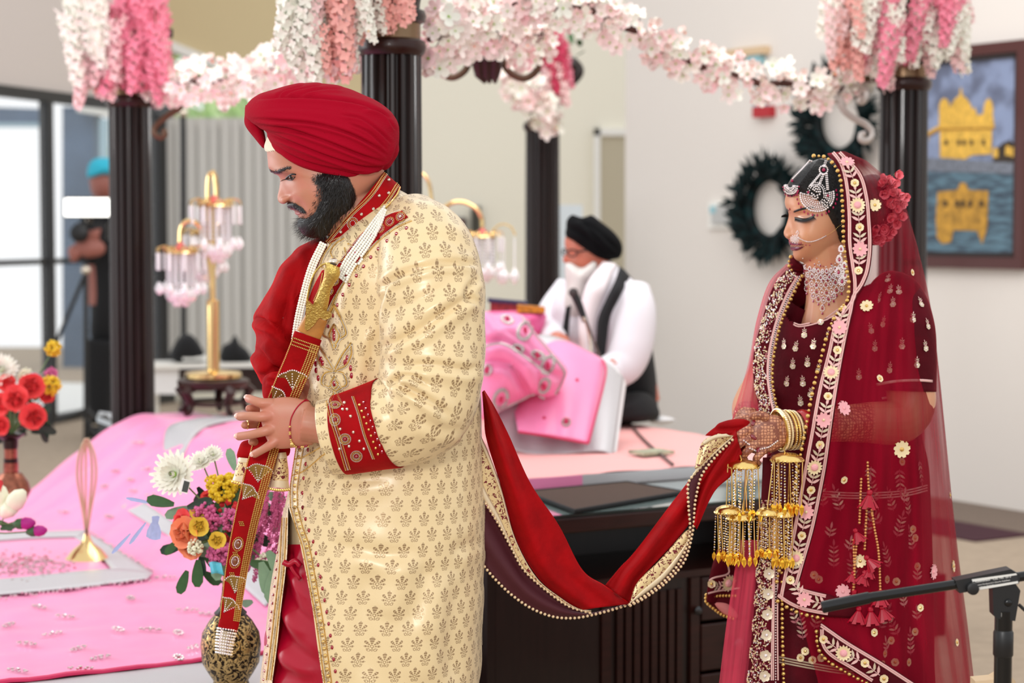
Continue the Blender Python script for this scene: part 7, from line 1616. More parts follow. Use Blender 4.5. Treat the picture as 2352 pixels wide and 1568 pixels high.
# nose ring with chain
for a in np.linspace(0, 6.283, 12, endpoint=False):
    for rad in (3, 7, 10.5): g1.ball(P(1826+rad*math.cos(a)*.95, 549+rad*math.sin(a)*.8, BD-.052), .0016, 6, 4)
for a in np.linspace(.2, 3.2, 9): gr.ball(P(1826+13.5*math.cos(a), 551+11.5*math.sin(a), BD-.052), .0017, 6, 4)
for x, y in cr([(1830, 540), (1834, 536), (1832, 530), (1829, 535)], 8): g1.ball(P(x, y, BD-.05), .0013, 6, 4)
chain = MB()
for k, (x, y) in enumerate(cr([(1834, 545), (1848, 552), (1862, 554), (1880, 549), (1896, 541)], 24)): jb(g1, x, y, .0014, .0022); 
for h in [hit(bj, x, y, .002) for x, y in cr([(1896, 541), (1912, 531), (1932, 514)], 14)]: chain.ball(h[0], .0008, 5, 3) if h else 0
for x, y in ((1843, 556), (1852, 559), (1860, 560)): jb(gr, x, y, .0016)
# earring
def tear(px, py, s_, d, red=True):
    for a in np.linspace(0, 6.283, 14, endpoint=False):
        for k, r0 in ((1.0, .0017), (.68, .0015)): g1.ball(P(px+6.6*s_*k*math.cos(a)*(1-.25*math.sin(-a)), py+9*s_*k*math.sin(a), d), r0, 6, 4)
    (gr if red else g1).ball(P(px, py+1.5, d-.001), .0026*s_, 8, 5, (1, .7, 1.4))
for x, y, s_ in ((1932, 571, .8), (1928, 595, 1.0), (1939, 610, .9), (1926, 624, 1.15), (1934, 645, 1.15), (1941, 631, .8)): tear(x, y, s_, 4.288)
for x, y in ((1931, 583), (1930, 608), (1937, 622), (1945, 645), (1942, 600)): g1.ball(P(x, y, 4.29), .0026, 7, 5)
# bib necklace
for row, (y0, n, sg_, x0, x1) in enumerate(((616, 9, .62, 1850, 1928), (630, 10, .72, 1842, 1932), (647, 9, .85, 1842, 1930), (664, 8, .95, 1850, 1930), (682, 5, .9, 1868, 1915), (700, 1, .9, 1886, 1886))):
    for k in range(n):
        t = k/(n-1) if n > 1 else .5; x = x0+(x1-x0)*t+(row % 2)*3; y = y0+10*math.sin(t*math.pi)-3
        h = hit(bj, x, y, .004)
        if h is None: continue
        d_ = h[0][1]-.004
        for a in np.linspace(0, 6.283, 11, endpoint=False): g1.ball(P(x+5.2*sg_*math.cos(a)*(1-.25*math.sin(-a)), y+8*sg_*math.sin(a), d_), .0015, 5, 3)
        (gr if (k+row) % 2 else g1).ball(P(x, y+1, d_-.001), .0022*sg_, 6, 4, (1, .7, 1.4))
        if row >= 3: gr.ball(P(x, y+14*sg_, d_), .0024, 6, 4, (1, 1, 1.3))
for k in range(220):
    x, y = r_.uniform(1836, 1934), r_.gauss(632, 14); jb(g1 if k % 3 else gr, x, y, r_.uniform(.0012, .002), .003)
tag(J('crystal_jewellery', g1, M['gem']), kind='stuff'); M['rubypink'] = mat('ruby_pink_stone', (160, 10, 70), .12, coat=.7); tag(J('ruby_jewellery', gr, M['rubypink']), kind='stuff'); J('nose_chain', chain, M['goldbead'])
# bangles on the near wrist
def bangle(px, py, d, R0, r0, m, nm, tilt=.18, wide=1.0, tube_w=None):
    c = P(px, py, d); ax = P(1900, 976, 4.24)-P(1800, 990, 4.205); ax /= np.linalg.norm(ax); u = np.cross(ax, [0, 1, 0]); u /= np.linalg.norm(u); v = np.cross(ax, u)
    if tube_w:
        G = [[c+ax*s_+(R0+.0015*math.cos(s_/tube_w*3))*(math.cos(a)*u+math.sin(a)*v) for a in np.linspace(0, 6.283, 48, endpoint=False)] for s_ in np.linspace(-tube_w, tube_w, 8)]
        o = MB().grid(np.array(G), close_v=True).build(nm, m, bride, 'all'); solid(o, .003); return o
    MB().tube([c+R0*(math.cos(a)*u+math.sin(a)*v) for a in np.linspace(0, 6.283, 48, endpoint=False)], r0, 8, closed=True).build(nm, m, bride)
    b = MB()
    for a in np.linspace(0, 6.283, 56, endpoint=False): b.ball(c+(R0+r0*.8)*(math.cos(a)*u+math.sin(a)*v), r0*.62, 6, 4)
    b.build('bangle_studs', M['stone'], bride)
bangle(1846, 984, 4.216, .0385, 0, mat('red_bangle', (176, 6, 14), .25, coat=.5), 'red_bangle', tube_w=.0125)
for x, r0, rr_, m in ((1826, .0022, .0395, 'petalcream'), (1818, .0026, .0400, 'gold'), (1810, .0026, .0405, 'gold'), (1801, .0024, .0400, 'petalcream'), (1791, .0052, .0400, 'gold')): bangle(x, 987, 4.21, rr_, r0, M[m], 'bangle')
b = MB(); b.tube([P(1718+26*math.cos(a), 946+8*math.sin(a), 4.29-.025*math.sin(a)) for a in np.linspace(0, 6.283, 30, endpoint=False)], .0045, 8, closed=True); b.build('bangle', M['gold'], bride)
b = MB()
for a in np.linspace(0, 6.283, 40, endpoint=False): b.ball(P(1718+27*math.cos(a), 945+8*math.sin(a), 4.285-.027*math.sin(a)), .003, 6, 4)
b.build('bangle_studs', M['stone'], bride)
# painted nails and rings
M['nailred'] = mat('dark_red_nail', (126, 8, 34), .15, coat=1)
for x, y, a in ((1731, 971, 0), (1730, 1004, .9), (1742, 1034, .3), (1766, 1040, .8)):
    h = hit(bj, x, y, .002); R = frame(h[1]) @ Matrix.Rotation(a, 3, 'Z'); MB().ball((0, 0, 0), 1, 10, 6, (.0045, .0085, .003)).build('red_nail', M['nailred'], bride).data.transform(MX(h[0], R))
b = MB()
for pth in ([(1722, 1030), (1740, 1034), (1765, 1026), (1785, 1012)], [(1708, 1012), (1720, 1020)]):
    for x, y in cr(pth, int(plen(pth)/5)+2): h = hit(bj, x, y, .002); b.ball(h[0], .0022, 6, 4) if h else 0
b.build('hand_chain', M['gem'], bride)
# kalire: gold umbrella ornaments with bead strands
M['goldleaf'] = mat('gold_leaf_drop', (240, 182, 60), .22, metal=1)
kst = MB(); L_ = .088
for i in range(15): kst.cur = 1 if i % 2 else 0; kst.ball((0, 0, -i*.006-.004), .0019, 6, 4)
kst.cur = 2; kst.add([(0, 0, -.092), (.004, -.001, -.099), (.0035, -.002, -.106), (0, -.001, -.114), (-.0035, -.002, -.106), (-.004, -.001, -.099)], [(0, 1, 2, 3, 4, 5)])
kst = kst.mesh('bead_strand')
for m_ in ('gold', 'gem', 'goldleaf'): kst.materials.append(M[m_])
kch = MB(); kch.tube([(0, 0, 0), (0, 0, -.09)], .0013, 5); kch.cur = 1; kch.add([(0, 0, -.09), (.005, -.001, -.098), (.0045, -.002, -.107), (0, -.001, -.117), (-.0045, -.002, -.107), (-.005, -.001, -.098)], [(0, 1, 2, 3, 4, 5)])
kch = kch.mesh('chain_strand'); kch.materials.append(M['gold']); kch.materials.append(M['goldleaf'])
def kalira(px, py, d, R0, Ls, n=16):
    c = P(px, py, d); b = MB(); b.lathe([(.004, .012), (R0*.55, .010), (R0*.9, .005), (R0, 0), (R0*1.04, -.004), (R0*.9, -.004)], 24, c)
    for a in np.linspace(0, 6.283, 26, endpoint=False): b.ball(c+[R0*math.cos(a), R0*math.sin(a), -.004], .0026, 6, 4)
    b.build('kalira_dome', M['gold'], bride)
    for k in range(n):
        a = 2*math.pi*k/n+.1; rr2 = R0*(.95 if k % 2 else .62); part('bead_strand' if k % 3 else 'chain_strand', kst if k % 3 else kch, bride, MX(c+np.array([rr2*math.cos(a), rr2*math.sin(a), -.005]), Matrix.Rotation(r_.uniform(-.05, .05), 3, 'Y') @ Matrix.Rotation(r_.uniform(-.6, .6), 3, 'Z'), (1, 1, Ls)))
KD = 4.155
for x, y, R0, Ls in ((1708, 1068, .032, .98), (1808, 1052, .034, 1.0), (1672, 1172, .027, .9), (1702, 1186, .029, .86), (1764, 1176, .024, .80), (1797, 1180, .022, .95)): kalira(x, y, KD, R0, Ls)
b = MB()
for (x0, y0), (x1, y1) in (((1672, 1065), (1668, 1170)), ((1776, 1060), (1762, 1172)), ((1720, 1080), (1703, 1182)), ((1700, 1045), (1706, 1064)), ((1800, 1028), (1806, 1048))): b.tube([P(x0, y0, KD), P(x1, y1, KD)], .0014, 5)
b.build('kalira_chain', M['gold'], bride)
# latkan tassels with pearl strings
tas = MB(); 
for k in range(14):
    a0, a1 = 2*math.pi*k/14, 2*math.pi*(k+1)/14; q = lambda a, r0, z: (r0*math.cos(a), r0*math.sin(a)*.6, z); zt = -.022-.004*(k % 2)
    tas.add([q(a0, .004, 0), q(a1, .004, 0), q(a1, .021, zt), q(a0, .021, zt)], [(0, 1, 2, 3)])
tas.ball((0, 0, .004), .006, 8, 5); tas = tas.mesh('tassel'); tas.materials.append(M['satinred'])
lt = thing('pearl_tassels', P(1990, 1100, 4.15), 'gold pearl strings with red fan tassels hanging on the bride skirt', 'tassels')
TD_ = 4.17; b = MB()
for pth in ([(1993, 1062), (1994, 1100), (1996, 1130)], [(1978, 1100), (1976, 1150), (1974, 1200)], [(1992, 1150), (1989, 1200), (1986, 1260)], [(1999, 1150), (2008, 1210), (2018, 1270), (2022, 1360)], [(1968, 1240), (1964, 1290), (1961, 1355)], [(1960, 1240), (1962, 1300), (1960, 1355)], [(2005, 1150), (2003, 1180)]):
    for x, y in cr(pth, int(plen(pth)/6.6)): b.ball(P(x, y, TD_), .0031, 8, 5)
tag(b.build('pearl_strings', mat('gold_pearl', (214, 150, 92), .25, metal=.6), lt), kind='stuff')
for x, y, s_, a in ((1997, 1136, 1.15, .1), (1966, 1222, .9, -.4), (1993, 1284, 1.0, -.7), (1998, 1305, .8, .2), (1985, 1318, .9, .3), (1962, 1362, .9, 0), (2022, 1364, 1.0, 0), (1972, 1402, 1.05, .1), (2000, 1404, 1.1, -.1), (2026, 1398, 1.0, -.3), (1958, 1318, .7, .2)): part('tassel', tas, lt, MX(P(x, y, TD_), Matrix.Rotation(a, 3, 'Y'), s_))
# ================================================================ SCARF BETWEEN GROOM AND BRIDE
pal = thing('velvet_stole', P(1400, 1420, 4.1), 'long crimson velvet stole with gold lace sagging between groom and bride', 'sash')
def pd(x): return 3.995+(x-1112)/578*.185
def psheet(nm, a, b, m, n=60, k=14, add=0, bow=.012, rip=0, th=.0016, phs=0):
    A, B = cr(a, n), cr(b, n); G = np.zeros((n, k, 3))
    for i in range(n):
        for j in range(k):
            t = j/(k-1); q = A[i]+(B[i]-A[i])*t; G[i, j] = P(q[0], q[1], pd(q[0])+add-bow*math.sin(math.pi*t)+rip*math.sin(t*9+i*.04+phs))
    o = MB().grid(G).build(nm, m, pal, 'all'); solid(o, th); return o
vl = [(1108, 900), (1112, 960), (1118, 1010), (1152, 1120), (1185, 1235), (1236, 1326), (1297, 1377), (1333, 1400)]; vr = [(1112, 896), (1136, 935), (1169, 1000), (1218, 1109), (1283, 1206), (1337, 1308), (1390, 1345), (1448, 1386)]
psheet('velvet_fall', vl, vr, M['velvet'], 80, 26, 0, .028, .009)
psheet('velvet_rise', [(1390, 1344), (1425, 1302), (1460, 1264), (1551, 1145), (1623, 1054), (1690, 985)], [(1448, 1386), (1456, 1360), (1470, 1330), (1545, 1250), (1600, 1180), (1700, 1040)], M['velvet'], 70, 20, .008, .020, .009)
psheet('velvet_gather', [(1590, 1200), (1605, 1130), (1640, 1060), (1690, 1000)], [(1600, 1215), (1640, 1130), (1680, 1090), (1704, 1040)], M['velvet'], 40, 14, -.012, .014, .008, phs=1)
lo_ = [(1100, 1120), (1116, 1156), (1145, 1203), (1174, 1257), (1203, 1308), (1254, 1355), (1305, 1391), (1355, 1407)]; li_ = [(1104, 1000), (1122, 1040), (1150, 1118), (1182, 1234), (1232, 1326), (1292, 1376), (1330, 1398), (1358, 1402)]
lc = psheet('lace_border', lo_, li_, M['openlace'], 60, 8, -.004, .004)
psheet('lace_edge', lo_, [(a+(c-a)*.22, b+(d-b)*.22) for (a, b), (c, d) in zip(lo_, li_)], M['laceedge'], 60, 4, -.007, .002)
psheet('lace_edge', [(a+(c-a)*.84, b+(d-b)*.84) for (a, b), (c, d) in zip(lo_, li_)], li_, M['laceedge'], 60, 4, -.007, .002)
lw_ = [(1096, 1290), (1113, 1301), (1134, 1326), (1171, 1362), (1218, 1395), (1268, 1415), (1315, 1419), (1355, 1413), (1399, 1402), (1445, 1388)]
psheet('lining_panel', lw_, [(1096, 1150), (1114, 1158), (1143, 1204), (1172, 1258), (1201, 1308), (1252, 1355), (1303, 1391), (1352, 1407), (1396, 1398), (1444, 1386)], M['lining'], 70, 14, .012, .012, .004)
rl_l = [(1446, 1386), (1478, 1366), (1525, 1330), (1562, 1282), (1587, 1235)]; rl_u = [(1448, 1380), (1464, 1337), (1515, 1286), (1569, 1225), (1586, 1214)]
psheet('lace_border', rl_l, rl_u, M['openlace'], 40, 8, -.016, .004); psheet('lace_edge', rl_l, [(a+(c-a)*.35, b+(d-b)*.35) for (a, b), (c, d) in zip(rl_l, rl_u)], M['laceedge'], 40, 4, -.019, .002)
l1 = [(1446, 1388), (1480, 1369), (1527, 1333), (1565, 1284), (1584, 1225), (1582, 1170), (1580, 1120), (1587, 1098), (1623, 1058), (1660, 1022), (1678, 1004)]; l2 = [(1448, 1390), (1482, 1372), (1530, 1337), (1572, 1288), (1591, 1220), (1595, 1170), (1598, 1145), (1612, 1091), (1645, 1047), (1668, 1024), (1682, 1010)]
psheet('lining_panel', l1, l2, M['lining'], 60, 5, -.02, .003)
psheet('lace_flap', [(1596, 1076), (1604, 1040), (1616, 1012), (1650, 996)], [(1612, 1068), (1640, 1042), (1664, 1018), (1684, 1000)], M['openlace'], 24, 10, -.03, .01); psheet('lace_edge', [(1600, 1074), (1630, 1048), (1655, 1024), (1684, 1000)], [(1586, 1100), (1620, 1062), (1656, 1028), (1680, 1006)], M['laceedge'], 24, 5, -.03, .003); psheet('lace_edge', [(1614, 1014), (1640, 1000), (1668, 996)], [(1616, 1022), (1642, 1008), (1680, 1002)], M['laceedge'], 14, 4, -.042, .002)
blob('velvet_handful', M['velvet'], pal, [(1618, 1002), (1640, 982), (1668, 966), (1700, 962), (1722, 968), (1726, 990), (1712, 1030), (1705, 1080), (1690, 1070), (1690, 1030), (1660, 1002), (1636, 1000)], (1688, 1000), 4.205, .016, [([(1640, 985), (1680, 985), (1715, 980)], 4, .006, .005), ([(1690, 1010), (1700, 1040), (1698, 1070)], 4, .005, .004)], 90, 30)
pb = MB()
for pth, stp, a_ in ((lo_[1:], 9.5, -.006), (lw_[1:], 9.5, .0), (l1, 9.5, -.026), (l2, 9.5, -.026)):
    for x, y in cr(pth, int(plen(pth)/stp)): pb.ball(P(x, y, pd(x)+a_-.003), .0034, 8, 5)
tag(pb.build('pearl_edging', mat('champagne_pearl', (230, 200, 160), .22, metal=.45, coat=.4), pal), kind='stuff')
# ================================================================ BOOK STAND WITH PINK CLOTHS
bk = thing('draped_book_stand', P(1290, 1040, 6.5), 'low stand draped in pink silver-bordered cloth in front of the black-turbaned man', 'stand')
def dsheet(nm, top, bot, d0, d1, m, n=40, k=40, rip=.006, ph_=0, par=bk, th=.003):
    A, B = cr(top, k), cr(bot, k); G = np.zeros((n, k, 3))
    for i in range(n):
        for j in range(k):
            t = i/(n-1); q = A[j]+(B[j]-A[j])*t; G[i, j] = P(q[0], q[1], d0+(d1-d0)*t**.8+rip*math.sin(j*.6+ph_+t*2)*t)
    o = MB().grid(G).build(nm, m, par, 'all'); solid(o, th); return o
dsheet('silver_border_cloth', [(1104, 800), (1180, 780), (1260, 770), (1340, 800), (1400, 838), (1432, 868)], [(1140, 1020), (1190, 1036), (1240, 1046), (1320, 1040), (1380, 1036), (1408, 1046)], 6.95, 6.5, M['silvercloth'])
dsheet('white_edge', [(1400, 836), (1420, 850), (1438, 880)], [(1380, 1030), (1400, 1040), (1416, 1040)], 6.97, 6.53, M['linen'], 20, 10)
pk_ = dsheet('pink_panel', [(1170, 880), (1215, 800), (1290, 782), (1350, 806), (1384, 826), (1392, 850)], [(1190, 990), (1215, 994), (1260, 1000), (1300, 1006), (1330, 1012), (1352, 1018)], 6.92, 6.48, M['pink'], rip=.004)
pe_ = cr([(1384, 826), (1392, 848), (1385, 890), (1368, 955), (1352, 1016)], 20)
MB().tube([P(x, y, 6.89-.42*((y-826)/190)**.8) for x, y in pe_], .004, 6).build('pink_piping', M['pinkdeep'], bk); MB().tube([P(x, y, 6.47) for x, y in ((1190, 991), (1260, 1001), (1352, 1018))], .004, 6).build('pink_piping', M['pinkdeep'], bk)
up = blob('folded_cloth', M['pink'], bk, [(1098, 735), (1140, 722), (1185, 720), (1206, 728), (1228, 762), (1262, 800), (1298, 842), (1301, 862), (1282, 902), (1254, 914), (1228, 905), (1200, 918), (1160, 940), (1098, 952)], (1180, 830), 6.62, .13, [([(1110, 790), (1160, 782), (1210, 815), (1260, 850), (1290, 870)], 8, .02, .016), ([(1110, 830), (1170, 840), (1200, 880), (1215, 905)], 9, .016, .014), ([(1160, 760), (1210, 790), (1240, 830)], 7, .012, .01), ([(1220, 830), (1240, 870), (1240, 905)], 7, .01, .01)], 160, 70, e=.75)
UV_ = bvh_of([up, pk_]); e1, e2 = MB(), MB()
for x, y, a, b in ((1205, 760, 16, 22), (1150, 915, 16, 24), (1258, 838, 14, 22), (1250, 885, 12, 18), (1120, 850, 10, 12), (1165, 735, 14, 8), (1190, 800, 14, 9), (1235, 815, 16, 8), (1300, 970, 9, 9)):
    for k in (1.0, .8): lay_beads(e1, UV_, circ(x, y, a*k, b*k, 18, 0, .4), 4, .0045, .002)
    h = hit(UV_, x, y, .003); e2.ball(h[0], .009, 6, 4, (.8, .6, 1.6)) if h else 0
for pth in ([(1204, 728), (1228, 762), (1262, 802), (1296, 845), (1297, 864), (1280, 900)], [(1254, 910), (1228, 902), (1200, 915), (1150, 938)], [(1110, 795), (1160, 788), (1215, 822), (1262, 858)]): lay_beads(e1, UV_, [(a-4, b+3) for a, b in pth], 4, .005, .002)
for x, y in ((1325, 873), (1250, 960), (1280, 900)): h = hit(UV_, x, y, .002); e2.ball(h[0], .006, 6, 4) if h else 0
tag(e1.build('silver_embroidery', M['sequin'], bk), kind='stuff'); tag(e2.build('red_paisley', M['pinkdeep'], bk), kind='stuff')
MB().prism([P(1120, 1018, 6.8), P(1400, 1018, 6.8), P(1380, 850, 7.0), P(1130, 820, 7.0)], (0, .25, 0)).build('block', M['linen'], bk, smooth=False)
# side table things behind the groom shoulder
cs = thing('pink_cushion', P(1180, 740, 7.5), 'deep pink cushion with gold trimmed edge behind the folded pink cloth', 'cushion')
M['hotpink'] = mat('hot_pink_satin', (226, 92, 150), .4); M['orangegold'] = mat('orange_gold_trim', (206, 128, 34), .4, metal=.3, var=.5, vscale=60)
blob('body', M['hotpink'], cs, [(1090, 722), (1150, 714), (1245, 716), (1252, 740), (1230, 775), (1100, 775)], (1170, 745), 7.5, .12, None, 60, 30)
MB().prism([P(1188, 718, 7.42), P(1252, 718, 7.42), P(1252, 706, 7.42), P(1188, 700, 7.42)], (0, .1, 0)).build('gold_trim', M['orangegold'], cs, smooth=False)
bx = thing('patterned_box', P(1150, 718, 7.6), 'small red and gold patterned box on the pink cushion', 'box')
MB().prism([P(1126, 720, 7.6), P(1190, 720, 7.6), P(1190, 692, 7.6), P(1126, 692, 7.6)], (0, .12, 0)).build('case', mat('red_pattern_box', (150, 40, 44), .5, var=.6, vscale=70), bx, smooth=False); MB().prism([P(1120, 694, 7.59), P(1212, 700, 7.59), P(1212, 694, 7.59), P(1120, 686, 7.59)], (0, .13, 0)).build('lid', mat('navy_lid', (34, 30, 70), .5), bx, smooth=False)
fr = thing('picture_frame', P(1065, 560, 16.4), 'dark framed pictures standing far behind the second crystal lamp', 'picture')
MB().prism([P(1020, 560, 16.44), P(1070, 560, 16.44), P(1070, 500, 16.44), P(1020, 500, 16.44)], (0, .05, 0)).build('frame', M['wood_red'], fr, smooth=False); MB().prism([P(1026, 545, 16.42), P(1062, 545, 16.42), P(1062, 508, 16.42), P(1026, 508, 16.42)], (0, .02, 0)).build('picture', mat('dark_red_print', (150, 40, 50), .5), fr, smooth=False)
tag(MB().prism([P(1082, 560, 16.43), P(1104, 560, 16.43), P(1104, 472, 16.43), P(1082, 478, 16.43)], (0, .06, 0)).build('dark_frame', mat('olive_black', (52, 48, 34), .5), None, smooth=False), 'narrow dark framed panel far behind the second crystal lamp', 'picture')
tag(MB().prism([P(1286, 1050, 12.5), P(1338, 1050, 12.5), P(1338, 470, 12.5), P(1286, 470, 12.5)], (0, .3, 0)).build('white_cabinet', mat('pale_blue_cabinet', (206, 214, 218), .5), None, smooth=False), 'pale cabinet against the far wall behind the black turban', 'cabinet')
# ================================================================ SEATED MAN
PDp = 7.6
pr = thing('person', P(1420, 985, PDp), 'seated elderly man in black turban, glasses, white beard, white shirt and black waistcoat', 'person')
M['shirt'] = mat('white_shirt', (226, 222, 228), .8, bump=.2, bscale=30); M['vest'] = mat('black_waistcoat', (16, 16, 19), .85); M['beardw'] = mat('white_beard', (222, 216, 212), .8, bump=.8, bscale=80, stretch=(6, 6, 1)); M['bturb'] = mat('black_turban', (12, 12, 14), .9, spec=.1, bump=.3, bscale=60)
eb_ = MB(); hg = blob_grid([(1301, 540), (1298, 562), (1302, 580), (1304, 600), (1306, 622), (1318, 648), (1350, 655), (1388, 620), (1405, 570), (1380, 520), (1330, 510)], (1350, 580), PDp, .078, 120, 60, full=[(1301, 540), (1297, 562), (1301, 574), (1296, 588), (1291, 597), (1297, 604), (1301, 608), (1304, 622), (1318, 648), (1350, 655), (1388, 620), (1405, 570), (1380, 520), (1330, 510)], sig=.014, e=.9)
eb_.grid(hg, close_u=True); pxtube(eb_, [(1370, 620, PDp, .06), (1395, 680, PDp+.02, .08), (1420, 800, PDp+.04, .12), (1440, 930, PDp+.04, .13)], 16)
pxtube(eb_, [(1452, 690, 7.45, .05), (1440, 820, 7.38, .045), (1380, 850, 7.25, .04), (1330, 850, 7.12, .03), (1300, 800, 7.06, .03)], 12); pxtube(eb_, [(1320, 680, 7.85, .05), (1270, 740, 7.8, .045), (1275, 775, 7.5, .035), (1290, 785, 7.2, .03)], 12)
eb_.grid(blob_grid([(1258, 775), (1290, 770), (1312, 785), (1300, 800), (1265, 795)], (1285, 785), 7.08, .02, 30, 14), close_u=True)
for q in range(4): finger(eb_, [(1285-4*q, 780+5*q, 7.08, .01), (1262-4*q, 782+5*q, 7.06, .009), (1250-3*q, 788+5*q, 7.05, .008)], 8)
remesh('body', eb_, M['skin_o'], pr, .005, 2)
blob('turban', M['bturb'], pr, [(1300, 543), (1300, 525), (1302, 505), (1314, 493), (1327, 497), (1337, 500), (1348, 498), (1360, 494), (1380, 509), (1408, 531), (1425, 553), (1430, 574), (1423, 592), (1408, 596), (1389, 601), (1371, 598), (1349, 586), (1325, 568), (1310, 553)], (1362, 548), PDp, .118, [([(1302, 520), (1340, 540), (1390, 580)], 5, .006, .005), ([(1320, 500), (1370, 530), (1420, 575)], 5, .006, .005), ([(1337, 502), (1345, 520), (1380, 560)], 4, .008, .006)], 120, 60, e=.85)
blob('beard', M['beardw'], pr, [(1299, 606), (1312, 604), (1330, 614), (1346, 612), (1360, 600), (1371, 606), (1366, 632), (1350, 656), (1344, 690), (1334, 735), (1310, 745), (1296, 705), (1300, 660), (1298, 630)], (1328, 640), PDp-.07, .09, None, 80, 40, e=.8)
V, F_ = patch(hg, [(1298, 566), (1330, 566), (1330, 571), (1298, 572)], .002, fall=3)
gm = MB()
for cx in (1314,): gm.tube([P(cx+11*math.cos(a), 581+8*math.sin(a), PDp-.078) for a in np.linspace(0, 6.283, 24, endpoint=False)], .0028, 6, closed=True); gm.tube([P(1325, 578, PDp-.078), P(1370, 572, PDp-.085)], .0028, 6); gm.tube([P(1303, 578, PDp-.07), P(1294, 578, PDp)], .0025, 6); gm.tube([P(1296+5*math.cos(a), 579+8*math.sin(a), PDp+.02) for a in np.linspace(0, 6.283, 16, endpoint=False)], .0025, 6, closed=True)
gm.build('glasses', M['black'], pr)
shirt = [(1385, 600), (1410, 604), (1440, 630), (1470, 660), (1490, 700), (1492, 760), (1480, 900), (1440, 960), (1400, 960), (1330, 860), (1290, 800), (1262, 770), (1268, 700), (1290, 660), (1320, 650)]
blob('shirt', M['shirt'], pr, shirt, (1390, 770), PDp+.02, .16, [([(1330, 680), (1330, 760), (1345, 840)], 6, .01, .008), ([(1360, 660), (1370, 760)], 6, .008, .008)], 120, 50, e=.7)
sv_ = MB(); pxtube(sv_, [(1448, 668, 7.47, .075), (1455, 720, 7.42, .085), (1450, 790, 7.38, .082), (1430, 838, 7.35, .075), (1392, 856, 7.3, .062), (1345, 858, 7.15, .05)], 24, k=40); sv_.build('sleeve', M['shirt'], pr, 'all'); sv_ = MB(); pxtube(sv_, [(1310, 660, 7.8, .06), (1275, 720, 7.75, .07), (1262, 760, 7.6, .06), (1275, 778, 7.4, .045)], 20, k=30); sv_.build('sleeve', M['shirt'], pr, 'all')
blob('waistcoat', M['vest'], pr, [(1425, 614), (1445, 632), (1478, 668), (1488, 700), (1496, 780), (1508, 870), (1510, 945), (1495, 966), (1440, 970), (1405, 968), (1395, 920), (1400, 860), (1375, 850), (1372, 780), (1382, 720), (1405, 660)], (1440, 800), PDp+.05, .185, None, 110, 50, e=.62)
vp = MB(); A, B = cr([(1424, 612), (1412, 648), (1392, 690), (1374, 735), (1370, 800), (1368, 840)], 20), cr([(1446, 634), (1436, 655), (1418, 690), (1400, 730), (1392, 790), (1384, 842)], 20)
o = MB().grid(np.array([[P(*(A[i]+(B[i]-A[i])*t), 7.36-.02*math.sin(t*3.1)+.10*(i < 4)*(1-i/4)) for t in np.linspace(0, 1, 6)] for i in range(20)])).build('waistcoat_front', M['vest'], pr, 'all'); solid(o, .006)
A, B = cr([(1300, 705), (1294, 740), (1288, 790)], 10), cr([(1312, 700), (1308, 740), (1304, 800)], 10); o = MB().grid(np.array([[P(*(A[i]+(B[i]-A[i])*t), 7.43) for t in (0, .5, 1)] for i in range(10)])).build('waistcoat_front', M['vest'], pr, 'all'); solid(o, .006)
A, B = cr([(1385, 602), (1350, 650), (1335, 700), (1330, 760), (1338, 840)], 20), cr([(1414, 606), (1398, 650), (1378, 700), (1366, 760), (1366, 850)], 20)
o = MB().grid(np.array([[P(*(A[i]+(B[i]-A[i])*t), 7.40-.02*math.sin(t*3.1)+.1*(i < 5)*(1-i/5)) for t in np.linspace(0, 1, 8)] for i in range(20)])).build('white_scarf', mat('white_scarf', (236, 226, 228), .8), pr, 'all'); solid(o, .006)
blob('folded_legs', M['vest'], pr, [(1330, 940), (1400, 910), (1480, 900), (1512, 935), (1508, 962), (1440, 972), (1360, 974), (1325, 962)], (1420, 955), 7.5, .2, None, 60, 30, e=.7)
blob('seat_cloth', M['linen'], pr, [(1490, 968), (1515, 955), (1540, 958), (1552, 966), (1520, 975)], (1518, 966), 7.6, .1, None, 40, 20)
# microphone in front of him
mi = thing('gooseneck_microphone', P(1362, 850, 7.2), 'black microphone on silver gooseneck in front of the seated man', 'microphone')
MB().ball(P(1317, 672, 7.25), .018, 14, 10).build('mic_head', mat('mic_grille', (60, 50, 50), .6, bump=.8, bscale=400), mi); MB().tube([P(a, b, 7.25) for a, b in ((1320, 678), (1330, 700), (1344, 738))], [.015, .014, .011], 12).build('mic_body', M['black'], mi)
MB().tube([P(a, b, 7.24) for a, b in cr([(1340, 728), (1350, 750), (1356, 790), (1359, 850)], 14)], .006, 8).build('gooseneck', M['silver'], mi)
ca = [(1346, 735), (1366, 790), (1386, 840), (1410, 900), (1440, 960), (1480, 1010), (1545, 1066)]
tag(MB().tube([P(a, b, 7.2-.0*i) if b < 900 else onz(a, b, max(ZU+.014, ZU+.014+(960-b)*.0012)) for i, (a, b) in enumerate(cr(ca, 40))], .005, 6).build('microphone_cable', mat('brown_cable', (84, 66, 62), .5), None), 'thin dark microphone cable running down over the pale pink sheet', 'cable')
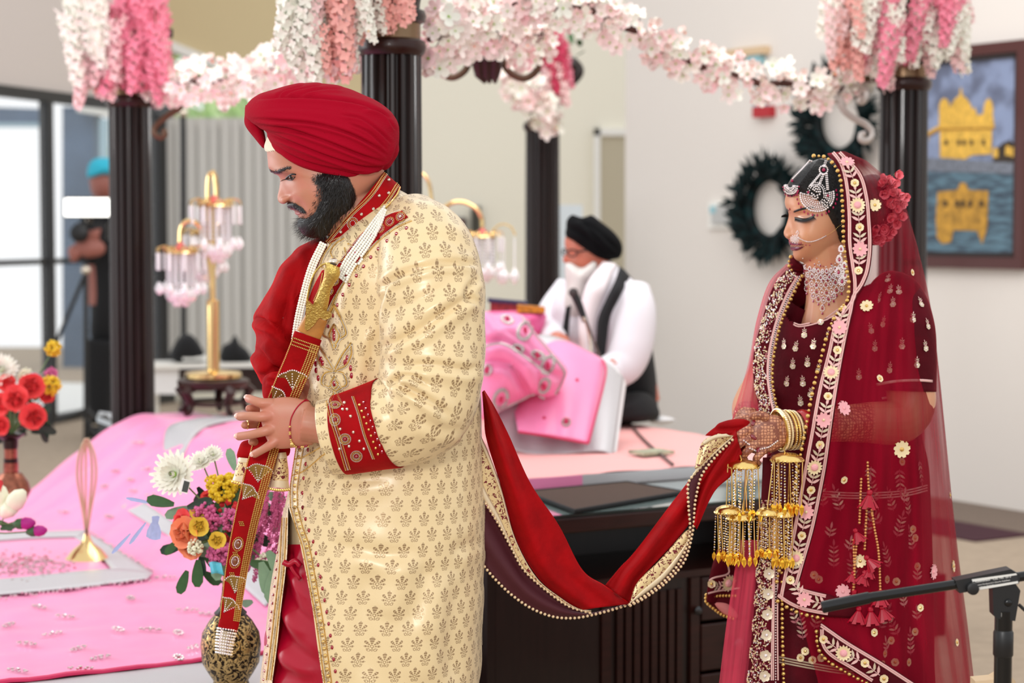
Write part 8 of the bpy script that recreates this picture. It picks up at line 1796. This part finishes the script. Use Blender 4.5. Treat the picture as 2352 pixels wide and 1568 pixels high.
# ================================================================ STANDING CAMERAMAN AND BACKGROUND GEAR
CD = 13.6
cmn = thing('person', [P(225, 960, CD)[0], CD, 0], 'man in turquoise turban and black clothes operating a camera behind the left column', 'person')
cb_ = MB(); cb_.grid(blob_grid([(208, 405), (206, 425), (212, 446), (228, 460), (248, 458), (262, 440), (262, 400), (235, 385)], (235, 420), CD, .1, 60, 30), close_u=True); pxtube(cb_, [(238, 455, CD, .06), (242, 480, CD, .08), (245, 560, CD, .15), (248, 700, CD, .14)], 14)
pxtube(cb_, [(215, 500, CD-.05, .06), (205, 540, CD-.2, .05), (208, 560, CD-.35, .04), (215, 570, CD-.45, .04)], 10); cb_.grid(blob_grid([(172, 560), (190, 545), (225, 550), (242, 565), (235, 585), (200, 592), (178, 580)], (206, 570), CD-.45, .05, 40, 16), close_u=True)
for q in range(4): finger(cb_, [(222-10*q, 556, CD-.46, .016), (224-10*q, 540, CD-.48, .015), (228-10*q, 528+2*q, CD-.48, .013)], 8)
cb_.grid(blob_grid([(155, 575), (170, 562), (186, 572), (182, 594), (165, 602)], (170, 582), CD-.45, .045, 30, 14), close_u=True)
remesh('body', cb_, mat('skin_cameraman', (158, 96, 84), .5), cmn, .008, 1)
blob('turban', mat('turquoise_turban', (52, 186, 214), .8), cmn, [(203, 408), (202, 385), (212, 368), (232, 362), (262, 366), (278, 385), (276, 406), (240, 404)], (240, 388), CD, .13, None, 50, 24)
blob('shirt', M['vest'], cmn, [(205, 490), (235, 472), (280, 480), (310, 520), (305, 700), (300, 800), (215, 800), (208, 700), (198, 600), (190, 560)], (250, 630), CD, .16, None, 60, 30, e=.7)
tb_ = MB()
for s_ in (-1, 1): pxtube(tb_, [(250+18*s_, 780, CD+.1*s_, .11), (248+18*s_, 880, CD+.1*s_, .09), (248+18*s_, 972, CD+.1*s_, .07)], 12)
tb_.build('trousers', M['vest'], cmn, 'all')
for s_ in (-1, 1): q = P(244+18*s_, 985, CD+.1*s_); q[2] = .05; MB().ball(q, .06, 12, 8, (1.7, .9, .8)).build('shoe', M['black'], cmn)
led = thing('led_light_panel', P(202, 497, CD-.5), 'bright white LED light panel on top of the camera', 'light')
MB().prism([P(146, 499, CD-.5), P(257, 499, CD-.5), P(257, 453, CD-.5), P(146, 453, CD-.5)], (0, .05, 0)).build('case', M['black'], led, smooth=False); MB().prism([P(149, 496, CD-.502), P(254, 496, CD-.502), P(254, 456, CD-.502), P(149, 456, CD-.502)], (0, -.004, 0)).build('lit_face', mat('led_face', (255, 253, 246), .5, emit=3.0), led, smooth=False)
vcam = thing('video_camera', P(205, 550, CD-.45), 'black video camera held by the man in the turquoise turban', 'camera')
MB().prism([P(172, 552, CD-.42), P(245, 552, CD-.42), P(245, 512, CD-.42), P(172, 512, CD-.42)], (0, .15, 0)).build('body', M['black'], vcam, smooth=False); MB().lathe([(.05, 0), (.06, .02), (.06, .12), (.045, .13)], 20).build('lens', M['black'], vcam).data.transform(Matrix.Translation(P(190, 535, CD-.42)) @ Matrix.Rotation(math.pi/2, 4, 'X'))
MB().tube([P(205, 499, CD-.47), P(205, 512, CD-.4)], .02, 8).build('shoe_mount', M['silver'], vcam)
def tripod(label, top, foot_y, d, legs, r=.014, name='tripod'):
    t = thing(name, [P(top[0], 500, d)[0], d, 0], label, 'tripod')
    for (x0, y0), (x1, y1) in legs: MB().tube([P(x0, y0, d), P(x1, y1, d)], r, 8).build('leg', M['black'], t)
    MB().tube([P(*top, d), [P(top[0], foot_y, d)[0], d, .0]], r*1.2, 8).build('post', M['black'], t); MB().ball(P(top[0], top[1]+20, d), r*2.2, 8, 6).build('knob', M['silver'], t); return t
tripod('black camera tripod below the video camera left of the fluted column', (197, 600), 985, CD-.6, [((197, 625), (128, 790)), ((128, 790), (118, 985)), ((198, 940), (130, 968)), ((198, 940), (240, 975)), ((198, 960), (225, 1010))])
tripod('tall thin black light stand in front of the vertical blinds', (420, 238), 845, 13.0, [((420, 770), (384, 830)), ((420, 770), (452, 830)), ((420, 800), (400, 850))], .016, 'light_stand')
for nm, lb, ol, c, d in (('equipment_bag', 'black equipment bag on the table behind the crystal lamp', [(395, 828), (400, 790), (425, 766), (452, 780), (470, 828)], (430, 800), 12.6), ('camera_bag', 'black camera bag with handle right of the lamp pole', [(508, 830), (512, 795), (528, 785), (540, 768), (552, 790), (570, 805), (576, 830)], (540, 812), 12.6)):
    t = thing(nm, P(c[0], 830, d), lb, 'bag'); blob('body', M['blackcloth'], t, ol, c, d, .12, None, 40, 20, e=.7)
tbl = thing('white_table', P(470, 900, 12.6), 'white covered table with papers behind the crystal lamp', 'table')
MB().prism([P(330, 836, 12.45), P(640, 832, 12.45), P(640, 826, 12.9), P(345, 828, 12.9)], (0, 0, -.03)).build('top', M['white'], tbl, smooth=False); MB().prism([P(352, 838, 12.5), P(410, 838, 12.5), P(410, 905, 12.5), P(352, 905, 12.5)], (0, .02, 0)).build('cloth_front', M['linen'], tbl, smooth=False)
for x in (356, 632): MB().tube([P(x, 840, 12.7), [P(x, 840, 12.7)[0], 12.7, 0]], .025, 8).build('leg', M['white'], tbl)
MB().prism([P(412, 840, 12.52), P(632, 838, 12.52), P(632, 900, 12.52), P(412, 900, 12.52)], (0, .02, 0)).build('apron', M['wood_red'], tbl, smooth=False)
tag(MB().prism([P(420, 828, 12.5), P(480, 826, 12.5), P(470, 818, 12.6), P(424, 820, 12.6)], (0, 0, .02)).build('paper_stack', M['white'], None, smooth=False), 'white papers lying on the table behind the lamp', 'papers')
sb2 = thing('metal_speaker_box', P(244, 1050, 9.0), 'silver grey metal box beside the left column base', 'box')
MB().prism([P(226, 1256, 9.0), P(262, 1264, 8.9), P(262, 972, 8.9), P(226, 956, 9.0)], (.02, .25, 0)).build('case', mat('dark_grille', (40, 40, 42), .5, var=.6, vscale=120), sb2, smooth=False); MB().prism([P(222, 958, 8.98), P(266, 974, 8.88), P(270, 950, 9.1), P(228, 944, 9.2)], (0, 0, -.02)).build('lid', mat('brushed_metal', (198, 204, 210), .3, metal=.6), sb2, smooth=False)
# ================================================================ MICROPHONE STAND IN FRONT
MD = 3.45
ms = thing('microphone_boom_stand', [P(2312, 1500, MD)[0], MD, 0], 'black microphone boom stand at lower right in front of the bride', 'microphone stand')
M['bmetal'] = mat('black_gloss_metal', (6, 6, 7), .2, coat=.15, spec=.4)
MB().tube([P(1890, 1394, MD), P(1996, 1372, MD)], .0108, 20).build('boom_grip', M['bmetal'], ms); MB().tube([P(1994, 1372, MD), P(2205, 1340, MD)], .0088, 20).build('boom_arm', M['bmetal'], ms); MB().tube([P(2330, 1326, MD), P(2420, 1312, MD)], .0088, 16).build('boom_arm', M['bmetal'], ms)
MB().tube([P(1888, 1394.4, MD), P(1892, 1393.6, MD)], .0098, 20).build('end_cap', M['black'], ms)
cl = MB().prism([P(a, b, MD-.016) for a, b in ((2195, 1333), (2322, 1307), (2344, 1320), (2340, 1340), (2204, 1362), (2200, 1352))], (0, .034, 0)).build('clamp_block', M['black'], ms, smooth=False)
MB().lathe([(.0102, 0), (.0106, .004), (.0102, .012), (.007, .013)], 24).build('clamp_knob', M['black'], ms).data.transform(Matrix.Translation(P(2232, 1350, MD-.017)) @ Matrix.Rotation(math.pi/2, 4, 'X'))
lab = MB().prism([P(a, b, MD-.0164) for a, b in ((2234, 1334), (2336, 1318), (2339, 1338), (2246, 1355))], (0, .0003, 0)).build('label', mat('label_black', (30, 30, 32), .6), ms, smooth=False)
for q in (((2232, 1330), (2334, 1316), (2336, 1320), (2234, 1336)), ((2240, 1350), (2338, 1334), (2339, 1339), (2246, 1355))): MB().prism([P(a, b, MD-.0166) for a, b in q], (0, .0002, 0)).build('label_edge', mat('label_white', (214, 212, 206), .6), ms, smooth=False)
def text(body, px, py, size_px, ang, d, m, parent):
    cu = bpy.data.curves.new('print', 'FONT'); cu.body = body; cu.size = size_px*S(d); cu.extrude = .00008
    o = bpy.data.objects.new('print_tmp', cu); COL.objects.link(o); dg = bpy.context.evaluated_depsgraph_get(); dg.update(); me = bpy.data.meshes.new_from_object(o.evaluated_get(dg)); bpy.data.objects.remove(o)
    me.materials.clear(); me.materials.append(m); me.transform(Matrix.Translation(P(px, py, d)) @ Matrix.Rotation(ang, 4, 'Y') @ Matrix.Rotation(math.pi/2, 4, 'X')); return link('label_print', me, parent)
wp = mat('print_white', (228, 226, 220), .6)
for bd_, x, y, s_ in (('RadioShack   Cat. No. 33-3', 2240, 1338, 7.6), ('Custom Manufactured in China for RadioShack', 2242, 1345, 4.2), ('Fort Worth, TX 76102', 2244, 1350.5, 4.2)): text(bd_, x, y, s_, -.155, MD-.0167, wp, ms)
sw2 = MB().prism([P(a, b, MD-.013) for a, b in ((2280, 1352), (2290, 1346), (2334, 1342), (2344, 1356), (2332, 1426), (2290, 1420), (2282, 1412))], (0, .03, 0)).build('swivel', M['black'], ms, smooth=False)
MB().ball(P(2316, 1384, MD-.014), .0068, 14, 8, (1, .5, 1)).build('swivel_bolt', M['bmetal'], ms); MB().prism([P(2300, 1407, MD-.0136), P(2317, 1407, MD-.0136), P(2317, 1416, MD-.0136), P(2300, 1416, MD-.0136)], (0, .0004, 0)).build('sticker', mat('label_white2', (214, 212, 206), .6), ms, smooth=False)
pb_ = P(2310, 1420, MD); xb = pb_[0]; zt_ = pb_[2]
MB().lathe([(.0122, 0), (.0122, zt_-.4)], 20, (P(2304, 1500, MD)[0], MD, .4)).build('upper_post', M['bmetal'], ms); z_a = P(2304, 1508, MD)[2]; z_b = P(2304, 1446, MD)[2]
MB().lathe([(.015, 0), (.0175, .004), (.0175, z_b-z_a-.004), (.0155, z_b-z_a)], 24, (P(2304, 1500, MD)[0], MD, z_a)).build('clutch', M['black'], ms); MB().lathe([(.0155, 0), (.0155, .75)], 20, (P(2304, 1500, MD)[0], MD, .03)).build('lower_post', M['bmetal'], ms)
MB().lathe([(.13, 0), (.13, .012), (.03, .03), (.02, .04)], 36, (P(2304, 1500, MD)[0], MD, 0)).build('base', M['black'], ms)
MB().tube([P(a, b, MD+.02) for a, b in cr([(2340, 1388), (2360, 1405), (2390, 1415)], 10)], .003, 6).build('cable', M['black'], ms)
ch = thing('wooden_ledge', P(2290, 1600, 3.62), 'edge of a pale wooden object behind the microphone stand at the bottom', 'wooden box')
MB().prism([P(a, b, 3.6) for a, b in ((2240, 1564), (2282, 1560), (2296, 1552), (2318, 1550), (2332, 1563), (2345, 1600), (2345, 1700), (2240, 1700))], (0, .04, 0)).build('top', M['pine'], ch, smooth=False); zl = P(2290, 1700, 3.6)[2]
MB().box((P(2290, 1690, 3.6)[0], 3.62, zl/2), (.06, .035, zl-.001)).build('body', M['pine'], ch, smooth=False)
sv_ = MB(); pxtube(sv_, [(222, 490, CD-.04, .09), (200, 545, CD-.2, .075), (196, 580, CD-.32, .065), (214, 590, CD-.42, .055)], 12); sv_.build('sleeve', M['vest'], cmn, 'all')
